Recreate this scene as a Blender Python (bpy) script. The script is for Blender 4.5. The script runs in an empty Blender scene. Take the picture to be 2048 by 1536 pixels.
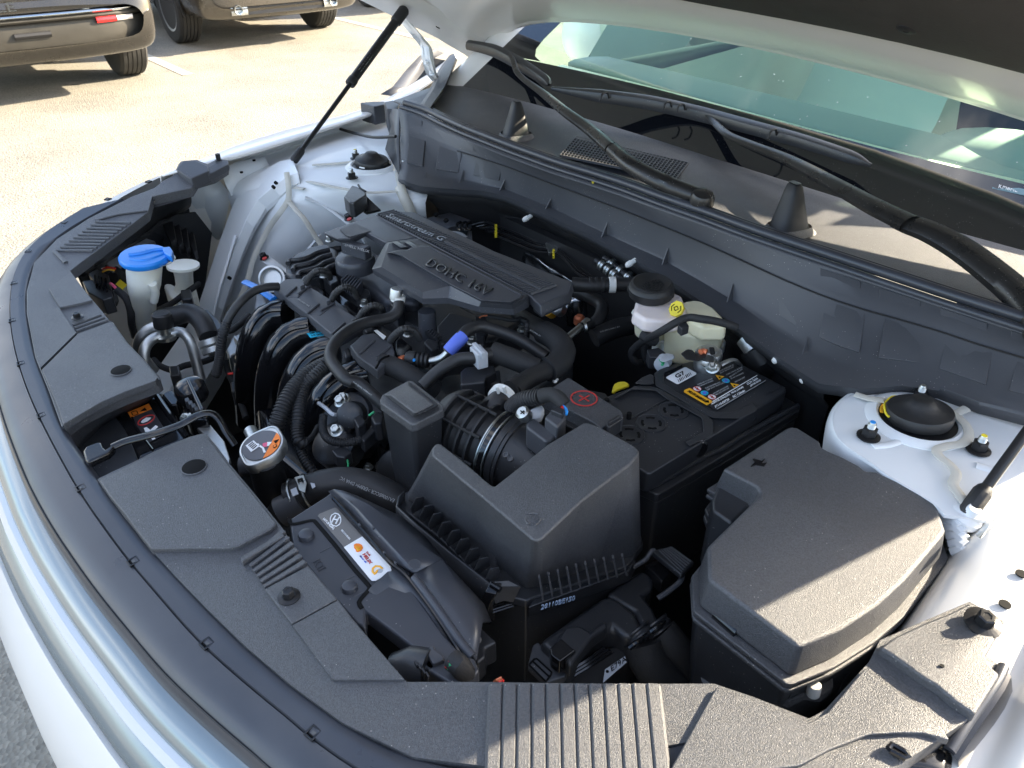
import bpy, bmesh, math, random
from mathutils import Vector, Matrix, noise
random.seed(4)
D = bpy.data
SC = bpy.context.scene
COL = SC.collection
R_ = math.radians

# ---------------------------------------------------------------- camera, light, exposure
CP = Vector((.833, -.808, 1.50))
FPX = 1500.0                                   # focal length in pixels of a 2048 px wide picture
cr = Vector((.642, .766, 0)).normalized()
cf = Vector((-.636, .533, -.558)); cf = (cf - cr * cf.dot(cr)).normalized()
cd = cf.cross(cr)
cam_d = D.cameras.new('camera'); cam = D.objects.new('camera', cam_d); COL.objects.link(cam)
cam_d.sensor_width = 36; cam_d.lens = FPX / 2048 * 36; cam_d.clip_start = .02; cam_d.clip_end = 2000
cam.matrix_world = Matrix(((cr.x, -cd.x, -cf.x, CP.x), (cr.y, -cd.y, -cf.y, CP.y), (cr.z, -cd.z, -cf.z, CP.z), (0, 0, 0, 1)))
SC.camera = cam
cam_d.dof.use_dof = True; cam_d.dof.focus_distance = 1.05; cam_d.dof.aperture_fstop = 22.0

SUN = Vector((.8, 1.9, 1.0)).normalized()      # towards the sun
EL = math.asin(SUN.z); AZ = math.atan2(SUN.x, SUN.y)
world = D.worlds.new('World'); SC.world = world; world.use_nodes = True
wn, wl = world.node_tree.nodes, world.node_tree.links
bg = wn['Background']; sky = wn.new('ShaderNodeTexSky'); sky.sky_type = 'NISHITA'
sky.sun_disc = False; sky.sun_elevation = EL; sky.sun_rotation = AZ
sky.air_density = 1.0; sky.dust_density = 2.0; sky.ozone_density = 1.5
wtc = wn.new('ShaderNodeTexCoord'); wm = wn.new('ShaderNodeMapping'); wm.inputs['Scale'].default_value = (1, 1, 3.2)
wno = wn.new('ShaderNodeTexNoise'); wno.inputs['Scale'].default_value = 2.3; wno.inputs['Detail'].default_value = 8; wno.inputs['Roughness'].default_value = .58
wr = wn.new('ShaderNodeValToRGB'); wr.color_ramp.elements[0].position = .50; wr.color_ramp.elements[1].position = .72
wmx = wn.new('ShaderNodeMixRGB'); wmx.inputs[2].default_value = (9, 8.6, 8.2, 1)
wl.new(wtc.outputs['Generated'], wm.inputs[0]); wl.new(wm.outputs[0], wno.inputs['Vector']); wl.new(wno.outputs[0], wr.inputs[0])
wl.new(wr.outputs[0], wmx.inputs[0]); wl.new(sky.outputs[0], wmx.inputs[1]); wl.new(wmx.outputs[0], bg.inputs[0])
bg.inputs[1].default_value = .118
sl = D.lights.new('sun', 'SUN'); so = D.objects.new('sun', sl); COL.objects.link(so)
sl.energy = 5.0; sl.angle = R_(.5); sl.color = (1, .86, .65)
so.rotation_euler = SUN.to_track_quat('Z', 'Y').to_euler(); so.location = (3, 6, 6)
vs = SC.view_settings; vs.view_transform = 'Standard'; vs.look = 'None'; vs.gamma = 1; vs.use_curve_mapping = False
vs.exposure = 2.32
SC.cycles.max_bounces = 8; SC.cycles.transparent_max_bounces = 12
try: SC.cycles.use_denoising = True
except Exception: pass

# ---------------------------------------------------------------- placing helpers
def ray(x, y): return cf + cr * ((x - 1024) / FPX) + cd * ((y - 768) / FPX)
def at(x, y, z):
    'point of the place at height z (number or function of the ground position) on the sight line of a pixel'
    r = ray(x, y)
    if callable(z):
        h = .95
        for _ in range(12): q = CP + r * ((h - CP.z) / r.z); h = z(q.x, q.y)
        return CP + r * ((h - CP.z) / r.z)
    return CP + r * ((z - CP.z) / r.z)
def atX(x, y, X): r = ray(x, y); return CP + r * ((X - CP.x) / r.x)
def atY(x, y, Y): r = ray(x, y); return CP + r * ((Y - CP.y) / r.y)
def dep(p): return (Vector(p) - CP).dot(cf)
def rp(p, px): return px * dep(p) / FPX       # radius in metres of px pixels at p
class Zm:
    def __init__(s, x0, y0, k): s.x0, s.y0, s.k = x0, y0, k
    def __call__(s, x, y, z): return at(s.x0 + x / s.k, s.y0 + y / s.k, z)
    def l(s, z, *pts): return [s(q[0], q[1], q[2] if len(q) > 2 else z) for q in pts]
I = Zm(0, 0, 1); A1 = Zm(740, 740, 3.0714); A2 = Zm(1360, 830, 2.5183); A3 = Zm(1100, 660, 3.7926); A4 = Zm(620, 400, 3.7926)
A5 = Zm(720, 0, 5.12); A6 = Zm(540, 200, 5.689); B1 = Zm(0, 0, 2.9257); B2 = Zm(680, 0, 2.9257); B3 = Zm(1348, 0, 2.9257)
B4 = Zm(0, 450, 3.4133); B5 = Zm(400, 400, 4.096); B6 = Zm(800, 400, 4.096); C1 = Zm(1200, 450, 3.4137); C2 = Zm(1500, 700, 3.0716)
C3 = Zm(480, 650, 3.84); C4 = Zm(100, 700, 3.4127); C5 = Zm(450, 950, 3.4133); C6 = Zm(850, 1000, 3.4133); C7 = Zm(1300, 1050, 2.738); C8 = Zm(0, 950, 2.6214)

# ---------------------------------------------------------------- materials
MATS = {}
def mat(name, col, rough=.5, metal=0, bump=0, bscale=800, spec=.5, coat=0, vary=0, vscale=8, trans=0, emit=None, sss=0, alpha=1, coatr=.05, dust=0, speck=0):
    if name in MATS: return MATS[name]
    m = D.materials.new(name); m.use_nodes = True; n = m.node_tree.nodes; l = m.node_tree.links
    b = n['Principled BSDF']; b.inputs['Roughness'].default_value = rough; b.inputs['Metallic'].default_value = metal
    b.inputs['Base Color'].default_value = (*col, 1); b.inputs['Specular IOR Level'].default_value = spec
    if coat: b.inputs['Coat Weight'].default_value = coat; b.inputs['Coat Roughness'].default_value = coatr
    if trans: b.inputs['Transmission Weight'].default_value = trans
    if sss: b.inputs['Subsurface Weight'].default_value = sss; b.inputs['Subsurface Radius'].default_value = (.02, .02, .015); b.inputs['Subsurface Scale'].default_value = .5
    tc = n.new('ShaderNodeTexCoord')
    if vary:
        t = n.new('ShaderNodeTexNoise'); t.inputs['Scale'].default_value = vscale; t.inputs['Detail'].default_value = 6; t.inputs['Roughness'].default_value = .6
        l.new(tc.outputs['Object'], t.inputs['Vector'])
        r = n.new('ShaderNodeMapRange'); r.inputs['From Min'].default_value = .3; r.inputs['From Max'].default_value = .7
        r.inputs['To Min'].default_value = 1 - vary; r.inputs['To Max'].default_value = 1 + vary; l.new(t.outputs[0], r.inputs[0])
        mx = n.new('ShaderNodeVectorMath'); mx.operation = 'SCALE'; mx.inputs[0].default_value = col; l.new(r.outputs[0], mx.inputs['Scale'])
        l.new(mx.outputs[0], b.inputs['Base Color'])
        r2 = n.new('ShaderNodeMapRange'); r2.inputs['From Min'].default_value = .3; r2.inputs['From Max'].default_value = .7
        r2.inputs['To Min'].default_value = max(0, rough - .08); r2.inputs['To Max'].default_value = min(1, rough + .08); l.new(t.outputs[0], r2.inputs[0]); l.new(r2.outputs[0], b.inputs['Roughness'])
    if dust:
        src = b.inputs['Base Color'].links[0].from_socket if b.inputs['Base Color'].links else None
        t = n.new('ShaderNodeTexVoronoi'); t.inputs['Scale'].default_value = 210; l.new(tc.outputs['Object'], t.inputs['Vector'])
        c = n.new('ShaderNodeMath'); c.operation = 'LESS_THAN'; c.inputs[1].default_value = .09; l.new(t.outputs['Distance'], c.inputs[0])
        t2 = n.new('ShaderNodeTexNoise'); t2.inputs['Scale'].default_value = 14; l.new(tc.outputs['Object'], t2.inputs['Vector'])
        c2 = n.new('ShaderNodeMath'); c2.operation = 'GREATER_THAN'; c2.inputs[1].default_value = 1 - dust; l.new(t2.outputs[0], c2.inputs[0])
        ml = n.new('ShaderNodeMath'); ml.operation = 'MULTIPLY'; l.new(c.outputs[0], ml.inputs[0]); l.new(c2.outputs[0], ml.inputs[1])
        mx = n.new('ShaderNodeMixRGB'); mx.inputs[2].default_value = (.35, .33, .30, 1); mx.inputs[1].default_value = (*col, 1)
        if src: l.new(src, mx.inputs[1])
        l.new(ml.outputs[0], mx.inputs[0]); l.new(mx.outputs[0], b.inputs['Base Color'])
    if speck:
        src = b.inputs['Base Color'].links[0].from_socket
        t = n.new('ShaderNodeTexVoronoi'); t.inputs['Scale'].default_value = 900; l.new(tc.outputs['Object'], t.inputs['Vector'])
        sp = n.new('ShaderNodeSeparateColor'); l.new(t.outputs['Color'], sp.inputs[0])
        r = n.new('ShaderNodeMapRange'); r.inputs['To Min'].default_value = 1 - speck; r.inputs['To Max'].default_value = 1 + speck; l.new(sp.outputs[0], r.inputs[0])
        mx = n.new('ShaderNodeVectorMath'); mx.operation = 'SCALE'; l.new(src, mx.inputs[0]); l.new(r.outputs[0], mx.inputs['Scale']); l.new(mx.outputs[0], b.inputs['Base Color'])
    if bump:
        t = n.new('ShaderNodeTexNoise'); t.inputs['Scale'].default_value = bscale; t.inputs['Detail'].default_value = 2
        l.new(tc.outputs['Object'], t.inputs['Vector'])
        bp = n.new('ShaderNodeBump'); bp.inputs['Strength'].default_value = bump; bp.inputs['Distance'].default_value = .001
        l.new(t.outputs[0], bp.inputs['Height']); l.new(bp.outputs[0], b.inputs['Normal'])
    if emit: b.inputs['Emission Color'].default_value = (*emit, 1); b.inputs['Emission Strength'].default_value = 1
    MATS[name] = m
    return m
PL = mat('grained black plastic', (.042, .044, .050), .47, bump=.8, bscale=1500, vary=.10, vscale=9, dust=.42, speck=.40, spec=1.0)
PS = mat('satin black plastic', (.027, .028, .031), .36, bump=.12, bscale=420, vary=.12, vscale=14, dust=.45)
PM = mat('moulded dark grey plastic', (.056, .058, .065), .50, bump=.10, bscale=500, vary=.10, vscale=6, dust=.45)
PC = mat('engine cover plastic', (.046, .049, .058), .34, bump=.10, bscale=900, vary=.08, vscale=7, dust=.42)
PF = mat('flat black plastic', (.012, .012, .013), .55, bump=.15, bscale=300)
PG = mat('glossy black plastic', (.008, .008, .009), .12, bump=.04, bscale=40)
RB = mat('black rubber', (.016, .016, .017), .50, bump=.12, bscale=260, vary=.25, vscale=30)
RS = mat('smooth seal rubber', (.040, .043, .052), .33, bump=.05, bscale=90, vary=.12, vscale=12)
TP = mat('cloth harness tape', (.014, .014, .015), .72, bump=.5, bscale=900)
WP = mat('white car paint', (.74, .725, .70), .34, coat=.35, vary=.02, vscale=3)
WI = mat('white primer paint', (.72, .74, .755), .40, coat=.2, vary=.04, vscale=5, bump=.05, bscale=60)
SL = mat('seam sealer', (.56, .54, .48), .6, bump=.6, bscale=160)
CH = mat('bright chrome trim', (.50, .53, .54), .13, metal=1)
FT = mat('pale grey front trim', (.20, .235, .25), .22, metal=.35, coat=.4)
AL = mat('bare aluminium', (.60, .61, .60), .46, metal=1, bump=.25, bscale=160, vary=.15, vscale=30)
ZN = mat('zinc plated steel', (.46, .48, .47), .36, metal=1, bump=.1, bscale=200, vary=.15, vscale=60)
CA = mat('cast aluminium', (.34, .35, .36), .5, metal=.8, bump=.6, bscale=260, vary=.2, vscale=30)
BK = mat('black steel', (.018, .018, .019), .3, metal=.3, bump=.15, bscale=200)
TW = mat('milky white plastic', (.82, .82, .74), .38, sss=.35, vary=.05, vscale=20)
TY = mat('aged milky plastic', (.78, .72, .50), .38, sss=.3, vary=.12, vscale=18)
TPK = mat('pinkish milky plastic', (.80, .70, .66), .38, sss=.3, vary=.05, vscale=30)
BL = mat('blue plastic', (.012, .19, .62), .35, bump=.06, bscale=150)
YE = mat('yellow paint mark', (.78, .62, .03), .5)
BM = mat('blue paint mark', (.02, .26, .70), .5)
RD = mat('red print', (.50, .04, .035), .5)
OR = mat('orange print', (.90, .22, .02), .5)
OA = mat('amber print', (.85, .42, .02), .5)
WH = mat('white print', (.80, .80, .80), .5)
GY = mat('grey print', (.30, .30, .30), .5)
GS = mat('grey label', (.16, .15, .14), .42)
BP = mat('black print and gap shade', (.008, .008, .008), .7, spec=.1)  # print black, also paints the shade in gaps and holes
CY = mat('cyan print', (.02, .42, .62), .5)
PK = mat('pink print', (.75, .10, .20), .5)
BV = mat('blue paper tape', (.10, .16, .62), .6, bump=.3, bscale=300)
GC = mat('grey connector plastic', (.42, .44, .47), .42)
WC = mat('off white nylon', (.72, .72, .69), .4)
COP = mat('copper wire', (.75, .22, .10), .4, metal=.4)
GR = mat('green wire', (.03, .35, .14), .5)
REDW = mat('red wire', (.65, .03, .02), .4)

# ---------------------------------------------------------------- mesh helpers
def origin_of(o):
    p = Vector((0, 0, 0))
    while o: p += o.location; o = o.parent
    return p
def link(name, me, m, parent=None, smooth=True, bevel=0, seg=2, ang=35, solid=0, sub=0, kind=None):
    if m: me.materials.append(m)
    if smooth:
        for p in me.polygons: p.use_smooth = True
    n = len(me.vertices); c = Vector((0, 0, 0))
    for v in me.vertices: c += v.co
    if n: c /= n
    me.transform(Matrix.Translation(-c))
    o = D.objects.new(name, me); COL.objects.link(o)
    o.location = c - origin_of(parent); o.parent = parent
    if sub:
        s = o.modifiers.new('s', 'SUBSURF'); s.levels = sub; s.render_levels = sub
    if solid:
        s = o.modifiers.new('t', 'SOLIDIFY'); s.thickness = solid; s.offset = -1
    if bevel:
        b = o.modifiers.new('b', 'BEVEL'); b.width = bevel; b.segments = seg; b.limit_method = 'ANGLE'; b.angle_limit = R_(ang); b.harden_normals = True
        b.use_clamp_overlap = True
    elif smooth and not sub:
        try:
            me.set_sharp_from_angle(angle=R_(38))
        except Exception: pass
    if kind: o['kind'] = kind
    return o
def mesh(name, vs_, fs, m, parent=None, recalc=True, **k):
    bm = bmesh.new(); vv = [bm.verts.new(v) for v in vs_]
    for f in fs:
        try: bm.faces.new([vv[i] for i in f])
        except ValueError: pass
    if recalc: bmesh.ops.recalc_face_normals(bm, faces=bm.faces)
    me = D.meshes.new(name); bm.to_mesh(me); bm.free()
    return link(name, me, m, parent, **k)
class MB:
    'collects shapes into one mesh'
    def __init__(s): s.v = []; s.f = []
    def add(s, v, f):
        n = len(s.v); s.v += [Vector(q) for q in v]; s.f += [tuple(i + n for i in g) for g in f]; return s
    def box(s, c, sx, sy, sz, ax=None):
        ax = ax or (Vector((1, 0, 0)), Vector((0, 1, 0)), Vector((0, 0, 1))); c = Vector(c); v = []
        for k in (-1, 1):
            for j in (-1, 1):
                for i in (-1, 1): v.append(c + ax[0] * (i * sx / 2) + ax[1] * (j * sy / 2) + ax[2] * (k * sz / 2))
        return s.add(v, [(0, 2, 3, 1), (4, 5, 7, 6), (0, 1, 5, 4), (2, 6, 7, 3), (0, 4, 6, 2), (1, 3, 7, 5)])
    def prism(s, top, bot):
        n = len(top)
        return s.add(list(top) + list(bot), [tuple(range(n)), tuple(range(2 * n - 1, n - 1, -1))] + [(i, i + n, (i + 1) % n + n, (i + 1) % n) for i in range(n)])
    def build(s, name, m, parent=None, **k): return mesh(name, s.v, s.f, m, parent, **k)
def prism(name, top, zb, m, parent=None, draft=0, bevel=.003, **k):
    'top: world points; extruded straight down to height zb (or by zb if negative), walls leaning out by draft metres'
    c = sum((Vector(q) for q in top), Vector()) / len(top); bot = []
    for q in top:
        d = Vector((q.x - c.x, q.y - c.y, 0)); L = max(d.length, 1e-6)
        z = q.z + zb if zb < 0 else zb
        bot.append(Vector((q.x, q.y, z)) + d / L * draft)
    return MB().prism(top, bot).build(name, m, parent, bevel=bevel, **k)
def plate(name, top, t, m, parent=None, bevel=0, **k):
    'thin slab hung under (t>0) the outline along its own normal'
    n = Vector((0, 0, 0))
    for i, q in enumerate(top):
        r = top[(i + 1) % len(top)]; n += q.cross(r)
    n.normalize()
    if n.z < 0: n = -n
    return MB().prism(top, [q - n * t for q in top]).build(name, m, parent, bevel=bevel, **k)
def decal(name, top, m, parent=None, h=.0006):
    n = (top[1] - top[0]).cross(top[2] - top[0]).normalized()
    if n.dot(CP - top[0]) < 0: n = -n
    return MB().prism([q + n * h for q in top], list(top)).build(name, m, parent, smooth=False)
def loft(name, rows, m, parent=None, closed=False, **k):
    nc = len(rows[0]); v = [q for r in rows for q in r]; f = []
    for i in range(len(rows) - 1):
        for j in range(nc - (0 if closed else 1)):
            a = i * nc + j; b = i * nc + (j + 1) % nc; f.append((a, b, b + nc, a + nc))
    return mesh(name, v, f, m, parent, recalc=closed, **k) if closed else mesh(name, v, f, m, parent, **k)
def cat(pts, n=6, closed=False):
    'Catmull-Rom through the points'
    P_ = [Vector(p) for p in pts]; out = []; L = len(P_)
    if L < 3 and not closed: 
        return [P_[0].lerp(P_[1], i / n) for i in range(n + 1)]
    for i in range(L if closed else L - 1):
        if closed: a, b, c, d = P_[i - 1], P_[i], P_[(i + 1) % L], P_[(i + 2) % L]
        else: b, c = P_[i], P_[i + 1]; a = P_[i - 1] if i else b * 2 - c; d = P_[i + 2] if i + 2 < L else c * 2 - b
        for s in range(n):
            t = s / n; out.append(.5 * ((2 * b) + (c - a) * t + (2 * a - 5 * b + 4 * c - d) * t * t + (3 * b - a - 3 * c + d) * t ** 3))
    if not closed: out.append(P_[-1])
    return out
def resample(pts, step):
    L = [0]
    for a, b in zip(pts, pts[1:]): L.append(L[-1] + (b - a).length)
    n = max(2, int(L[-1] / step)); out = []; j = 0
    for i in range(n + 1):
        d = L[-1] * i / n
        while j < len(L) - 2 and L[j + 1] < d: j += 1
        t = (d - L[j]) / max(L[j + 1] - L[j], 1e-9); out.append(pts[j].lerp(pts[j + 1], min(1, max(0, t))))
    return out, L[-1]
def tube_md(pts, r, seg=14, corr=0, depth=.14, cap=True, n=8, flat=1, up=None, mb=None):
    P_ = cat(pts, n); rr = r if isinstance(r, (list, tuple)) else [r] * len(pts)
    if corr:
        P2, L = resample(P_, corr / 4)
    else: P2, L = resample(P_, max(.004, min(rr) * .7))
    v = []; f = []; N = len(P2)
    T = [(P2[min(i + 1, N - 1)] - P2[max(i - 1, 0)]).normalized() for i in range(N)]
    nn = (Vector(up) if up else (Vector((0, 0, 1)) if abs(T[0].z) < .9 else Vector((1, 0, 0)))); nn = (nn - T[0] * nn.dot(T[0])).normalized()
    for i, p in enumerate(P2):
        nn = (nn - T[i] * nn.dot(T[i])).normalized(); bb = T[i].cross(nn)
        t = i / (N - 1) * (len(rr) - 1); k = min(int(t), len(rr) - 2) if len(rr) > 1 else 0
        q = rr[k] + (rr[min(k + 1, len(rr) - 1)] - rr[k]) * (t - k)
        if corr: q *= (1, 1, 1 - depth, 1 - depth)[i % 4]
        for s in range(seg):
            a = 2 * math.pi * s / seg; v.append(p + nn * (math.cos(a) * q * flat) + bb * (math.sin(a) * q))
    for i in range(N - 1):
        for s in range(seg): f.append((i * seg + s, i * seg + (s + 1) % seg, (i + 1) * seg + (s + 1) % seg, (i + 1) * seg + s))
    if cap: f.append(tuple(range(seg - 1, -1, -1))); f.append(tuple(range((N - 1) * seg, N * seg)))
    return v, f
def tube(name, pts, r, m, parent=None, **k):
    kw = {q: k.pop(q) for q in list(k) if q in ('seg', 'corr', 'depth', 'cap', 'n', 'flat', 'up')}
    v, f = tube_md(pts, r, **kw); o = mesh(name, v, f, m, parent, **k)
    return o
def lathe_md(c, ax, prof, seg=28, a0=0):
    ring = len(prof) > 3 and prof[-1][0] > .004 and abs(prof[-1][1] - prof[0][1]) < 1e-6
    c = Vector(c); ax = Vector(ax).normalized(); u = ax.orthogonal().normalized(); w = ax.cross(u); v = []; f = []
    for r, h in prof:
        for s in range(seg):
            a = 2 * math.pi * s / seg + a0; v.append(c + ax * h + (u * math.cos(a) + w * math.sin(a)) * max(r, 1e-5))
    N = len(prof)
    for i in range(N - 1):
        for s in range(seg): f.append((i * seg + s, i * seg + (s + 1) % seg, (i + 1) * seg + (s + 1) % seg, (i + 1) * seg + s))
    if ring:
        for s in range(seg): f.append(((N - 1) * seg + s, (N - 1) * seg + (s + 1) % seg, (s + 1) % seg, s))
    else: f.append(tuple(range(seg - 1, -1, -1))); f.append(tuple(range((N - 1) * seg, N * seg)))
    return v, f
def lathe(name, c, ax, prof, m, parent=None, seg=28, **k):
    v, f = lathe_md(c, ax, prof, seg); return mesh(name, v, f, m, parent, **k)
Z3 = Vector((0, 0, 1))
def txt(parent, s, bl, br, tl, m, extr=.0004, name='lettering', bold=0, lift=.0004, shear=0):
    'lettering laid in the frame bottom-left, bottom-right, top-left'
    c = D.curves.new(name, 'FONT'); c.body = s; c.extrude = 0; c.offset = bold; c.shear = shear; c.resolution_u = 2
    t = D.objects.new('t', c); COL.objects.link(t); bpy.context.view_layer.update()
    me = D.meshes.new_from_object(t); D.objects.remove(t); D.curves.remove(c)
    if not me.vertices: return
    xs = [v.co.x for v in me.vertices]; ys = [v.co.y for v in me.vertices]
    x0, x1, y0, y1 = min(xs), max(xs), min(ys), max(ys)
    ex, ey = br - bl, tl - bl; n = ex.cross(ey).normalized(); 
    if n.dot(CP - bl) < 0: n = -n
    bm = bmesh.new(); bm.from_mesh(me); D.meshes.remove(me)
    g = bmesh.ops.extrude_face_region(bm, geom=bm.faces[:])
    for v in bm.verts: v.co.z = 0
    for e in g['geom']:
        if isinstance(e, bmesh.types.BMVert): e.co.z = 1
    for v in bm.verts:
        h = v.co.z; v.co = bl + ex * ((v.co.x - x0) / (x1 - x0)) + ey * ((v.co.y - y0) / (y1 - y0)) + n * (lift - .0002 + h * (extr + .0002))
    bmesh.ops.recalc_face_normals(bm, faces=bm.faces)
    m2 = D.meshes.new(name); bm.to_mesh(m2); bm.free()
    return link(name, m2, m, parent, smooth=False)
def thing(name, label, cat_, loc, group=None):
    o = D.objects.new(name, None); COL.objects.link(o); o.location = loc; o.empty_display_size = .05
    o['label'] = label; o['category'] = cat_
    if group: o['group'] = group
    return o
def tag(o, label, cat_, group=None):
    o['label'] = label; o['category'] = cat_
    if group: o['group'] = group
    return o
def copy_of(src, d, parent=None, label=None):
    'copy of an object and its children moved by d'
    o = src.copy(); COL.objects.link(o); o.location = src.location + Vector(d)
    if parent is not None: o.parent = parent
    if label: o['label'] = label
    for ch in src.children:
        c = ch.copy(); COL.objects.link(c); c.parent = o
        for g in ch.children:
            q = g.copy(); COL.objects.link(q); q.parent = c
    return o
def hexbolt(c, ax, r, parent, m=BK, name='bolt', washer=1.45, h=None, stud=None, studm=None, paint=None):
    'flanged hexagon head, with a threaded stud through it if asked'
    c = Vector(c); ax = Vector(ax).normalized(); h = h or r * 1.0
    mb = MB(); mb.add(*lathe_md(c, ax, [(r * washer, 0), (r * washer, r * .16), (r * 1.1, r * .34)], 20))
    mb.add(*lathe_md(c, ax, [(r, r * .3), (r, h + r * .22), (r * .82, h + r * .35), (r * .5, h + r * .36), (r * .45, h + r * .26)], 6))
    o = mb.build(name, m, parent, smooth=False)
    if stud:
        sp = [(r * .56, h)]; k = 0
        while h + k * r * .16 < h + stud * .75: sp += [(r * .56, h + k * r * .16), (r * .50, h + (k + .5) * r * .16)]; k += 1
        sp += [(r * .50, h + stud * .8), (r * .36, h + stud)]
        lathe('stud', c, ax, sp, studm or ZN, o, 14)
        if paint: lathe('paint_mark', c + ax * (h + stud), ax, [(r * .40, -r * .22), (r * .38, r * .02), (.0001, r * .05)], paint, o, 14)
    return o
# ---------------------------------------------------------------- the ground
def asphalt():
    m = D.materials.new('asphalt'); m.use_nodes = True; n = m.node_tree.nodes; l = m.node_tree.links; b = n['Principled BSDF']
    tc = n.new('ShaderNodeTexCoord'); v = n.new('ShaderNodeTexVoronoi'); v.inputs['Scale'].default_value = 95; v.inputs['Randomness'].default_value = 1; l.new(tc.outputs['Object'], v.inputs[0])
    t = n.new('ShaderNodeTexNoise'); t.inputs['Scale'].default_value = 1.1; t.inputs['Detail'].default_value = 9; t.inputs['Roughness'].default_value = .65; l.new(tc.outputs['Object'], t.inputs[0])
    r = n.new('ShaderNodeValToRGB'); e = r.color_ramp.elements; e[0].color = (.050, .049, .045, 1); e[1].color = (.27, .252, .21, 1); e[0].position = .1; e[1].position = .9
    ad = n.new('ShaderNodeMath'); ad.operation = 'MULTIPLY_ADD'; l.new(v.outputs['Color'], ad.inputs[0]); ad.inputs[1].default_value = .45
    l.new(t.outputs[0], ad.inputs[2]); l.new(ad.outputs[0], r.inputs[0]); l.new(r.outputs[0], b.inputs['Base Color'])
    bp = n.new('ShaderNodeBump'); bp.inputs['Strength'].default_value = .6; bp.inputs['Distance'].default_value = .006; l.new(v.outputs['Distance'], bp.inputs['Height']); l.new(bp.outputs[0], b.inputs['Normal'])
    b.inputs['Roughness'].default_value = .85
    return m
ASP = asphalt()
g = mesh('ground', [(-300, -300, 0), (300, -300, 0), (300, 300, 0), (-300, 300, 0)], [(0, 1, 2, 3)], ASP, smooth=False); g['kind'] = 'structure'
LP = mat('worn white road paint', (.42, .41, .36), .7, bump=.5, bscale=60, vary=.4, vscale=25)
def stripe(x0, x1, y, w=.1):
    o = mesh('parking_line', [(x0, y - w / 2, .004), (x1, y - w / 2, .004), (x1, y + w / 2, .004), (x0, y + w / 2, .004)], [(0, 1, 2, 3)], LP, smooth=False)
    o['kind'] = 'structure'
for q in ((-12.0, -6.73, 1.62), (-12.0, -6.73, 4.35), (-12.0, -6.73, -1.1), (-12.0, -6.73, 7.1)): stripe(*q)

# ---------------------------------------------------------------- parked cars behind (rears face +X)
TYR = mat('tyre rubber', (.030, .029, .027), .8, bump=.3, bscale=120, vary=.3, vscale=20)
RIMS = mat('silver wheel paint', (.55, .56, .58), .3, metal=.5)
def wheel(parent, x, y, side, R=.36, W=.245, rimm=None, spokes=5, steer=0):
    'axle along Y; side = +1 when its outer face looks to +Y'
    t = MB(); hw = W / 2
    prof = [(R * .62, -hw * .9), (R * .80, -hw), (R * .93, -hw * .96), (R * .985, -hw * .80)]
    for k in range(5):
        a = -hw * .80 + k * hw * .32; b = a + hw * .25
        prof += [(R, a + .002), (R, b), (R - .008, b + .002), (R - .008, b + hw * .06)]
    prof += [(R * .985, hw * .80), (R * .93, hw * .96), (R * .80, hw), (R * .62, hw * .9)]
    A = Vector((math.sin(steer), math.cos(steer), 0)) * side; c = Vector((x, y, R))
    t.add(*lathe_md(c, A, prof, 56)); w = t.build('wheel', TYR, parent)
    rm = MB(); rm.add(*lathe_md(c, A, [(R * .64, hw * .85), (R * .66, hw * .95), (R * .60, hw * .9), (R * .58, hw * .2), (R * .1, hw * .15), (.01, hw * .15)], 40))
    rm.build('rim_barrel', CA, w)
    sp = MB()
    for k in range(spokes):
        a = 2 * math.pi * k / spokes; u = Vector((1, 0, 0)); v = Z3
        for da in (-.13, .13):
            d0 = u * math.cos(a) + v * math.sin(a); d1 = u * math.cos(a + da) + v * math.sin(a + da); s_ = d1.cross(A) * .013
            p0 = c + d0 * R * .12 + A * hw * .62; p1 = c + d1 * R * .62 + A * hw * .88
            sp.add([p0 - s_, p0 + s_, p1 + s_ * 1.4, p1 - s_ * 1.4, p0 - s_ - A * .02, p0 + s_ - A * .02, p1 + s_ * 1.4 - A * .02, p1 - s_ * 1.4 - A * .02], [(0, 1, 2, 3), (7, 6, 5, 4), (0, 4, 5, 1), (1, 5, 6, 2), (2, 6, 7, 3), (3, 7, 4, 0)])
    sp.add(*lathe_md(c + A * hw * .5, A, [(R * .17, 0), (R * .17, .02), (R * .08, .028)], 20)); sp.build('spokes', RIMS, w, smooth=False)
    return w
def arch(cx, r, z0, n=14): return [(cx + math.cos(math.pi * i / n) * r, z0 + math.sin(math.pi * i / n) * (r)) for i in range(n + 1)]
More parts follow.
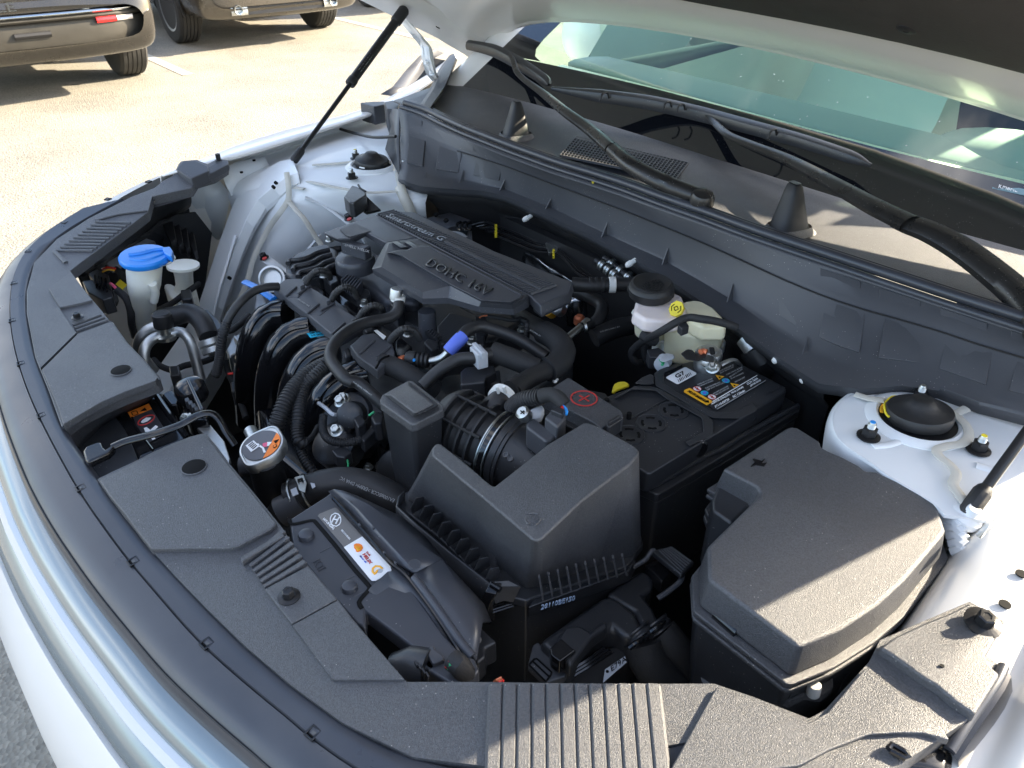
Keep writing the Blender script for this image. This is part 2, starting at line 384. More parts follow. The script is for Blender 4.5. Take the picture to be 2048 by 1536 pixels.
def parked_car(label, xr, yc, W, L, H, paint, low, zb, bz, name='parked_car', shape='suv', wr=.36, clad=None, group=None, ww=.245, over=.92):
    'rear bumper at x = xr, body centre line at y = yc, nose towards -X'
    t = thing(name, label, 'car', (xr - L / 2, yc, 0), group)
    hw = W / 2
    # body shell: cross sections along the length (x offset from rear, half width, bottom z, shoulder z, roof z, roof half width)
    S = [(0, .88, bz, .66, .70, .70), (.03, .96, bz - .01, .74, .80, .80), (.10, .99, zb, .90, 1.02, .74), (.20, 1, zb, .98, 1.22, .70), (.55, 1, zb, 1.0, H * .94, .66), (.95, 1, zb, 1.0, H * .985, .67),
         (L * .40, 1, zb, .99, H, .68), (L * .58, 1, zb, .98, H * .975, .66), (L * .74, .99, zb, .97, 1.05, .70), (L * .9, .96, zb, .88, .93, .66), (L * .985, .86, zb + .03, .72, .78, .60), (L, .74, zb + .08, .60, .62, .50)]
    rows = []
    for (dx, wf, b, sh, rf, rw) in S:
        x = xr - dx; w = hw * wf; row = []
        for (yy, zz) in ((-.80 * w, b), (-.97 * w, b + .04), (-w, b + .22), (-w * .995, sh * .86), (-w * .97, sh), (-hw * rw * 1.06, sh + (rf - sh) * .75), (-hw * rw * .94, rf - .015), (-hw * rw * .5, rf + .012),
                         (hw * rw * .5, rf + .012), (hw * rw * .94, rf - .015), (hw * rw * 1.06, sh + (rf - sh) * .75), (w * .97, sh), (w * .995, sh * .86), (w, b + .22), (w * .97, b + .04), (w * .80, b)):
            row.append(Vector((x, yc + yy, zz)))
        rows.append(row)
    body = loft('body', rows, paint, t, closed=True, sub=2)
    GLD = mat('dark car glass', (.02, .022, .024), .05, coat=1)
    loft('rear_window', [[Vector((xr - dx + .03 - .05 * abs(u) ** 3, yc + u * hw * k, z)) for u in (-1, -.8, -.4, 0, .4, .8, 1)] for dx, z, k in ((.19, 1.04, .66), (.30, 1.20, .63), (.46, H * .90, .58))], GLD, t, solid=.01, bevel=.002)
    for s in (-1, 1):
        loft('tail_lamp', [[Vector((xr - dx, yc + s * hw * k, z)) for dx, k in ((.01, .70), (.02, .86), (.10, 1.0), (.28, 1.01))] for z in (.86, .92, .98)], mat('tail lamp red', (.35, .01, .01), .12, coat=1), t, solid=.02, bevel=.003)
    # rear face closing and bumper
    bw = hw * .93
    def curve(y, x0, k=.16): return x0 - k * abs(y / hw) ** 4
    def band(nm, z0, z1, xo, m, yl=-.97, yr=.97, th=.05, inner=.0, par=t, n=26, top_in=0, **kw):
        rows = []
        for dz, dx in ((z0, 0), (z0 + (z1 - z0) * .5, .012), (z1, -top_in)):
            rows.append([Vector((curve(hw * (yl + (yr - yl) * i / n), xr + xo + dx), yc + hw * (yl + (yr - yl) * i / n), dz)) for i in range(n + 1)])
        rows.append([q + Vector((-th, 0, 0)) for q in rows[-1]]); rows.insert(0, [q + Vector((-th, 0, 0)) for q in rows[0]])
        return loft(nm, rows, m, par, bevel=.004, **kw)
    bands = low(band, t, xr, yc, hw, curve)
    # underside, axle, exhaust and wheels
    u = MB(); u.box((xr - L / 2 - .1, yc, zb + .06), L - .7, W * .72, .10); u.box((xr - .30, yc, bz - .01), .30, W * .72, .10)
    u.add(*tube_md([(xr - over, yc - hw * .8, wr), (xr - over, yc + hw * .8, wr)], .045)); u.add(*tube_md([(xr - .3, yc + .35, bz - .03), (xr - 1.6, yc + .2, bz - .06)], .05))
    u.box((xr - .45, yc + .05, bz - .08), .30, .7, .12); u.build('underbody', PF, t, smooth=False)
    for sx in (over, over + L * .58):
        for s in (-1, 1):
            ar = [Vector((xr - sx + q[0] - 0, yc + s * hw * 1.004, q[1])) for q in arch(0, wr + .06, wr - .02)]
            ar2 = [Vector((xr - sx + q[0], yc + s * hw * .86, q[1])) for q in arch(0, wr + .06, wr - .02)]
            lin = mesh('wheel_arch_liner', ar + [Vector((q.x, yc + s * hw * .98, .30)) for q in (ar[-1], ar[0])], [tuple(range(len(ar) + 2))], PF, t, solid=.012, smooth=False)
            wheel(t, xr - sx, yc + s * (hw - ww / 2 + .012), s, wr, ww)
    return t, band
TANP = mat('bronze grey car paint', (.026, .023, .019), .26, metal=.35, coat=.8, vary=.05, vscale=3, coatr=.08)
TANC = mat('dusty lower bumper plastic', (.032, .029, .023), .45, bump=.2, bscale=120, vary=.12)
BEI = mat('beige metallic car paint', (.075, .066, .053), .3, metal=.3, coat=.7, vary=.04, vscale=3)
REDP = mat('dark red car paint', (.30, .02, .03), .3, coat=.8)
REFL = mat('red reflector lens', (.70, .012, .012), .15, coat=1, bump=.4, bscale=90)
WLENS = mat('white lamp lens', (.75, .68, .62), .15, coat=1, bump=.5, bscale=120)
GLA = mat('dark car glass', (.02, .022, .024), .05, coat=1)
def low1(band, t, xr, yc, hw, cv):
    b = band('bumper', .43, .60, -.02, TANC, top_in=.0, th=.12)
    band('bumper_joint', .598, .603, -.004, BP, th=.03)
    band('bumper_upper', .605, .640, -.005, TANC, th=.08)
    band('chrome_strip', .643, .668, .012, CH, th=.05)
    band('lower_tailgate', .672, .93, -.02, TANP, th=.05, top_in=.02)
    band('tailgate_ledge', .935, .955, -.005, CH, th=.04, yl=-.8, yr=.8)
    for yl, yr in ((.50, .80), (-.80, -.50)):
        r = band('reflector', .565, .607, .003, REFL, yl=yl, yr=(yl + yr) / 2 + .01, th=.03, n=6)
        r2 = band('reverse_lamp', .568, .604, .003, WLENS, yl=(yl + yr) / 2 + .015, yr=yr, th=.03, n=6)
    band('bumper_recess', .505, .545, .004, PF, yl=-.12, yr=.14, th=.03, n=6)
    band('bumper_recess', .51, .540, .004, PF, yl=-.62, yr=-.30, th=.03, n=6)
t1, bnd = parked_car('bronze grey SUV nearest the open bonnet, its red rear reflector above the tyre', -6.2, .37, 1.92, 4.75, 1.72, TANP, low1, .30, .43, wr=.37)
txt(t1, 'XLE', Vector((-6.165, .10, .70)), Vector((-6.165, .32, .70)), Vector((-6.165, .10, .76)), CH)
def low2(band, t, xr, yc, hw, cv):
    band('bumper', .42, .70, 0, BEI, th=.14, top_in=.02)
    band('bumper_valance', .335, .42, -.05, PM, yl=-.86, yr=.86, th=.10)
    band('tailgate', .71, .98, -.03, BEI, th=.05)
    for s in (-1, 1):
        y = yc + s * .54
        lathe('exhaust_tip', (xr - .14, y, .397), (1, 0, 0), [(.044, 0), (.046, .14), (.043, .145), (.036, .143), (.034, .02)], CH, t, 26)
        band('exhaust_surround', .34, .42, -.02, AL, yl=s * .56 - .09, yr=s * .56 + .09, th=.04, n=8)
        band('reflector', .56, .60, .006, REFL, yl=s * .72 - .09, yr=s * .72 + .09, th=.03, n=4)
t2, bnd = parked_car('beige metallic car parked further right with twin round exhaust tips', -7.45, 3.04, 1.86, 4.7, 1.66, BEI, low2, .28, .40, wr=.36, over=.98)
t3, bnd = parked_car('dark red car at the far end of the parking row', -8.6, 6.1, 1.84, 4.6, 1.5, REDP, low2, .26, .40, wr=.34, over=.95)
# ---------------------------------------------------------------- the white car whose bonnet is open
car = thing('white_car', 'white car in the foreground with its bonnet propped wide open', 'car', (0, 1.3, 0))
# -- far side inner panels (right-hand wing, apron, strut tower)
FR = [
 I.l(1.0, (318, 352, .99), (392, 322, .985), (450, 292, .985), (560, 253, .985), (700, 222, .985), (760, 200, .985), (860, 140, .985), (905, 100, 1.0)),
 I.l(1.0, (322, 348, 1.012), (400, 318, 1.012), (455, 297, 1.015), (565, 263, 1.015), (700, 232, 1.015), (765, 208, 1.02), (868, 150, 1.04), (915, 108, 1.05)),
 I.l(1.0, (330, 352, 1.012), (415, 330, 1.012), (462, 318, 1.015), (570, 286, 1.015), (700, 243, 1.015), (775, 219, 1.02), (875, 158, 1.04), (920, 112, 1.05)),
 I.l(1.0, (331, 355, 1.0), (416, 333, 1.0), (465, 322, 1.004), (572, 290, 1.004), (700, 247, 1.004), (778, 222, 1.01), (876, 161, 1.03), (922, 114, 1.04))]
fs = []
base = FR[0]
lowr = [Vector((min(p.x - .015, -.83 - .02), p.y, z)) for z in (.25, .55, .80, .92) for p in base]
n8 = len(base); LR = [lowr[i * n8:(i + 1) * n8] for i in range(4)]
for i, r in enumerate(LR):
    for j, p in enumerate(r): p.x = min(base[j].x, -.74 - .17 * min(1, j / 3)) - (.03, .06, .05, .02)[i]
fender = loft('fender', LR + FR, WP, car, sub=1, solid=.004)
AP = [
 I.l(0, (470, 322, .985), (545, 296, .985), (640, 263, .985), (720, 240, .985), (775, 222, .99), (860, 172, 1.0)),
 I.l(0, (468, 330, .965), (548, 303, .962), (645, 272, .965), (728, 248, .965), (782, 232, .97), (870, 182, .98)),
 I.l(0, (462, 352, .955), (545, 318, .965), (650, 285, .975), (735, 262, .975), (800, 245, .97), (880, 200, .97)),
 I.l(0, (458, 372, .94), (538, 335, .972), (650, 297, .985), (740, 280, .985), (810, 265, .985), (885, 240, .97)),
 I.l(0, (456, 392, .93), (540, 352, .975), (655, 318, .990), (745, 308, .990), (830, 295, .990), (890, 280, .98)),
 I.l(0, (462, 405, .91), (548, 372, .970), (652, 345, .985), (740, 350, .988), (828, 345, .988), (885, 335, .98)),
 I.l(0, (468, 420, .885), (565, 402, .945), (640, 368, .978), (705, 372, .980), (790, 388, .978), (850, 395, .97)),
 I.l(0, (470, 440, .865), (560, 425, .92), (620, 395, .95), (700, 392, .955), (790, 408, .955), (850, 415, .95)),
 I.l(0, (462, 490, .82), (530, 488, .85), (600, 470, .87), (700, 450, .88), (790, 460, .88), (860, 470, .87)),
 I.l(0, (448, 560, .76), (505, 560, .77), (560, 560, .76), (650, 540, .74), (760, 520, .74), (850, 520, .72)),
 I.l(0, (432, 640, .68), (480, 650, .66), (540, 640, .64), (640, 620, .62), (740, 600, .60), (840, 580, .60)),
 I.l(0, (420, 700, .58), (470, 720, .56), (540, 720, .50), (640, 720, .45), (740, 700, .45), (840, 660, .45))]
apron = loft('apron_panel', AP, WI, car, sub=1, solid=.003)
RAIL = [
 I.l(0, (585, 318, .992), (560, 322, .985), (520, 345, .968), (482, 372, .945), (462, 420, .905), (440, 480, .855), (420, 540, .805), (400, 600, .755), (388, 660, .70)),
 I.l(0, (596, 345, .993), (575, 352, .985), (545, 375, .968), (515, 400, .942), (492, 440, .905), (470, 495, .86), (452, 550, .81), (432, 610, .76), (418, 665, .71)),
 I.l(0, (600, 365, .975), (585, 372, .97), (560, 392, .95), (532, 415, .925), (508, 455, .888), (486, 505, .845), (466, 560, .795), (446, 620, .745), (432, 672, .69)),
 I.l(0, (602, 372, .965), (587, 380, .96), (562, 400, .94), (535, 424, .915), (511, 462, .875), (489, 512, .83), (469, 566, .78), (449, 626, .73), (434, 678, .67))]
loft('upper_rail', [[q + Vector((-.02, 0, -.03)) for q in RAIL[0]]] + RAIL, WI, car, solid=.003, bevel=.004, seg=3, ang=12)
for q in ((547, 374, .972), (552, 366, .975), (459, 556, .815)): lathe('panel_hole', I(*q), Vector((.3, -.6, .7)), [(.0036, -.003), (.0036, .003), (.0002, .003)], BP, apron, 12)
tube('press_ridge', I.l(0, (470, 470, .885), (455, 520, .84), (437, 580, .79), (424, 640, .735)), .005, WI, apron, flat=.5)
tube('press_ridge', I.l(0, (610, 395, .953), (660, 420, .925), (720, 470, .88), (745, 520, .82)), .006, WI, apron, flat=.5)
tube('press_ridge', I.l(0, (640, 470, .875), (600, 520, .82), (560, 580, .75), (540, 640, .66)), .006, WI, apron, flat=.5)
# lamp opening side panel and small hood stop panel
sp = loft('wing_bracket', [I.l(0, (440, 340, .985), (470, 325, .985), (505, 318, .985), (530, 315, .985)), I.l(0, (452, 372, .95), (478, 350, .962), (508, 335, .97), (535, 325, .975)), I.l(0, (462, 392, .93), (484, 372, .94), (512, 350, .955), (540, 335, .965))], WI, car, solid=.002)
for q in ((483, 345, .972), (508, 321, .983)): lathe('panel_hole', I(*q), Z3, [(.0035, -.001), (.0035, .002)], BP, sp, 12)
loft('lamp_side_panel', [B1.l(0, (1120, 1080, .955), (1190, 1060, .95), (1290, 1060, .94)), B1.l(0, (1110, 1180, .90), (1200, 1200, .88), (1350, 1130, .92)), B1.l(0, (1080, 1270, .86), (1180, 1330, .82), (1330, 1250, .86)), B1.l(0, (1090, 1280, .82), (1200, 1400, .76), (1290, 1400, .80))], CA if False else WI, car, solid=.002)
def seam(z, pts, r=.0075, Zf=I, m=SL, par=None, flat=.3):
    P_ = [Zf(q[0], q[1], (q[2] if len(q) > 2 else z) + .002) for q in pts]
    return tube('seam_sealer', P_, r, m, par or apron, flat=flat, seg=10, up=(0, 0, 1))
seam(0, [(573, 345, .992), (577, 372, .972), (576, 400, .945), (560, 425, .925), (545, 445, .90), (530, 470, .87), (508, 515, .825), (495, 560, .785), (478, 600, .745), (455, 620, .72), (440, 645, .69)], .006)
seam(0, [(577, 402, .942), (592, 420, .935), (610, 440, .92), (632, 475, .885), (650, 500, .86)], .006)
seam(0, [(612, 362, .972), (640, 368, .978), (690, 378, .978), (740, 385, .978), (800, 382, .98)], .0055)
seam(0, [(625, 330, .988), (680, 326, .991), (715, 322, .992), (760, 318, .993), (790, 330, .992), (795, 350, .99), (800, 375, .982)], .0055)
seam(0, [(590, 375, .967), (608, 378, .967)], .006)
tube('harness_sleeve', I.l(0, (800, 375, .985), (808, 395, .97), (818, 415, .95), (828, 440, .92)), .011, SL, apron)
# strut mount, far
def strut_mount(c, studs, paints, mark=False):
    c = Vector(c)
    ring = lathe('strut_ring', c, (0, 0, 1), [(.058, -.010), (.056, -.001), (.050, .003), (.045, .0035), (.042, .001), (.0415, -.010)], WI, car, 52)
    lathe('strut_well', c, (0, 0, 1), [(.0418, -.010), (.0418, -.0005), (.0400, -.0006), (.001, -.0006)], BK, ring, 36)
    tilt = Vector((.10 * (-1 if c.x > 0 else 1), .02, 1))
    cp = lathe('strut_cap', c + Vector((0, 0, .004)), tilt, [(.0345, -.004), (.0358, .0), (.0362, .006), (.0345, .0095), (.0300, .0105), (.0215, .0135), (.0160, .0185), (.0125, .0225), (.009, .0240), (.0005, .0243)], RB, ring, 52, bevel=0)
    if mark:
        tube('paint_mark', [c + Vector((math.cos(a) * .0372, math.sin(a) * .0372, .0070 + .001 * math.sin(a * 9))) for a in [R_(q) for q in range(150, 246, 8)]], .0013, YE, cp, seg=8)
        tube('paint_mark', [c + Vector((math.cos(a) * .0385, math.sin(a) * .0385, .0015)) for a in [R_(q) for q in range(165, 215, 7)]], .0022, OA, cp, seg=8, flat=.5)
    else:
        tube('paint_mark', [c + Vector((math.cos(a) * .0365, math.sin(a) * .0365, .0045)) for a in [R_(q) for q in (285, 295, 305)]], .0016, WH, cp, seg=8)
    for q, pt in zip(studs, paints): hexbolt(q, (0, 0, 1), .0082, ring, BK, 'strut_nut', 1.55, .009, .011, ZN, pt)
    return ring, cp
strut_mount(I(744, 330, .992), [I(712, 317, .993), I(808, 340, .993), I(704, 356, .990)], [YE, None, None])
# gas struts
def gas_strut(ball, top, parent):
    ball, top = Vector(ball), Vector(top); d = (top - ball).normalized(); L = (top - ball).length
    s = tag(tube('gas_strut', [ball + d * .03, ball + d * L * .52], .0052, BK, None), '', 'gas strut')
    MBx = MB(); ax = d.cross(Z3).normalized(); MBx.add(*lathe_md(ball - d * .006, d, [(.0085, 0), (.0095, .003), (.0095, .028), (.0075, .034), (.005, .037)], 10)); MBx.build('socket', PF, s, bevel=.001)
    cyl = tube('cylinder', [ball + d * L * .50, ball + d * (L - .022)], .0105, BK, s, seg=20)
    lathe('collar', ball + d * L * .50, d, [(.0108, -.004), (.0118, -.002), (.0118, .012), (.0108, .014)], PF, s)
    MBx = MB(); MBx.add(*lathe_md(top - d * .034, d, [(.011, 0), (.0135, .004), (.0135, .040), (.010, .046)], 12)); MBx.build('socket', PF, s, bevel=.001)
    return s, d, L
g1, d1, L1 = gas_strut(I(590, 318, .995), (-.82, .243, 1.242), None)
g1['label'] = 'black gas strut on the far side holding up the bonnet, printed barrel'; g1['group'] = 'gas struts'
g2, d2, L2 = gas_strut(I(1938, 1022, .985), (.719, .243, 1.288), None)
g2['label'] = 'black gas strut nearest the camera, rising beside the fuse box at the right'; g2['group'] = 'gas struts'
b0 = I(590, 318, .995); sd = cr * .6
for k, (a, b, s_) in enumerate(((.58, .70, 'CAUTION'), (.73, .84, 'A1 8 LIFT'), )):
    p = b0 + d1 * L1 * a; q = b0 + d1 * L1 * b; tocam = (CP - p).normalized(); up = tocam.cross(d1).normalized() * -1
    o = tocam * .0108
    txt(g1, s_, p + o + up * .0035 * -1, q + o - up * .0035, p + o + up * .0035, GY, extr=.0002)
# hose / cable from wing to cowl, far
tube('release_cable', A6.l(0, (800, 330, .985), (900, 360, .985), (1050, 400, 1.0), (1200, 425, 1.02), (1430, 415, 1.04)), .0035, RB, car)


# -- near side inner panels (left-hand strut tower and wing)
D1 = Zm(1620, 760, 4.785); D2 = Zm(1748, 980, 2.763); D3 = Zm(1080, 200, 5.12); D4 = Zm(1100, 1080, 4.8)
lt = D1.l(.986, (560, 60), (440, 118), (300, 200), (235, 290), (212, 380), (222, 470), (270, 565), (350, 640), (470, 722), (620, 815), (720, 900), (860, 985), (1040, 1090), (1180, 1180), (1290, 1290))
lo = D1.l(.972, (470, 40), (330, 150), (215, 250), (160, 340), (140, 430), (155, 530), (215, 640), (320, 740), (450, 820), (560, 872), (660, 905), (800, 990), (990, 1120), (1150, 1230), (1270, 1350))
top = lt + [Vector((.722, -.118, .986)), Vector((.745, -.05, .986)), Vector((.76, .15, .986)), Vector((.76, .34, .986)), Vector((.50, .34, .986))]
tw = plate('strut_tower', top, .004, WI, car)
loft('tower_lip', [[q + Vector((0, 0, .0005)) for q in lt], [a.lerp(b, .5) + Vector((0, 0, .006)) for a, b in zip(lt, lo)], lo, [q + Vector((.004, 0, -.03)) for q in lo], [q + Vector((.03, .02, -.30)) for q in lo]], WI, tw, sub=1)
strut_mount(D1(1030, 372, .988), [D1(558, 540, .988), D1(1608, 670, .988), D1(1040, 185, .988)], [BM, YE, None], mark=True)
seam(0, [(700, 195, .99), (560, 175, .99), (430, 135, .99)], .0055, D1, par=tw)
seam(0, [(1240, 275, .99), (1380, 330, .99), (1490, 430, .99), (1520, 540, .99), (1450, 610, .99), (1320, 630, .99), (1215, 670, .99), (1240, 730, .99), (1340, 810, .99), (1400, 900, .99), (1370, 1000, .989), (1440, 1110, .988), (1490, 1180, .987)], .0055, D1, par=tw, flat=.3)
seam(0, [(1400, 320, .99), (1500, 270, .992)], .0055, D1, par=tw)
tube('press_ridge', D1.l(.9855, (1590, 820), (1720, 860), (1820, 900)), .006, WI, tw, flat=.5)
tube('press_ridge', D1.l(.9855, (600, 640), (760, 620), (900, 570)), .005, WI, tw, flat=.5)
# wing
NT = []
for y in (.36, .26, .16, .08, 0, -.06, -.10, -.14, -.18, -.22, -.26, -.30, -.34, -.38, -.44, -.50):
    x0 = .735 + (y + .3) * (-.11) if y < .05 else .697 + (y - .05) * .12
    k = 0 if y > -.12 else 1
    nose = max(0, (-.30 - y) / .20)
    fx = .915 - .10 * nose ** 1.6
    NT.append([Vector((x0 - .03, y, .60)), Vector((x0 - .018, y, .90)), Vector((x0 - .004, y, .955)), Vector((x0 + .006, y, .968 + .014 * (1 - k))), Vector((x0 + .026, y, .984)), Vector((x0 + .036, y, .990)),
               Vector((x0 + .074, y, .992)), Vector((x0 + .084, y, .993)), Vector((x0 + .090, y, 1.008)), Vector((x0 + .102, y, 1.022)), Vector((x0 + .125, y, 1.026)), Vector((fx - .022, y, 1.012 - .03 * nose)), Vector((fx - .006, y, .975 - .04 * nose)), Vector((fx + .004, y, .86)), Vector((fx + .004, y, .62)), Vector((fx - .010, y, .38)), Vector((fx - .05, y, .22))])
wing = loft('near_wing', NT, WP, car, sub=2, solid=.003)
for q in ((2010, 1208, .9935), (2043, 1147, .9935)): lathe('panel_hole', I(*q), Z3, [(.0048, -.001), (.0048, .0004), (.0002, .0004)], BP, wing, 16)
# crumpled sealer around the strut ball
sk = MB()
for k in range(6):
    a = D2(395 + k * 10, 130 + k * 42, .972 - k * .004); b = D2(470 + k * 8, 170 + k * 36, .978 - k * .004)
    sk.add(*tube_md([a, a.lerp(b, .5) + Vector((0, 0, .004)), b], .007, seg=8))
sk.build('sealer_fold', WI, wing)
lathe('strut_ball', I(1936, 1030, .982), Vector((.3, 0, 1)), [(.015, -.008), (.015, 0), (.008, .004), (.006, .012)], WI, wing, 20)
loft('strut_bracket', [D2.l(0, (560, 250, .985), (640, 150, .99), (760, 80, 1.0)), D2.l(0, (585, 262, .998), (650, 180, 1.003), (775, 100, 1.01)), D2.l(0, (600, 250, .99), (680, 190, .992), (790, 110, 1.0))], WI, wing, solid=.002)

# ---------------------------------------------------------------- cowl
def wsb(X):
    'foot of the windscreen at across-position X: y and z'
    e = abs(X) / .74; return (.40 + (.10 if X > 0 else -.03) * e ** 2.2, 1.066 - .012 * e ** 2 - .03 * X)
def ip(tab, x):
    if x <= tab[0][0]: return tab[0][1]
    for (a, b), (c, d) in zip(tab, tab[1:]):
        if x <= c: return b + (d - b) * (x - a) / (c - a)
    (a, b), (c, d) = tab[-2:]; return d + (d - b) * (x - c) / (c - a)
SB = [(798, 222), (840, 236), (900, 266), (1000, 306), (1100, 343), (1180, 368), (1240, 388), (1320, 418), (1411, 450), (1500, 484), (1600, 518), (1700, 552), (1800, 586), (1900, 620), (2048, 668), (2200, 716)]
CRS = [(796, 350), (815, 356), (854, 362), (928, 366), (1010, 379), (1102, 415), (1200, 464), (1329, 522), (1464, 600), (1610, 706), (1682, 739), (1744, 758), (1845, 764), (1972, 809), (2048, 826), (2200, 858)]
LIP = [(796, 358), (830, 374), (885, 380), (970, 385), (1022, 398), (1090, 431), (1200, 482), (1317, 548), (1452, 638), (1537, 705), (1639, 770), (1700, 784), (1760, 774), (1858, 773), (1956, 808), (2048, 832), (2200, 866)]
def zc(x): return ip([(796, 1.0), (900, .99), (1100, .978), (1500, .975), (1620, .985), (1700, .998), (1900, 1.005), (2200, 1.02)], x)
XS = [798, 815, 840, 875, 915, 960, 1010, 1060, 1110, 1170, 1240, 1320, 1400, 1480, 1560, 1640, 1720, 1800, 1880, 1960, 2048, 2130, 2200]
f0 = [I(x, ip(SB, x) - 4, 1.066) for x in XS]; f1 = [I(x, ip(SB, x) + 2, 1.062) for x in XS]
f4 = [I(x, ip(CRS, x), zc(x)) for x in XS]; f2 = [a.lerp(b, .30) + Vector((0, .006, .004)) for a, b in zip(f1, f4)]; f2b = [a.lerp(b, .325) + Vector((0, .006, .002)) for a, b in zip(f1, f4)]
f3 = [a.lerp(b, .88) + Vector((0, .004, -.004)) for a, b in zip(f1, f4)]
f5 = [I(x, ip(LIP, x) - 3, zc(x) - .001) for x in XS]; f6 = [I(x, ip(LIP, x), zc(x) - .006) for x in XS]
cowl = loft('cowl_panel', [f0, f1, f2, f2b, f3, f4, f5, f6, [q + Vector((0, .004, -.012)) for q in f6]], PM, car, solid=.0025)
def onface(x, t):
    'point of the front face at pixel column x, t from 0 at the seal to 1 at the fold'
    return I(x, ip(SB, x) + 2, 1.062).lerp(I(x, ip(CRS, x), zc(x)), t)
gx = [854, 928, 1010, 1102, 1215, 1336, 1466, 1616]
for k, x in enumerate(gx):
    a = onface(x, .995); u = (onface(x + 12, .995) - a).normalized()
    f = Vector((0, -1, 0)); nrm = (onface(x, .7) - a).normalized()
    w = .0012
    tri = [a + nrm * .026 + f * .001, a + f * .002, a + f * .017 + Vector((0, 0, -.003))]
    MB().prism([q + u * w for q in tri], [q - u * w for q in tri]).build('gusset', PM, cowl, smooth=False)
pan = [(806, 848), (862, 922), (936, 1004), (1018, 1096), (1110, 1209), (1223, 1330), (1344, 1460), (1474, 1608), (1624, 1730), (1742, 1850), (1862, 1985), (2000, 2140)]
def onf(x, t):
    q = onface(x, t); b = math.sin(max(0, min(1, (t - .0) / .9)) * math.pi) * .0062
    return q + Vector((0, b, -.000))
for (a, b) in pan:
    for t0, t1, lean in ((.05, .26, .10), (.39, .80, .30)):
        sp_ = (b - a); a0 = a + sp_ * .10; b0 = b - sp_ * .04
        ws_ = [[onface(a0 + sp_ * lean * .35 * (1 - (t - t0) / (t1 - t0)) + (b0 - a0 - sp_ * .1) * u, t) for u in (0, .5, 1)] for t in (t0, (t0 + t1) / 2, t1)]
        src = [f2, f3]
        n = (ws_[0][2] - ws_[0][0]).cross(ws_[2][0] - ws_[0][0]).normalized()
        if n.dot(CP - ws_[0][0]) < 0: n = -n
        # sit on the panel: same offsets as the panel rows have at that height
        def lift(p, t): 
            k = (t / .30 if t < .30 else 1 - .35 * (t - .30) / .58); return p + Vector((0, .006 * k, .004 * (1 - t))) 
        g = [[lift(p, t) for p in r] for r, t in zip(ws_, (t0, (t0 + t1) / 2, t1))]
        tv = [p + n * .0012 for r in g for p in r]; bv = [p - n * .004 for r in g for p in r]
        F_ = [(0, 1, 4, 3), (1, 2, 5, 4), (3, 4, 7, 6), (4, 5, 8, 7)]; ring_ = [0, 1, 2, 5, 8, 7, 6, 3]
        mesh('pressed_field', tv + bv, F_ + [tuple(i + 9 for i in f) for f in F_] + [(ring_[i], ring_[i] + 9, ring_[(i + 1) % 8] + 9, ring_[(i + 1) % 8]) for i in range(8)], PM, cowl, bevel=.0008, seg=1)
# groove along the face
gl = [onface(x, .325) + Vector((0, -.0006, .002)) for x in XS[4:-1]]
tube('joint_line', gl, .0012, PF, cowl, seg=6)
decal('paint_spot', [I(1186 + math.cos(t) * 2.6, 364 + math.sin(t) * 3.6, 1.068) for t in [i * .785 for i in range(8)]], YE, cowl)
# box beyond the far end, and the end turn
eb = prism('cowl_end_box', A6.l(1.035, (1022, 30), (1180, 15), (1310, 15), (1300, 50), (1180, 75)), -.045, PM, cowl, bevel=.003)
prism('cowl_end_block', A6.l(1.05, (1300, 20), (1400, 0), (1480, 30), (1450, 110), (1330, 100)), -.06, PM, cowl, bevel=.003)
loft('cowl_end_cheek', [A6.l(0, (1340, 100, 1.04), (1375, 300, 1.02), (1310, 560, .995)), [f0[0], f1[0].lerp(f4[0], .45), f4[0]], ], PM, cowl, solid=.003)
# double bead seal on top
def sealpt(x, dy, z): return I(x, ip(SB, x) + dy, z)
sx = [800] + XS[2:]
tube('bonnet_seal', [sealpt(x, -8, 1.068) + Vector((0, .002, 0)) for x in sx], .0050, RS, car, seg=12)
tube('bonnet_seal', [sealpt(x, -8, 1.068) + Vector((0, .014, .008)) for x in sx], .0070, RS, car, seg=14)
tube('bonnet_seal', [sealpt(x, -8, 1.068) + Vector((0, .028, .006)) for x in sx], .0055, RS, car, seg=12)
# firewall flange under the fold with its white push pins
ff = [I(x, ip(LIP, x) + 1, zc(x) - .010) + Vector((0, .012, 0)) for x in XS[2:16]]
fl = loft('firewall_flange', [ff, [q + Vector((0, .010, -.030)) for q in ff], [q + Vector((0, .030, -.050)) for q in ff], [q + Vector((0, .035, -.40)) for q in ff]], PF, car, solid=.004)
for k, (x, y) in enumerate(((886, 399), (1053, 437), (1260, 527), (1556, 717), (1612, 756))):
    c = I(x, y, .95 if k < 2 else .970); ax = Vector((-.2, -.9, -.35)).normalized()
    lathe('push_pin', c, ax, [(.0042, -.012), (.0042, -.004), (.0052, -.003), (.0052, .004), (.0036, .008), (.003, .0085)], WC, fl, 14)
# cowl top behind the seal
def zt(x, y): return 1.045 + max(0, (y - .30)) * .12 + abs(x) * 0
rows = []
for t in (0, .12, .35, .6, .85, 1):
    row = []
    for X in (-.79, -.72, -.62, -.5, -.35, -.2, -.05, .10, .25, .4, .55, .70, .82):
        y0 = .170; yb, zb = wsb(X); y1 = yb + .004
        z = 1.052 + .010 * math.sin(t * 3.1) + (zb - .004 - 1.052) * t + (.010 if t == 0 else 0)
        row.append(Vector((X, y0 + (y1 - y0) * t, z)))
    rows.append(row)
ctop = loft('cowl_top', rows, PL, car, sub=1, solid=.003)
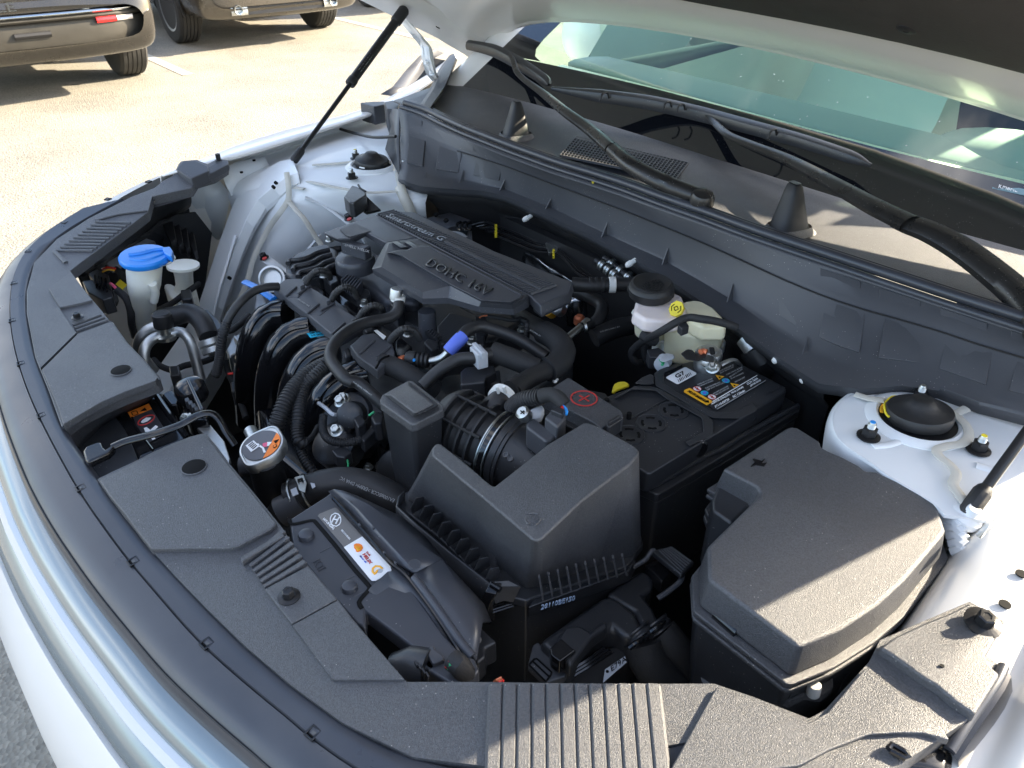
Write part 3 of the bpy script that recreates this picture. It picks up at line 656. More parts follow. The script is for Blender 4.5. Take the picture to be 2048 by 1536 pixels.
# intake grille of small square holes
gm = MB(); gd = MB()
g00, g10, g01, g11 = D3(205, 560, 1.067), D3(940, 860, 1.067), D3(370, 370, 1.067), D3(1520, 640, 1.067)
NXG, NYG = 34, 9
def gp(u, v): 
    a = Vector((-.045, .190, 1.068)); return a + Vector((.205 * u, .03 * u * 0, 0)) + Vector((.01 * v, .085 * v, .003 * v))
ga, gb_, gc_, gd_ = D3(205, 560, 1.069), D3(1390, 800, 1.069), D3(1520, 640, 1.069), D3(370, 370, 1.069)
def gq(u, v): return (ga.lerp(gb_, u)).lerp(gd_.lerp(gc_, u), v)
for i in range(NXG + 1):
    p, q = gq(i / NXG, 0), gq(i / NXG, 1); u = (gb_ - ga).normalized() * .0009
    gm.prism([p - u, p + u, q + u, q - u], [r - Z3 * .004 for r in (p - u, p + u, q + u, q - u)])
for j in range(NYG + 1):
    p, q = gq(0, j / NYG), gq(1, j / NYG); u = (gd_ - ga).normalized() * .0010
    gm.prism([r + Z3 * .0002 for r in (p - u, q - u, q + u, p + u)], [r - Z3 * .0042 for r in (p - u, q - u, q + u, p + u)])
gr = gm.build('grille_mesh', PL, car, smooth=False); gr['kind'] = 'stuff'
mesh('grille_void', [q - Z3 * .0016 for q in (ga, gb_, gc_, gd_)], [(0, 1, 2, 3)], BP, gr)
# bump stops on the cowl
for k, (b, w) in enumerate(((B2(1030, 800, 1.062), 1), (B3(670, 1345, 1.062), 1))):
    m_ = MB(); L = .066; A_ = Vector((1, -.3, 0)).normalized(); B_ = Vector((.3, 1, 0)).normalized(); lean = Vector((-.012, .012, 0))
    secs = [(0, .024, .030), (.10, .0215, .026), (.5, .0165, .018), (.82, .013, .0115), (.95, .0115, .0085), (1, .009, .006)]
    rr = []
    for t, a, c in secs:
        o = b + Z3 * L * t + lean * t; rr.append([o + A_ * a * math.copysign(abs(math.cos(th)) ** .55, math.cos(th)) + B_ * c * math.copysign(abs(math.sin(th)) ** .55, math.sin(th)) for th in [2 * math.pi * i / 20 + .1 for i in range(20)]])
    o = loft('bump_stop', rr, RB, car, closed=True)
    tp = rr[-1]; mesh('stop_face', [p + Z3 * .001 for p in tp], [tuple(range(20))], RS, o)
    loft('stop_collar', [[p + (p - b).normalized() * .006 * Vector((1, 1, 0)).length + Vector((0, 0, -.002)) for p in rr[0]], [p + Vector(((p - b).x, (p - b).y, 0)) * .08 + Z3 * .004 for p in rr[0]], [p + Z3 * .008 for p in rr[0]]], PL, o, closed=True)
# far end of the cowl: duct cheek, hinge arms
loft('cowl_cheek', [A5.l(0, (600, 1060, 1.05), (730, 880, 1.06), (800, 720, 1.075), (920, 560, 1.09)), A5.l(0, (640, 1090, 1.08), (760, 900, 1.09), (830, 720, 1.105), (960, 545, 1.115)), A5.l(0, (715, 1110, 1.082), (860, 900, 1.092), (915, 780, 1.108), (985, 590, 1.118)), A5.l(0, (735, 1095, 1.05), (880, 930, 1.06), (925, 800, 1.075), (1000, 610, 1.09))], PL, car, solid=.003, bevel=.001)
loft('gutter_panel', [A5.l(0, (215, 968, 1.0), (330, 900, 1.005), (470, 720, 1.02), (610, 570, 1.04), (760, 500, 1.05)), A5.l(0, (440, 1000, .985), (520, 900, .99), (640, 740, 1.0), (740, 600, 1.02), (850, 540, 1.03))], PM, car, solid=.003)
loft('gutter_shade', [A5.l(0, (430, 1000, .98), (520, 890, .985), (640, 730, .995), (740, 590, 1.015)), A5.l(0, (560, 1070, .975), (720, 930, .98), (830, 740, .99), (880, 620, 1.0))], BP, car, solid=.003)  # black sheet painted in for the shaded hollow of the gutter
def hinge(sgn):
    if sgn < 0: P_ = A5.l(0, (440, 190, 1.225), (560, 330, 1.20), (650, 450, 1.17), (675, 600, 1.14), (710, 720, 1.11), (770, 800, 1.085))
    else: P_ = [Vector((-p.x, p.y, p.z)) for p in A5.l(0, (440, 190, 1.225), (560, 330, 1.20), (650, 450, 1.17), (675, 600, 1.14), (710, 720, 1.11), (770, 800, 1.085))]
    a = cat(P_, 5); rows = []
    for o, dz in ((-.020, -.010), (-.019, 0), (-.008, .004), (-.005, .0), (.005, .0), (.008, .004), (.019, 0), (.020, -.010)):
        rows.append([p + Vector((o, -dz * .3, dz)) for p in a])
    rows = [[r[i] for r in rows] + [rows[-1][i] + Vector((-.004, .010, 0)), rows[0][i] + Vector((.004, .010, 0))] for i in range(len(a))]
    h = loft('bonnet_hinge', rows, WI, car, closed=True, smooth=False)
    for i in (len(a) - 9, len(a) - 4):
        hexbolt(a[i] + Vector((.006, -.002, .003)), Vector((.3, -.5, .8)), .006, h, WI, 'hinge_bolt')
hinge(-1); hinge(1)
# ---------------------------------------------------------------- bonnet
PHI = R_(26); HC, HS = math.cos(PHI), math.sin(PHI)
def hood_pt(X, t, off=0):
    'X across, t metres up the bonnet from its rear edge, off = towards the underside'
    e = abs(X) / .88
    y0 = .485 + .03 * e ** 2; z0 = 1.246 - .075 * e ** 2 - .082 * e ** 8 - .034 * X * (1 - min(1, e) ** 8)
    p = Vector((X, y0 - t * HC, z0 + t * HS)); n = Vector((0, -HS, -HC))
    return p + n * off
XH = [-.885, -.875, -.84, -.77, -.66, -.5, -.3, -.1, .1, .3, .5, .66, .77, .84, .875, .885]
def hrow(t, off, k=1): return [hood_pt(x * k, t, off) for x in XH]
hood = loft('bonnet', [hrow(.0, .0, .986), hrow(-.012, -.012, .983), hrow(.0, -.028, .986), hrow(.3, -.055, .988), hrow(.7, -.055, .975), hrow(.98, -.02, .93), hrow(1.0, .0, .91), hrow(.97, .012, .90)], WP, car, sub=2)
fr = loft('inner_frame', [hrow(.0, .002), hrow(.010, .006), hrow(.018, .0015), hrow(.026, .005, .99), hrow(.060, .006, .985), hrow(.12, .008, .98), hrow(.17, .005, .98), hrow(.20, -.004, .975), hrow(.4, -.014, .97), hrow(.8, -.012, .95), hrow(.93, .006, .92), hrow(.97, .012, .90)], WP, hood, sub=1)
ins = []
for t in (.194, .199, .22, .35, .5, .7, .8, .82): ins.append([hood_pt(x * .87, t + (.09 * max(0, x) + .22 * max(0, -x - .06) if t < .3 else 0), (-.004 if t in (.194, .82) else (.006 if t in (.199, .8) else .011))) for x in XH[1:-1]])
INS = mat('bonnet insulation felt', (.030, .026, .024), .75, bump=.5, bscale=260, vary=.2, vscale=10)
insul = loft('insulation_pad', ins, INS, hood, sub=1)
for q in ((1812, 62), (1452, -8), (1180, -120)):
    r = ray(*q); h0 = hood_pt(.4, .26, .0118); n = Vector((0, HS, HC)); k = (h0 - CP).dot(n) / r.dot(n); c = CP + r * k
    lathe('insulation_clip', c, -n, [(.0125, -.003), (.0125, -.001), (.010, .0005), (.004, .0008), (.003, .0), (.0005, .0)], PF, insul, 24)
for s in (-1, 1):
    loft('side_flange', [[hood_pt(s * .80, t, .002) for t in (.02, .1, .2, .4, .7, .9)], [hood_pt(s * .815, t, .016) for t in (.02, .1, .2, .4, .7, .9)], [hood_pt(s * .84, t, .010) for t in (.02, .1, .2, .4, .7, .9)], [hood_pt(s * .87, t, .002) for t in (.02, .1, .2, .4, .7, .9)]], WP, hood, sub=1)
pass
decal('bonnet_slot', A5.l(1.27, (778, 268), (818, 290), (815, 299), (775, 276)), BP, hood)

# ---------------------------------------------------------------- windscreen, roof, cabin
def glass():
    m = D.materials.new('windscreen glass'); m.use_nodes = True; n = m.node_tree.nodes; l = m.node_tree.links; n.remove(n['Principled BSDF'])
    t = n.new('ShaderNodeBsdfTransparent'); t.inputs[0].default_value = (.74, 1.0, .84, 1); g = n.new('ShaderNodeBsdfGlossy'); g.inputs['Roughness'].default_value = .01
    fr = n.new('ShaderNodeFresnel'); fr.inputs[0].default_value = 1.52; mu = n.new('ShaderNodeMath'); mu.operation = 'MULTIPLY_ADD'; mu.inputs[1].default_value = 1.0; mu.inputs[2].default_value = .02; l.new(fr.outputs[0], mu.inputs[0])
    mx = n.new('ShaderNodeMixShader'); l.new(mu.outputs[0], mx.inputs[0]); l.new(t.outputs[0], mx.inputs[1]); l.new(g.outputs[0], mx.inputs[2])
    # dried water specks
    tc = n.new('ShaderNodeTexCoord'); v = n.new('ShaderNodeTexVoronoi'); v.inputs['Scale'].default_value = 42; l.new(tc.outputs['Object'], v.inputs[0])
    lt_ = n.new('ShaderNodeMath'); lt_.operation = 'LESS_THAN'; lt_.inputs[1].default_value = .052; l.new(v.outputs['Distance'], lt_.inputs[0])
    df = n.new('ShaderNodeBsdfDiffuse'); df.inputs[0].default_value = (.6, .58, .55, 1); m2 = n.new('ShaderNodeMixShader'); l.new(lt_.outputs[0], m2.inputs[0]); l.new(mx.outputs[0], m2.inputs[1]); l.new(df.outputs[0], m2.inputs[2])
    l.new(m2.outputs[0], n['Material Output'].inputs[0]); return m
GL = glass()
FRIT = mat('black glass border', (.006, .007, .010), .06, coat=1, dust=.46)
def ws(X, s, off=0):
    'windscreen point, s metres up the glass'
    y, z = wsb(X); y += s * .70; z += s * .482
    return Vector((X * (1 - .15 * s), y, z)) + Vector((0, -.567, .824)) * off
WX = [-.76, -.72, -.6, -.45, -.25, 0, .25, .45, .6, .72, .76]
wsc = loft('windscreen', [[ws(x, s) for x in WX] for s in (0, .1, .25, .5, .75, .95, 1.05)], GL, car, sub=1)
loft('glass_border', [[ws(x, s, .0015) for x in WX] for s in (-.02, .05, .10, .128)], FRIT, wsc)
for s in (-1, 1):
    loft('glass_border', [[ws(s * x, t, .0016) for t in (.13, .3, .6, .95)] for x in (.655, .71, .765)], FRIT, wsc)
    for e0, e1 in ((0, 1),):
        q = [ws(s * x, t, .0016) for x, t in ((.655, .13), (.60, .131), (.63, .145), (.648, .17), (.655, .21))]
        mesh('glass_border', q, [(0, 1, 2, 3, 4)], FRIT, wsc, smooth=False)
VL = mat('grey etched plate', (.16, .26, .30), .4)
vp = [ws(x, s, .0022) for x, s in ((.395, .062), (.60, .062), (.60, .080), (.395, .080))]
r0, r1, r2 = B3(1862, 1112, 1.1), B3(2048, 1158, 1.1), B3(1872, 1074, 1.1)
def on_ws(x, y):
    r = ray(x, y); a = .2
    for _ in range(10):
        X = (CP + r * 1.4).x; pass
    best = None
    for k in range(200):
        t = .9 + k * .004; p = CP + r * t
        yb, zb_ = wsb(p.x); s = (p.y - yb) / .70; d = p.z - (zb_ + s * .482)
        if d < 0: best = p; break
    return (best or CP + r) + Vector((0, -.567, .824)) * .002
v1 = decal('identity_plate', [on_ws(*q) for q in ((1984, 379), (2075, 399), (2078, 387), (1988, 367))], VL, wsc)
txt(v1, 'KM8HECAB5V', on_ws(1996, 379), on_ws(2072, 396), on_ws(1998, 371), WH, extr=.0002, lift=.0012)
# pillars, roof, sides
PIL = WP
for s in (-1, 1):
    pr = [[ws(s * (.755 + dx), t, dz) for t in (-.10, .1, .3, .6, .9, 1.1)] for dx, dz in ((-.01, -.01), (.0, .012), (.045, .016), (.085, .0), (.09, -.05))]
    loft('pillar', pr, WP, car, sub=1, solid=.01)
    loft('door_skin', [[Vector((s * x, y, z)) for y in (.36, .8, 1.4, 2.0, 2.6, 3.1)] for x, z in ((.83, 1.05), (.875, 1.02), (.912, .95), (.92, .7), (.90, .4), (.86, .25))], WP, car, sub=1, solid=.01)
    loft('side_window', [[Vector((s * x, y + dy, z)) for y in (.95, 1.5, 2.3, 2.9)] for x, z, dy in ((.83, 1.04, -.1), (.76, 1.3, .05), (.66, 1.5, .15))], GL, car)
    m_ = MB(); m_.add(*lathe_md((s * .98, 1.02, 1.10), (0, -1, .1), [(.03, -.05), (.075, -.03), (.09, .0), (.085, .03), (.05, .05)], 20)); m_.box((s * .89, 1.03, 1.06), .12, .05, .03); m_.build('door_mirror', WP, car)
roof = loft('roof', [[Vector((X * .62 / .76 * k, y, z - .03 * (abs(X) / .76) ** 2)) for X in WX] for y, z, k in ((1.108, 1.552, 1.03), (1.24, 1.585, 1.03), (1.9, 1.59, 1.03), (2.6, 1.56, 1.0), (3.1, 1.46, .95), (3.3, 1.1, .95))], WP, car, sub=1, solid=.02)
DSH = mat('dashboard sunlit band tone', (.84, .85, .76), .7, bump=.2, bscale=300)  # pale colour carries the sunlight of the band behind the glass
DSD = mat('dashboard beyond sunlit band', (.28, .32, .32), .7, bump=.2, bscale=300)  # darker tone of the same dashboard where the sunlit band ends
CAB = mat('cabin grey cloth', (.62, .63, .60), .85)
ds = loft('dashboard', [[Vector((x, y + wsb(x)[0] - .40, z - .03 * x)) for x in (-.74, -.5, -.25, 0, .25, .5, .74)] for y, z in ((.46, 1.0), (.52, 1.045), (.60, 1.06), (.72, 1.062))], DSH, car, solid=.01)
loft('dashboard_top', [[Vector((x, y + wsb(x)[0] - .40, z - .03 * x)) for x in (-.74, -.5, -.25, 0, .25, .5, .74)] for y, z in ((.72, 1.060), (.74, 1.074), (.9, 1.07), (1.02, 1.02), (1.06, .85))], DSD, car, sub=1, solid=.01)
loft('instrument_hood', [[Vector((.36 + .20 * math.cos(a) * k, y, z + .05 * math.sin(a) * k)) for a in [i * math.pi / 10 for i in range(11)]] for y, z, k in ((.78, 1.02, .8), (.86, 1.025, 1), (.98, 1.03, 1.0))], DSD, car, solid=.01)
for x in (-.38, .38):
    st = MB()
    o = loft('seat', [[Vector((x + dx * k, y, z)) for dx in (-.24, -.2, 0, .2, .24)] for y, z, k in ((1.25, .75, 1), (1.60, .72, 1), (1.72, .85, 1), (1.84, 1.15, .95), (1.88, 1.25, .6), (1.90, 1.30, .5), (1.93, 1.42, .45), (1.97, 1.43, .4), (2.0, 1.3, .45), (1.96, .7, 1))], CAB, car, sub=1)
mesh('cabin_floor', [(-.8, .7, .45), (.8, .7, .45), (.8, 3.2, .45), (-.8, 3.2, .45), (-.8, 3.2, 1.1), (.8, 3.2, 1.1), (-.8, .7, .98), (.8, .7, .98)], [(0, 1, 2, 3), (3, 2, 5, 4), (0, 3, 4, 6), (1, 2, 5, 7)], CAB, car, smooth=False, recalc=False)
lb = MB(); lb.box((0, 1.8, .3), 1.75, 3.1, .2); lb.box((0, 3.3, .7), 1.7, .3, .9); lb.build('underbody', PF, car, smooth=False)
for x, y in ((-.79, 0), (.79, 0), (-.79, 2.66), (.79, 2.66)): wheel(car, x, y, 1, .33, .2)
for o in [o for o in car.children if o.name.startswith('wheel')]: o.rotation_euler.z = R_(90) * 0
# ---------------------------------------------------------------- wipers
def blade(name, px, h, m, parent, w=.012, zs=None):
    pass
def wiper(label, arm, blade_pts, root):
    w = thing('windscreen_wiper', label, 'wiper', root, 'windscreen wipers'); return w
def arm_mesh(name, pts, wd, th, m, parent):
    'flat-sided arched bar through the points; wd, th lists in metres'
    P_ = cat(pts, 6); n = len(P_); rows = [[] for _ in range(8)]
    def iv(l, t): k = min(int(t * (len(l) - 1)), len(l) - 2); f = t * (len(l) - 1) - k; return l[k] * (1 - f) + l[k + 1] * f
    for i, p in enumerate(P_):
        T = (P_[min(i + 1, n - 1)] - P_[max(i - 1, 0)]).normalized(); s_ = T.cross(Vector((0, -.3, .95))).normalized(); u = s_.cross(T).normalized(); t = i / (n - 1); a, b = iv(wd, t), iv(th, t)
        for j, (ca, cb) in enumerate(((-1, -.5), (-.95, .2), (-.55, .85), (.0, 1), (.55, .85), (.95, .2), (1, -.5), (0, -.3))): rows[j].append(p + s_ * a * ca + u * b * cb)
    rws = [[rows[j][i] for j in range(8)] for i in range(n)]
    return loft(name, rws, m, parent, closed=True)
WB = mat('wiper arm black paint', (.020, .019, .018), .30, bump=.25, bscale=500, vary=.2, vscale=20, dust=.5)
w1 = wiper('black windscreen wiper with its arm pivoting at the middle of the cowl', None, None, D3(1650, 1000, 1.09))
P1 = [I(1404, 392, 1.088), I(1330, 365, 1.098), I(1265, 330, 1.108), I(1225, 297, 1.113)]
arm_mesh('arm_root', P1, [.0150, .0155, .015, .0135], [.010, .011, .010, .009], WB, w1)
lathe('pivot_cap', I(1405, 396, 1.090), Vector((.2, -.2, 1)), [(.019, -.012), (.0185, .004), (.015, .009), (.008, .011), (.0005, .0115)], WB, w1, 28)
P2 = [I(1223, 295, 1.114), I(1180, 258, 1.115), I(1130, 222, 1.122), I(1085, 185, 1.126), I(1048, 158, 1.132), I(1032, 140, 1.140), I(1026, 120, 1.150), I(1016, 106, 1.156), I(995, 98, 1.158)]
arm_mesh('arm', P2, [.013, .0125, .011, .009, .007, .0065, .0065, .006, .005], [.008, .007, .006, .004, .003, .003, .003, .003, .003], WB, w1)
B_1 = [I(938, 90, 1.150), I(990, 102, 1.150), I(1040, 127, 1.142), I(1088, 158, 1.132), I(1098, 170, 1.128)]
arm_mesh('blade', B_1, [.012, .015, .015, .013, .004], [.012, .014, .013, .010, .003], PS, w1)
w2 = wiper('black windscreen wiper whose arm runs off the right edge of the picture', None, None, I(2080, 650, 1.08))
Q1 = [I(2095, 660, 1.075), I(2050, 598, 1.085), I(1990, 545, 1.094), I(1930, 500, 1.102), I(1870, 466, 1.110), I(1822, 447, 1.114), I(1800, 438, 1.114)]
arm_mesh('arm_root', Q1, [.020, .020, .020, .020, .019, .018, .017], [.013, .013, .012, .011, .010, .009, .007], WB, w2)
lathe('pivot_cap', I(2096, 664, 1.078), Vector((.2, -.2, 1)), [(.021, -.012), (.0205, .004), (.015, .009), (.0005, .0115)], WB, w2, 28)
Q2 = [I(1820, 446, 1.117), I(1750, 412, 1.117), I(1670, 368, 1.116), I(1580, 320, 1.114), I(1500, 288, 1.113), I(1455, 268, 1.113), I(1430, 245, 1.116), I(1415, 228, 1.122), I(1390, 217, 1.124), I(1365, 211, 1.122)]
arm_mesh('arm', Q2, [.017, .016, .014, .012, .010, .008, .0075, .0075, .006, .005], [.008, .008, .007, .005, .004, .003, .003, .003, .003, .003], WB, w2)
B_2 = [I(1104, 177, 1.128), I(1200, 192, 1.128), I(1300, 206, 1.124), I(1400, 228, 1.117), I(1500, 254, 1.120), I(1600, 281, 1.121), I(1700, 313, 1.118), I(1742, 331, 1.112)]
arm_mesh('blade', B_2, [.005, .014, .015, .015, .014, .013, .012, .003], [.004, .013, .014, .014, .012, .011, .009, .003], PS, w2)
for x, y, z in ((1209, 188, 1.140), (1335, 206, 1.134), (1362, 211, 1.134), (1546, 262, 1.132)):
    c = I(x, y, z); tube('blade_clip', [c + Vector((0, -.012, -.012)), c + Vector((0, -.006, .001)), c + Vector((0, .008, .001)), c + Vector((0, .014, -.010))], .002, PF, w2, seg=8)

# ---------------------------------------------------------------- front end: sight shield, seal strip, trim, lamp bar, bumper
def zp(x, y): return .952 + .060 * min(1, (abs(x) / .78)) ** 3
def S_(z, pts): return [I(q[0], q[1], z) for q in pts]
STRIPIN = [(326, 359), (308, 376), (263, 393), (178, 436), (113, 478), (68, 525), (53, 582), (53, 626), (70, 714), (97, 781), (123, 858), (191, 954), (229, 1008), (293, 1090), (340, 1142), (382, 1187), (492, 1297), (572, 1366), (700, 1463), (820, 1540), (980, 1625), (1200, 1700), (1400, 1710), (1560, 1660)]
STRIPOUT = [(318, 352), (296, 362), (214, 397), (127, 443), (55, 500), (26, 562), (21, 640), (38, 730), (78, 834), (155, 978), (200, 1045), (258, 1124), (320, 1196), (400, 1288), (500, 1376), (612, 1467), (720, 1545), (860, 1640), (1060, 1750), (1280, 1830), (1500, 1830), (1700, 1750)]
LIPOUT = [(312, 348), (285, 356), (205, 386), (103, 437), (34, 478), (-8, 530), (-40, 620), (-45, 700), (-25, 800), (15, 880), (57, 950), (92, 1026), (160, 1122), (248, 1244), (343, 1370), (450, 1476), (540, 1560), (700, 1680), (900, 1800), (1100, 1900), (1400, 1960), (1700, 1900)]
def ev(pts, n):
    c, _ = resample(cat([Vector((a, b, 0)) for a, b in pts], 6), .0001) if False else (None, None)
    C_ = cat([Vector((a, b, 0)) for a, b in pts], 6); L = [0]
    for a, b in zip(C_, C_[1:]): L.append(L[-1] + (b - a).length)
    out = []; j = 0
    for i in range(n + 1):
        d = L[-1] * i / n
        while j < len(L) - 2 and L[j + 1] < d: j += 1
        out.append(C_[j].lerp(C_[j + 1], (d - L[j]) / max(1e-9, L[j + 1] - L[j])))
    return out
def by_x(wp, X):
    'point of the world polyline at across-position X'
    for a, b in zip(wp, wp[1:]):
        if a.x <= X <= b.x: return a.lerp(b, (X - a.x) / max(1e-9, b.x - a.x))
    return wp[0].copy() if X < wp[0].x else wp[-1].copy()
def wline(pts, z): return [I(q.x, q.y, z) for q in ev(pts, 90)]
WI_, WO_ = wline(STRIPIN, lambda x, y: zp(x, y) - .002), wline(STRIPOUT, lambda x, y: zp(x, y) - .004)
WL_ = wline(LIPOUT, lambda x, y: zp(x, y) - .022)
XF = [-.70 + 1.40 * i / 70 for i in range(71)]
# smoothed symmetric bow of the car nose, taken from the traced edges
def sm(wp):
    out = []
    for X in XF: out.append(by_x(wp, X))
    ys_ = [p.y for p in out]
    for _ in range(3): ys_ = [ys_[0]] + [(ys_[i - 1] + ys_[i] * 2 + ys_[i + 1]) / 4 for i in range(1, len(ys_) - 1)] + [ys_[-1]]
    return ys_
yi, yo = sm(WI_), sm(WO_)
def mirror_fill(ys_, lim=.46):
    'the near end runs out of the picture: complete it from the far end'
    n = len(ys_); return [ys_[i] if XF[i] < lim else ys_[n - 1 - i] + (ys_[[k for k in range(n) if XF[k] < lim][-1]] - ys_[n - 1 - [k for k in range(n) if XF[k] < lim][-1]]) * max(0, 1 - (XF[i] - lim) / .2) for i in range(n)]
yi, yo = mirror_fill(yi), mirror_fill(yo)
def yio(X, ys_):
    t = (X + .70) / 1.40 * 70; k = max(0, min(69, int(t))); return ys_[k] + (ys_[k + 1] - ys_[k]) * (t - k)
def zf(X, d=0): return zp(X, 0) + d
def row(f): return [Vector((X, *f(X))) for X in XF]
strip = loft('seal_strip', [row(lambda X: (yio(X, yi) + .004, zf(X, -.006))), row(lambda X: (yio(X, yi), zf(X, .000))), row(lambda X: (yio(X, yi) - .003, zf(X, .0016))), row(lambda X: ((yio(X, yi) + yio(X, yo)) / 2, zf(X, .001))), row(lambda X: (yio(X, yo) + .001, zf(X, .0002))), row(lambda X: (yio(X, yo), zf(X, -.004)))], RS, car)
def lipw(X): return .030 + .012 * (1 - abs(X) / .7)
lip = loft('grille_top_trim', [row(lambda X: (yio(X, yo) + .0002, zf(X, -.010))), row(lambda X: (yio(X, yo) - .0008, zf(X, -.0022))), row(lambda X: (yio(X, yo) - lipw(X) * .5, zf(X, -.006))), row(lambda X: (yio(X, yo) - lipw(X) * .85, zf(X, -.013))), row(lambda X: (yio(X, yo) - lipw(X), zf(X, -.022))), row(lambda X: (yio(X, yo) - lipw(X) - .002, zf(X, -.034))), row(lambda X: (yio(X, yo) - lipw(X) + .006, zf(X, -.038)))], RS, car)
tube('joint_line', row(lambda X: (yio(X, yo) - lipw(X) * .93, zf(X, -.0165)))[4:-4:3], .0011, PF, lip, seg=6)
# chrome lamp bar and bumper
def fy(X): return yio(X, yo) - lipw(X)
cb = loft('lamp_bar_upper', [row(lambda X: (fy(X) + .004, zf(X, -.034))), row(lambda X: (fy(X) - .003, zf(X, -.035))), row(lambda X: (fy(X) - .012, zf(X, -.038))), row(lambda X: (fy(X) - .022, zf(X, -.046))), row(lambda X: (fy(X) - .025, zf(X, -.055)))], FT, car)
LB = mat('pearly lamp bar', (.52, .55, .57), .30, coat=.4, bump=.1, bscale=30)
loft('lamp_bar', [row(lambda X: (fy(X) - .022, zf(X, -.053))), row(lambda X: (fy(X) - .030, zf(X, -.054))), row(lambda X: (fy(X) - .036, zf(X, -.062))), row(lambda X: (fy(X) - .032, zf(X, -.070)))], LB, car)
loft('lamp_bar_lower', [row(lambda X: (fy(X) - .031, zf(X, -.068))), row(lambda X: (fy(X) - .043, zf(X, -.076))), row(lambda X: (fy(X) - .051, zf(X, -.092))), row(lambda X: (fy(X) - .050, zf(X, -.102)))], FT, car)
bump = loft('bumper', [row(lambda X: (fy(X) - .047, zf(X, -.104))), row(lambda X: (fy(X) - .055, zf(X, -.100))), row(lambda X: (fy(X) - .072, zf(X, -.135))), row(lambda X: (fy(X) - .088, zf(X, -.20))), row(lambda X: (fy(X) - .096, zf(X, -.30))), row(lambda X: (fy(X) - .100, zf(X, -.42))), row(lambda X: (fy(X) - .07, zf(X, -.62))), row(lambda X: (fy(X) + .05, zf(X, -.74)))], WP, car)
for s in (-1, 1):
    ce = [Vector((s * .70, fy(s * .70), 0)), Vector((s * .80, fy(s * .7) + .11, 0)), Vector((s * .875, fy(s * .7) + .24, 0)), Vector((s * .905, -.14, 0))]
    loft('bumper_corner', [[p + Vector((s * dx, -dx, z)) for p in cat(ce, 4)] for dx, z in ((-.03, .985), (-.004, .975), (.0, .94), (.004, .85), (.006, .6), (.0, .4), (-.04, .2))], WP, car)
tube('lamp_bar_lettering', [], 0, WH) if False else None
# square clips in the seal strip
for (x, y) in ((297, 364), (216, 399), (129, 446), (58, 503), (29, 567), (25, 642), (42, 728), (83, 832), (162, 977), (267, 1124), (414, 1288), (626, 1467)):
    c = I(x, y, lambda a, b: zp(a, b) - .001); X = c.x; tx = Vector((1, (yio(X + .01, yo) - yio(X - .01, yo)) / .02, 0)).normalized(); ty = Vector((-tx.y, tx.x, 0))
    m_ = MB(); w = .0042; h = .002
    for a, b, sx, sy in ((0, w, 2 * w + .0018, .0018), (0, -w, 2 * w + .0018, .0018), (w, 0, .0018, 2 * w), (-w, 0, .0018, 2 * w)): m_.box(c + tx * a + ty * b + Z3 * .0006, sx, sy, .003, (tx, ty, Z3))
    o = m_.build('seal_clip', PG, strip, bevel=.0006, seg=1)
    m_ = MB(); m_.box(c + Z3 * .0006, 2 * w - .003, 2 * w - .003, .001, (tx, ty, Z3)); q = m_.build('clip_hole', BP, strip, smooth=False)
    m_ = MB(); m_.box(c + Z3 * .0014 + tx * .001, .0040, .0026, .0014, (tx, ty, Z3)); m_.build('clip_tongue', PL, strip, smooth=False)
txt(strip, '>TPV< R 183650 08A1 R54', C8(872, 588, zf(.1)), C8(1070, 790, zf(.1)), C8(885, 572, zf(.1)), PM, extr=.0005)
txt(strip, '001 051 MLA22 EO1 01', C8(820, 612, zf(.1)), C8(1020, 815, zf(.1)), C8(832, 598, zf(.1)), PM, extr=.0005)

def fitted(name, outline, off, t, m, parent, bevel=.0015, seg=2, step=.02, zfn=None):
    'slab whose top follows the crowned shield surface at height off above it'
    zfn = zfn or (lambda x: zp(x, 0))
    bm = bmesh.new(); vv = [bm.verts.new((q.x, q.y, 1)) for q in outline]; fc = bm.faces.new(vv)
    g = bmesh.ops.extrude_face_region(bm, geom=[fc])
    for e in g['geom']:
        if isinstance(e, bmesh.types.BMVert): e.co.z = 0
    xs = [q.x for q in outline]; x = math.floor(min(xs) / step) * step + step
    while x < max(xs):
        bmesh.ops.bisect_plane(bm, geom=bm.verts[:] + bm.edges[:] + bm.faces[:], plane_co=(x, 0, 0), plane_no=(1, 0, 0)); x += step
    for v in bm.verts: v.co.z = zfn(v.co.x) + off - (t if v.co.z < .5 else 0)
    bmesh.ops.recalc_face_normals(bm, faces=bm.faces); me = D.meshes.new(name); bm.to_mesh(me); bm.free()
    return link(name, me, m, parent, bevel=bevel, seg=seg)
# sight shield (textured cover over the radiator support)
def zs(d=0): return lambda x, y: zp(x, y) + .004 + d
def mk(z, *segs):
    out = []
    for Zf, pts in segs: out += [Zf(q[0], q[1], z if len(q) < 3 else q[2]) for q in pts]
    return out
zA = zs(0)
inner_l = [(164, 525), (141, 541)]
far = mk(zA, (I, [(328, 360), (345, 352), (362, 322), (392, 319), (400, 322), (415, 328), (434, 318), (456, 320), (454, 333), (427, 350), (393, 360), (383, 376)]), (B1, [(890, 1150), (865, 1240)]), (B1, [(480, 1530)]), (B4, [(480, 312), (560, 420), (640, 520), (700, 590), (750, 655), (770, 660), (870, 800), (1000, 935), (1085, 1035), (1095, 1050), (1075, 1068), (1000, 1095), (860, 1145), (700, 1215), (560, 1285), (430, 1372)]))
outl = []
for q in [(123, 853), (97, 781), (70, 714), (53, 626), (53, 582), (68, 525), (113, 478), (178, 436), (263, 393), (308, 376)]: outl.append(I(q[0], q[1], zA))
shield = fitted('sight_shield', far + outl, .004, .018, PL, car, bevel=.0025, seg=3)
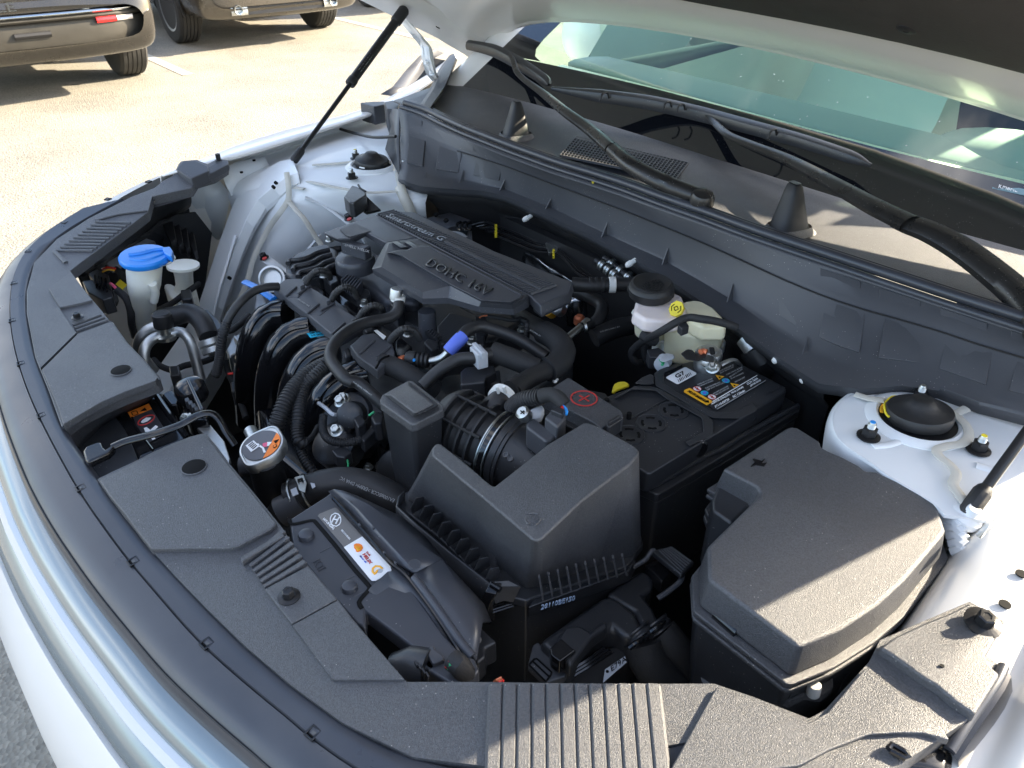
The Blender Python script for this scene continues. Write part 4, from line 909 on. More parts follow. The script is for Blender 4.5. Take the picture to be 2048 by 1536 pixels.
# near / middle part of the shield
mid = mk(zA, (C4, [(325, 880), (420, 832), (560, 768), (700, 698), (830, 640), (960, 590), (1040, 570), (1072, 578), (1095, 605), (1230, 782), (1400, 985), (1560, 1182), (1592, 1222), (1612, 1255), (1640, 1310)]),
     (C5, [(560, 610), (770, 850), (870, 980), (1000, 1135), (1230, 1400), (1240, 1412), (1660, 1412)]), (I, [(1000, 1364), (1213, 1367), (1428, 1367), (1505, 1393), (1618, 1437), (1651, 1419), (1738, 1324), (1760, 1280), (1840, 1245), (1939, 1203), (2010, 1244), (1973, 1311), (2008, 1338), (1975, 1390), (1935, 1440)]))
Xe = [X for X in XF if X < .775]
mo = [Vector((X, yio(X, yi) - .001, zp(X, 0) + .004)) for X in XF if X > I(200, 965, .955).x][::3]
endp = [Vector((.79, -.44, 1.0)), Vector((.76, -.50, .998))]
mid2 = mid + endp + [Vector((.72, yio(.70, yi) + .02, .99))] + list(reversed(mo))
shield2 = fitted('sight_shield', mid2, .004, .018, PL, car, bevel=.0025, seg=3)
# floor of the latch well between the two
prism('latch_well', mk(lambda x, y: .905, (C4, [(60, 540), (200, 900), (330, 905), (600, 745), (430, 300), (250, 380)])), -.01, PS, car, bevel=.002)
loft('well_wall', [mk(zs(-.004), (B4, [(1095, 1052), (1000, 1100), (860, 1150), (700, 1220), (560, 1290), (432, 1376), (420, 1400)])), mk(lambda x, y: .93, (B4, [(1080, 1115), (1000, 1165), (860, 1220), (705, 1285), (600, 1345), (500, 1440), (480, 1480)])), mk(lambda x, y: .905, (B4, [(1060, 1160), (1000, 1210), (850, 1275), (700, 1350), (640, 1420), (560, 1490), (540, 1530)]))], PL, car, sub=1, solid=.002)
# raised / lowered fields of the shield
def ledge(zf_, Zf, pts, t=.003, name='raised_field', m=PL, par=None, bev=.0012):
    q = [Zf(p[0], p[1], zf_) for p in pts]; off = q[0].z - zp(q[0].x, q[0].y)
    return fitted(name, q, off, t + .004, m, par or shield2, bevel=bev, seg=2)
zU = zs(.0055)
ledge(zU, C4, [(332, 884), (560, 775), (830, 648), (960, 597), (1038, 577), (1068, 584), (1090, 611), (1225, 787), (1395, 990), (1548, 1180), (1500, 1225), (1400, 1275), (1280, 1338), (1220, 1350), (1000, 1350), (690, 1356), (600, 1240), (500, 1105), (400, 985)], .006, 'raised_field', bev=.005)
ledge(zs(.0035), C5, [(565, 618), (765, 845), (455, 1015), (270, 778)], .003)
ledge(zs(.003), C5, [(770, 855), (865, 985), (1225, 1395), (735, 1395), (462, 1024)], .003)
ledge(zs(.0035), I, [(1432, 1374), (1505, 1400), (1618, 1444), (1655, 1424), (1728, 1338), (1880, 1450), (1900, 1480), (1850, 1466), (1740, 1468), (1660, 1498), (1600, 1530), (1380, 1560), (1340, 1540)], .003)
ledge(zs(.008), D2, [(30, 870), (110, 810), (270, 735), (400, 685), (530, 620), (640, 690), (722, 738), (618, 918), (660, 985), (700, 1015), (560, 1240), (450, 1165), (250, 1020), (100, 910)], .009, 'raised_field', bev=.003)
ledge(zs(.004), B4, [(485, 320), (630, 512), (540, 535), (410, 562), (332, 437)], .003, par=shield)
ledge(zs(.004), B4, [(196, 604), (400, 560), (520, 735), (275, 975), (245, 880)], .003, par=shield)
ledge(zs(.0055), B4, [(530, 742), (740, 665), (765, 668), (862, 803), (992, 940), (1078, 1040), (1060, 1062), (850, 1138), (690, 1208), (432, 1360), (400, 1250), (285, 985)], .006, par=shield, bev=.004)
# hatched grooves
def ribs(Zf, a0, a1, b0, b1, n, par, z=None, w=.0022, h=.004, m=PL, name='rib', taper=1):
    for k in range(n):
        t = k / (n - 1); p = Zf(a0[0] + (a1[0] - a0[0]) * t, a0[1] + (a1[1] - a0[1]) * t, z); q = Zf(b0[0] + (b1[0] - b0[0]) * t, b0[1] + (b1[1] - b0[1]) * t, z)
        u = (q - p).normalized().cross(Z3).normalized() * w
        MB().prism([p - u + Z3 * h, p + u + Z3 * h, q + u * taper + Z3 * h * taper, q - u * taper + Z3 * h * taper], [p - u * 1.5, p + u * 1.5, q + u * 1.5, q - u * 1.5]).build(name, m, par, bevel=.0006, seg=1, smooth=False)
ribs(I, (992, 1371), (1306, 1371), (984, 1600), (1330, 1600), 12, shield2, z=zA, w=.0042, h=.0032)
ribs(C5, (150, 595), (268, 772), (408, 398), (552, 608), 6, shield2, z=zA, w=.0018, h=.003, taper=1.6)
prism('rib_bar', [C5(x, y, zs(.006)) for x, y in ((105, 560), (385, 395), (400, 400), (408, 412), (130, 582), (118, 595))], -.010, PL, shield2, bevel=.003, seg=3)
ribs(B1, (330, 1468), (560, 1300), (545, 1470), (765, 1308), 10, shield, z=zA, w=.0022, h=.003)
ribs(B4, (500, 688), (522, 730), (690, 618), (738, 654), 3, shield, z=zA, w=.0020, h=.003)
tube('ridge', mk(zs(.001), (B1, [(560, 1290), (690, 1255), (860, 1232)])), .0035, PL, shield, flat=.6)
tube('ridge', mk(zs(.001), (B1, [(320, 1470), (350, 1500), (385, 1536)])), .0035, PL, shield, flat=.6)
# oval access holes
for Zf, x, y, rx, par in ((B4, 825, 992, 70, shield), (C4, 983, 798, 84, shield2)):
    c = Zf(x, y, zs(.0062)); e1 = Zf(x + rx, y - rx * .28, zs(.0062)) - c; r = e1.length
    lathe('access_hole', c, Z3, [(r * 1.04, -.002), (r * 1.04, .0004), (r * .97, .0008), (.0003, .0008)], BP, par, 36)
    rr = [(c + e1.normalized() * math.cos(a) * r * 1.0 + e1.normalized().cross(Z3) * math.sin(a) * r) for a in [i * math.pi / 14 for i in range(29)]]
    tube('hole_lip', rr, .0009, PL, par, seg=6)
    MB().box(c - Z3 * .0002 + Vector((0, .004, 0)), r * 1.2, .003, .0015).build('inner_web', PF, par, smooth=False)
# bolts and pins of the shield
hexbolt(B1(1280, 938, zs(.004)), Z3, .0055, shield, BK, 'shield_bolt', 1.5, .012)
hexbolt(C4(0, 0, 1) if False else B4(530, 632, zs(.004)), Z3, .0052, shield, BK, 'shield_bolt', 1.7, .006)
hexbolt(C5(437, 832, zs(.004)), Z3, .0056, shield2, BK, 'shield_bolt', 1.8, .007)
hexbolt(D2(600, 735, zs(.009)), Vector((.1, -.1, 1)), .0068, shield2, BK, 'shield_bolt', 2.0, .008)
lathe('pin_hole', D2(376, 972, zs(.0085)), Z3, [(.0016, -.001), (.0016, .0004)], BP, shield2, 10)
m_ = MB(); c = D2(132, 1445, zs(.004)); ax = ((D2(185, 1480, zs(.004)) - c).normalized()); 
o = tube('clip_slot', [D2(80, 1430, zs(.003)), D2(100, 1405, zs(.003)), D2(195, 1465, zs(.003)), D2(185, 1490, zs(.003)), D2(90, 1440, zs(.003))], .0022, PG, strip, n=1, seg=8)
# rubber end block and glossy end of the strip, near corner
END = D2.l(0, (735, 1015, 1.012), (700, 1090, 1.012), (640, 1180, 1.010), (560, 1290, 1.006), (490, 1400, 1.002), (440, 1480, .998))
loft('corner_seal', [[q + Vector((-.012, -.002, -.012)) for q in END], [q + Vector((-.008, -.002, .001)) for q in END], [q + Vector((-.003, 0, .003)) for q in END], [q + Vector((.003, 0, .0)) for q in END], [q + Vector((.008, .002, -.014)) for q in END], [q + Vector((.012, .002, -.06)) for q in END]], PG, car)
tube('corner_bead', [q + Vector((-.004, 0, .004)) for q in END], .004, RS, car)
gl2 = loft('seal_strip_end', [D2.l(0, (-40, 1380, .995), (60, 1352, .996), (200, 1356, .997), (330, 1380, .997), (440, 1440, .994)), D2.l(0, (-120, 1460, .999), (60, 1440, 1.0), (200, 1450, 1.001), (330, 1470, 1.0), (430, 1520, .996)), D2.l(0, (-160, 1560, .996), (60, 1540, .998), (200, 1540, .998), (330, 1560, .998), (420, 1600, .994))], PG, car, sub=1, solid=.003)
# walls of the radiator support seen under the shield edges, lamp back, bay floor
bay = MB(); bay.box((0, -.30, .33), 1.5, 1.0, .04); bay.box((0, -.70, .60), 1.25, .03, .58); bay.build('bay_floor', PF, car, smooth=False)
MB().box((0, .14, .62), 1.3, .02, .60).build('firewall', PF, car, smooth=False)
MB().box((-.80, -.2, .50), .02, .7, .40).build('bay_wall', PF, car, smooth=False)
q = [atX(x, y, -.785) for x, y in ((205, 610), (285, 478), (350, 430), (392, 425), (424, 466), (412, 560), (392, 660), (330, 740), (240, 740))]
MB().prism(q, [p + Vector((-.006, 0, 0)) for p in q]).build('wheel_arch_panel', PF, car, smooth=False)  # added black sheet, gives the darkness behind the washer neck
MB().box((.712, -.30, .60), .015, .50, .50).build('bay_wall', PF, car, smooth=False)
# far end of the shield: stepped end block and duct under it
prism('shield_end_block', mk(zs(.012), (B1, [(1030, 985), (1070, 938), (1145, 938), (1215, 968), (1225, 1000), (1120, 1045), (1090, 1030)])), -.025, PM, car, bevel=.003)
prism('shield_end_tab', mk(zs(.008), (B1, [(1200, 985), (1270, 950), (1335, 940), (1335, 962), (1245, 1010), (1215, 1020)])), -.014, PM, car, bevel=.002)
loft('shield_skirt', [mk(zs(-.006), (B1, [(1120, 1090), (1000, 1110), (895, 1150), (870, 1235), (760, 1325), (640, 1420), (500, 1525)])), mk(lambda x, y: .935, (B1, [(1120, 1185), (1000, 1215), (900, 1270), (870, 1300), (780, 1365), (660, 1455), (530, 1545)])), mk(lambda x, y: .91, (B1, [(1110, 1220), (1000, 1260), (920, 1290), (890, 1330), (800, 1395), (680, 1475), (560, 1560)]))], PS, car, sub=1, solid=.002)
tube('crossbar', mk(lambda x, y: .90, (B1, [(1090, 1225), (900, 1290), (760, 1360), (640, 1430)])), .012, PF, car)
tube('crossbar', mk(lambda x, y: .86, (B1, [(900, 1430), (760, 1480), (640, 1530)])), .009, PS, car)
def W_(Zf, z, pts): return [Zf(p[0], p[1], p[2] if len(p) > 2 else z) for p in pts]
# ---------------------------------------------------------------- air filter box
ab = thing('air_filter_box', 'black air filter housing with a notched sloping lid and stiffening fins', 'air filter box', Vector((.38, -.40, .70)))
ridge = W_(A1, 1.0, [(375, 500), (395, 462), (430, 450)])
top_ = W_(A1, 1.0, [(385, 478), (408, 450), (440, 452), (600, 580), (740, 700), (765, 712), (800, 685), (940, 575), (1090, 455), (1310, 322), (1345, 322), (1420, 352), (1620, 462), (1652, 490), (1648, 520), (1600, 575), (1300, 805), (1060, 1035), (1030, 1050), (1000, 1045), (700, 790), (380, 525)])
base_ = W_(A1, .885, [(215, 770), (235, 745), (330, 735), (470, 700), (560, 770), (640, 800), (760, 740), (900, 640), (1060, 520), (1250, 430), (1340, 430), (1440, 470), (1600, 560), (1655, 620), (1650, 800), (1600, 1170), (1300, 1260), (1010, 1330), (960, 1345), (900, 1320), (560, 990), (230, 800)])
n = len(top_)
# solid lid: outer walls follow the slanted sides, the notch walls drop nearly straight
lidb = []
for i, p in enumerate(top_):
    x, y, z = p
    if i <= 1 or i >= 19: lidb.append(None)
b = [A1(232, 800, .885), A1(225, 765, .885), A1(250, 740, .885)] + [Vector((p.x + (.006 if 3 <= i <= 5 else .0), p.y - .004, .885)) for i, p in enumerate(top_) if 3 <= i <= 9]
b += [A1(1430, 330, .885) if False else top_[10] + Vector((.004, .012, -.115)), top_[11] + Vector((.010, .008, -.115)), top_[12] + Vector((.014, .002, -.115)), top_[13] + Vector((.016, -.002, -.115))]
b += [A1(1650, 850, .885) if False else top_[14] + Vector((.022, -.004, -.115)), top_[15] + Vector((.022, -.006, -.115)), A1(1400, 1205, .885), A1(1060, 1325, .885), A1(1010, 1340, .885), A1(960, 1345, .885), A1(620, 1080, .885), A1(280, 830, .885)]
lid = MB().prism(top_, b).build('lid', PL, ab, bevel=.015, seg=6)
fl_o = W_(A1, .886, [(160, 830), (170, 790), (200, 755), (250, 735), (330, 745)]) + [Vector((p.x, p.y + .004, .886)) for p in b[4:16]] + W_(A1, .886, [(1620, 1165), (1570, 1210), (1300, 1300), (1000, 1400), (960, 1420), (880, 1400), (740, 1330), (400, 1010)])
MB().prism(fl_o, [q - Z3 * .012 for q in fl_o]).build('flange', PS, ab, bevel=.003)
tub = [q + Vector((0, 0, -.012)) for q in fl_o]; cx = sum(tub, Vector()) / len(tub)
MB().prism([cx + (q - cx) * .95 for q in tub], [Vector((cx.x + (q.x - cx.x) * .85, cx.y + (q.y - cx.y) * .85, .66)) for q in tub]).build('lower_case', PS, ab, bevel=.004)
# tall lip along the front-left edge
lp = W_(A1, .888, [(168, 850), (165, 820), (178, 790), (205, 765)]); 
wallp = W_(A1, .900, [(205, 745), (172, 778), (158, 840), (300, 970), (500, 1135), (680, 1275), (760, 1340)]); 
loft('lid_lip', [wallp, [q + Vector((-.001, -.002, -.030)) for q in wallp], [q + Vector((.0, -.001, -.05)) for q in wallp]], PS, ab, solid=.0028)
fins = [(285, 790), (340, 840), (395, 888), (450, 940), (505, 992), (560, 1045), (620, 1105), (680, 1163), (745, 1225)]
for x, y in fins:
    p0 = A1(x - 38, y + 62, .898); p1 = A1(x + 45, y - 15, .915); p2 = A1(x + 55, y + 40, .893); p3 = A1(x - 25, y + 95, .889); p01 = A1(x - 5, y - 2, .922)
    w = (A1(x + 55, y + 50, .9) - A1(x, y, .9)).normalized() * .0011
    MB().prism([q + w for q in (p0, p01, p1, p2, p3)], [q - w for q in (p0, p01, p1, p2, p3)]).build('fin', PL, ab, bevel=.0006, seg=1, smooth=False)
for k in range(10):
    t = k / 9; x = 1040 + 510 * t; y = 1275 - 130 * t - 12 * math.sin(3 * t)
    x2 = x + 22; y2 = y + 118 - 22 * t
    p0 = A1(x, y, .925) ; p1 = A1(x2, y2, .893); 
    n_ = Vector((.75, -.6, 0)); u = Vector((.6, .75, 0)) * .0010
    MB().prism([q + u for q in (p0 + n_ * .001, p1 + n_ * .006, p1 - n_ * .004, p0 - n_ * .004)], [q - u for q in (p0 + n_ * .001, p1 + n_ * .006, p1 - n_ * .004, p0 - n_ * .004)]).build('fin', PL, ab, smooth=False)
lpn = W_(A1, .888, [(975, 1445), (1590, 1225)])
fc = [A1(975, 1450, .882), A1(1600, 1225, .882), A1(1600, 1290, .858), A1(975, 1515, .858)]
prism_n = Vector((.4, -.9, .1)).normalized()
MB().prism([q + prism_n * .003 for q in fc], [q - prism_n * .02 for q in fc]).build('number_ledge', PS, ab, bevel=.002)
txt(ab, '28110BE150', A1(1055, 1460, .8795) + prism_n * .003, A1(1262, 1402, .8795) + prism_n * .003, A1(1060, 1428, .888) + prism_n * .003, mat('pale blue stamp', (.35, .45, .62), .5), extr=.0003, bold=.02)
# latch on the corner
la = thing('spring_latch', 'black spring latch clipped on the front corner of the air filter box', 'latch', A1(750, 1450, .86)); la = None
COL.objects.unlink(D.objects['spring_latch']); D.objects.remove(D.objects['spring_latch'])
lt1 = loft('latch', [[A1(x - 28, y - 8, z) for x, y, z in ((770, 1300, .905), (735, 1370, .902), (700, 1430, .890), (680, 1500, .870), (700, 1560, .850))], [A1(x + 40, y + 8, z) for x, y, z in ((770, 1300, .905), (735, 1370, .902), (700, 1430, .890), (680, 1500, .870), (700, 1560, .850))]], PG, ab, solid=.004, bevel=.001)
loft('latch_ear', [W_(A1, 0, [(720, 1320, .902), (760, 1300, .906), (850, 1290, .904)]), W_(A1, 0, [(740, 1345, .900), (790, 1330, .902), (930, 1330, .898)]), W_(A1, 0, [(770, 1440, .885), (820, 1420, .884), (880, 1430, .88)])], PS, ab, solid=.003, bevel=.0008)
tube('latch_pin', W_(A1, .904, [(745, 1318), (800, 1350)]), .0035, PG, lt1)
for y in (1440, 1462, 1478): tube('latch_step', [A1(755, y + 12, .875), A1(880, y - 28, .875)], .0011, PG, ab, seg=6)
# recycling symbol on the lid
for k in range(3):
    a = [A1(1000 + 48 * math.cos(R_(120 * k + d) ), 915 + 38 * math.sin(R_(120 * k + d)), 1.0004) for d in (0, 35, 70)]
    tube('moulded_mark', a, .0007, PL, lid, seg=5)
for k in range(14): lathe('moulded_dot', A1(965 + (k * 37) % 90, 885 + (k * 23) % 60, 1.0), Z3, [(.0009, -.001), (.0009, .0006)], PL, lid, 6)

# ---------------------------------------------------------------- intake hose with clamps
ih = thing('intake_hose', 'thick ribbed black intake hose with silver band clamps running into the air filter box', 'air hose', A1(650, 400, .85))
c0, c1 = A1(500, 330, .93), A1(900, 560, .915)
c0 = Vector((c0.x, c0.y, .925)); ax = (A1(905, 530, .915) - A1(520, 330, .925)).normalized(); Lh = (A1(905, 530, .915) - A1(520, 330, .925)).length
R0 = .047
st = A1(500, 322, .925)
prof = [(R0 * .55, -.012), (R0 * .80, -.010), (R0 * .98, .0), (R0 * 1.02, .004)]
h = .006
while h < Lh * .62:
    prof += [(R0 * 1.04, h), (R0 * 1.04, h + .003), (R0 * .90, h + .0045), (R0 * .88, h + .011), (R0 * .90, h + .0135)]; h += .0155
prof += [(R0 * .98, h), (R0 * .98, h + .012)]
hs = lathe('ribbed_hose', st, ax, prof, RB, ih, 52)
for k in range(8):
    a = 2 * math.pi * k / 8; u = ax.orthogonal().normalized(); w = ax.cross(u); d = u * math.cos(a) + w * math.sin(a)
    tube('axial_rib', [st + d * R0 * 1.0 + ax * .004, st + d * R0 * 1.01 + ax * (h - .002)], .0022, RB, hs, seg=8)
cl = lathe('band_clamp', st + ax * (h + .001), ax, [(R0 * .99, 0), (R0 * 1.035, .0004), (R0 * 1.035, .002), (R0 * 1.005, .0026), (R0 * 1.005, .010), (R0 * 1.035, .0106), (R0 * 1.035, .0122), (R0 * .99, .0126)], ZN, ih, 52)
lathe('clamp_band', st + ax * (h + .004), ax, [(R0 * 1.0, 0), (R0 * 1.022, .001), (R0 * 1.022, .007), (R0 * 1.0, .008)], PG, cl, 52)
lathe('duct_sleeve', st + ax * (h + .014), ax, [(R0 * .96, 0), (R0 * 1.0, .002), (R0 * 1.0, .010), (R0 * .93, .012), (R0 * .90, .020), (R0 * .90, .075), (R0 * .85, .08)], PS, ih, 52)
ring2 = lathe('moulded_ring', st + ax * (h + .024), ax, [(R0 * .90, 0), (R0 * .98, .001), (R0 * .98, .005), (R0 * .90, .006)], PS, ih, 52)
for q in ((835, 520), (862, 543)):
    lathe('moulded_badge', A1(q[0], q[1], .964) , (A1(q[0], q[1], .95) - A1(q[0], q[1], .94)).normalized() * 0 + Vector((.2, -.6, .9)), [(.0034, -.003), (.0034, .0006), (.0026, .0006), (.0025, 0), (.0002, 0)], PL, ih, 12)
# branch with green-white spring clamp and fat hose going back
bx = W_(A1, 0, [(720, 260, .945), (790, 200, .955), (830, 150, .958)])
tube('hose_branch', bx, [.016, .015, .0145], RB, ih, seg=20)
sc = lathe('spring_clamp', A1(812, 168, .957), (A1(860, 110, .958) - A1(790, 200, .955)).normalized(), [(.0165, -.006), (.0178, -.005), (.0178, .005), (.0165, .006)], WC, ih, 30)
for dx in (-22, 20): tube('clamp_ear', [A1(812 + dx, 140, .972), A1(800 + dx, 100, .985)], .0022, WC, sc, seg=8)
# ---------------------------------------------------------------- resonator box
rz = thing('resonator_box', 'upright square black resonator box with a domed cap, left of the ribbed intake hose', 'intake resonator', A1(250, 400, .8))
rt = W_(A1, 1.0, [(82, 150), (232, 72), (262, 78), (425, 205), (420, 225), (290, 285), (262, 288), (80, 165)])
rc = W_(A1, .990, [(60, 180), (75, 150), (235, 62), (265, 66), (450, 212), (455, 240), (285, 330), (250, 332), (62, 200)])
MB().prism(rc, [q - Z3 * .012 for q in rc]).build('cap_rim', PL, rz, bevel=.002)
inr = [q + Z3 * .0 for q in W_(A1, 1.003, [(150, 150), (240, 108), (380, 210), (285, 262), (150, 165)])]
inr = W_(A1, 1.004, [(120, 150), (236, 88), (392, 212), (276, 268)])
rim_t = W_(A1, .990, [(80, 150), (238, 66), (430, 215), (268, 292)])
MB().prism(inr, rim_t).build('cap', PL, rz, bevel=.0025, seg=3)
cxr = sum(rc, Vector()) / len(rc)
MB().prism([cxr + (q - cxr) * .93 - Z3 * .012 for q in rc], [Vector((cxr.x + (q.x - cxr.x) * .66, cxr.y + (q.y - cxr.y) * .66, .80)) for q in rc]).build('box_body', PS, rz, bevel=.004)
tube('box_elbow', W_(A1, 0, [(300, 450, .86), (360, 400, .88), (420, 360, .90), (520, 350, .925)]), .026, RB, rz, seg=24)
txt(rz, '>PP+E/P-TD20<', A1(300, 278, 1.0012), A1(420, 215, 1.0012), A1(290, 268, 1.0012), PL, extr=.0004)

# ---------------------------------------------------------------- battery
bt = thing('car_battery', 'black car battery with warning stickers and folding carry handles', 'battery', Vector((.40, -.15, .72)))
ztop = .940
bo = W_(A3, ztop, [(470, 720), (590, 660), (470, 500), (640, 420), (790, 410), (800, 330), (900, 270), (1060, 230), (1430, 240), (1790, 425), (1795, 460), (760, 1088), (735, 1090), (690, 1050)])
bo = W_(A3, ztop, [(300, 800), (430, 500), (760, 380), (930, 260), (1060, 235), (1420, 238), (1790, 430), (1793, 462), (765, 1085), (735, 1088), (600, 1000)])
MB().prism(bo, [q - Z3 * .030 for q in bo]).build('cover', PS, bt, bevel=.003)
rim_ = W_(A3, .908, [(200, 850), (640, 1150), (690, 1195), (800, 1245), (830, 1245), (1895, 605), (1900, 575), (1500, 330), (900, 300)])
MB().prism(rim_, [q - Z3 * .014 for q in rim_]).build('tray_rim', PS, bt, bevel=.003)
cb_ = sum(rim_, Vector()) / len(rim_)
MB().prism([cb_ + (q - cb_) * .985 - Z3 * .014 for q in rim_], [Vector((cb_.x + (q.x - cb_.x) * .94, cb_.y + (q.y - cb_.y) * .94, .74)) for q in rim_]).build('case', PS, bt, bevel=.004)
tube('case_edge_strip', W_(A3, .912, [(750, 1195), (880, 1130), (1200, 945), (1290, 905), (1450, 805), (1600, 720), (1880, 570)]), .0035, PS, bt, seg=8)
clp = W_(A3, .901, [(1240, 1010), (1290, 980), (1300, 955), (1480, 850), (1560, 815), (1600, 770)])
tube('rim_step', clp, .0035, PG, bt, seg=8)
# raised fields
def fieldz(name, pts, t, m=PS, bev=.0012): return MB().prism(W_(A3, ztop + t, pts), W_(A3, ztop - .002, pts)).build(name, m, bt, bevel=bev, seg=2)
h1 = [(790, 330), (830, 300), (930, 262), (975, 255), (1010, 262), (870, 325), (862, 340), (865, 405), (960, 470), (1215, 612), (1260, 622), (1395, 622), (1540, 550), (1575, 590), (1560, 620), (1440, 672), (1240, 668), (1200, 650), (870, 460), (800, 420)]
h2 = [(485, 515), (640, 425), (760, 428), (830, 445), (1200, 650), (1238, 690), (1243, 790), (1220, 805), (1120, 850), (1060, 880), (1025, 850), (1165, 770), (1155, 675), (1140, 660), (880, 520), (800, 460), (620, 452), (500, 520)]
fieldz('carry_handle', h1, .006); fieldz('carry_handle', h2, .006)
fieldz('handle_tab', [(640, 405), (700, 360), (760, 335), (785, 345), (790, 410), (720, 415)], .007)
for x, y in ((1505, 645), (1125, 895)): lathe('handle_pivot', A3(x, y, ztop - .012) , Vector((.95, -.3, .15)), [(.012, -.004), (.012, .003), (.009, .005), (.006, .0045), (.0005, .0045)], PG, bt, 24)
for x, y in ((935, 612), (768, 708), (605, 796)):
    c = A3(x, y, ztop + .0005); p = lathe('vent_plug', c, Z3, [(.0192, -.001), (.0192, .0012), (.0180, .0014), (.0176, .0004), (.0125, .0004), (.012, .0002), (.0002, .0002)], PS, bt, 36)
    for k in range(4):
        a0 = k * 90 + 20
        tube('plug_slot', [c + Vector((math.cos(R_(a0 + d)) * .0115, math.sin(R_(a0 + d)) * .0115, .0006)) for d in (0, 18, 36, 54)], .0019, BP, p, seg=6, flat=.3)
fieldz('step', [(610, 665), (880, 520), (890, 524), (620, 672)], .0015)
# G7 label and sticker field
g7 = decal('white_label', W_(A3, ztop + .0022, [(882, 362), (888, 355), (1020, 285), (1032, 285), (1110, 328), (1108, 338), (975, 410), (962, 410), (885, 368)]), WH, bt)
zl = ztop + .003
txt(g7, 'G7', A3(962, 368, zl), A3(1030, 335, zl), A3(940, 345, zl), BP, bold=.01)
mbc = MB()
for k in range(9):
    x = 978 + k * 11.5; y = 396 - k * 6.6; w = 2.4 + (k * 7 % 4); q = W_(A3, zl, [(x, y), (x + w, y - w * .55), (x + w - 10, y - w * .55 - 20), (x - 10, y - 20)]); mbc.prism([p + Z3 * .0004 for p in q], q)
mbc.build('barcode', BP, g7, smooth=False)
stf = decal('sticker_sheet', W_(A3, ztop + .0012, [(1015, 465), (1250, 340), (1390, 262), (1640, 385), (1270, 606), (1250, 606)]), mat('black label film', (.016, .016, .018), .3), bt)
oz = ztop + .0024
ob = decal('amber_warning_strip', W_(A3, oz, [(1018, 458), (1060, 442), (1235, 545), (1190, 572), (1016, 472)]), OA, stf)
txt(ob, 'DANGER/POISON', A3(1100, 505, oz + .0008), A3(1180, 552, oz + .0008), A3(1118, 494, oz + .0008), BP, extr=.0002)
txt(ob, 'SHIELD EYES', A3(1040, 468, oz + .0008), A3(1095, 500, oz + .0008), A3(1058, 458, oz + .0008), BP, extr=.0002)
decal('triangle', W_(A3, oz + .0008, [(1178, 548), (1208, 552), (1200, 532)]), BP, ob)
def disc(name, Zf, x, y, rx, z, m, par, k=20, rin=0): 
    c = Zf(x, y, z); r = (Zf(x + rx, y, z) - c).length
    pr = [(r, -.0004), (r, .0003), (rin if rin else .0002, .0003)] + ([(rin, -.0004)] if rin else [])
    return lathe(name, c, Z3, pr, m, par, k)
for x, y, m, k in ((1116, 446, RD, 0), (1172, 477, CY, 1), (1228, 508, RD, 0), (1334, 383, CY, 1)):
    d = disc('warning_disc', A3, x, y, 29, oz, WH if k == 0 else CY, stf)
    if k == 0: disc('disc_ring', A3, x, y, 32, oz + .0004, RD, d, 24, rin=.0053); decal('disc_bar', W_(A3, oz + .0012, [(x - 20, y - 9), (x - 15, y - 13), (x + 20, y + 9), (x + 15, y + 13)]), RD, d); decal('disc_figure', W_(A3, oz + .0010, [(x - 6, y + 6), (x - 3, y - 10), (x + 8, y - 4), (x + 4, y + 8)]), BP, d)
    else: decal('disc_figure', W_(A3, oz + .0010, [(x - 14, y + 2), (x - 6, y - 10), (x + 14, y - 6), (x + 10, y + 8), (x - 4, y + 11)]), WH if False else BV, d)
for x, y in ((1285, 358), (1398, 420)):
    d = decal('warning_triangle', W_(A3, oz, [(x - 30, y - 16), (x + 36, y - 4), (x - 2, y + 20)]), OA, stf); decal('triangle_mark', W_(A3, oz + .0008, [(x - 8, y - 2), (x + 10, y + 0), (x + 2, y + 8)]), BP, d)
lines = [('CHARGE ONLY AT LOW RATE', 1120, 420, 1235, 374), ('NO SPARKS NO SMOKING', 1130, 434, 1240, 388), ('FLUSH EYES IMMEDIATELY', 1180, 448, 1295, 400), ('KEEP AWAY FROM CHILD', 1190, 462, 1330, 400), ('EXPLOSIVE GAS SULFURIC', 1240, 490, 1355, 428), ('SHIELD EYES GASES CAN', 1250, 502, 1358, 444),
         ('CAUSE BLINDNESS OR', 1285, 320, 1395, 268), ('INJURY SULFURIC ACID', 1295, 333, 1395, 285), ('CAN CAUSE BURNS', 1340, 345, 1460, 285), ('SEE MANUAL FOR SAFE', 1365, 362, 1462, 300), ('USE AND MAINTENANCE', 1372, 376, 1470, 330), ('RECYCLE LEAD', 1405, 400, 1480, 362)]
for s_, x0, y0, x1, y1 in lines: txt(stf, s_, A3(x0, y0, oz), A3(x1, y1, oz), A3(x0 - 5, y0 - 9, oz), GY, extr=.0002, lift=.0002)
decal('rule', W_(A3, oz, [(1225, 545), (1570, 343), (1573, 346), (1230, 549)]), WH, stf); decal('rule', W_(A3, oz, [(1262, 600), (1632, 383), (1635, 386), (1270, 603)]), GY, stf)
txt(stf, 'AGM70L-DIN(12V)  70Ah (20HR)', A3(1228, 572, oz), A3(1470, 440, oz), A3(1220, 557, oz), WH, extr=.0003, bold=.012, lift=.0002)
txt(stf, '37110-F0720     RC 120min', A3(1255, 592, oz), A3(1480, 466, oz), A3(1247, 577, oz), WH, extr=.0003, bold=.012, lift=.0002)
txt(stf, 'CCA 760A', A3(1497, 418, oz), A3(1580, 374, oz), A3(1489, 402, oz), WH, extr=.0003, bold=.02, lift=.0002)
txt(stf, '(SAE/EN)', A3(1522, 432, oz), A3(1602, 388, oz), A3(1514, 418, oz), WH, extr=.0003, bold=.012, lift=.0002)
txt(bt, 'PULL UP', A3(1640, 500, ztop + .0008), A3(1760, 432, ztop + .0008), A3(1630, 485, ztop + .0008), PS, extr=.0003)
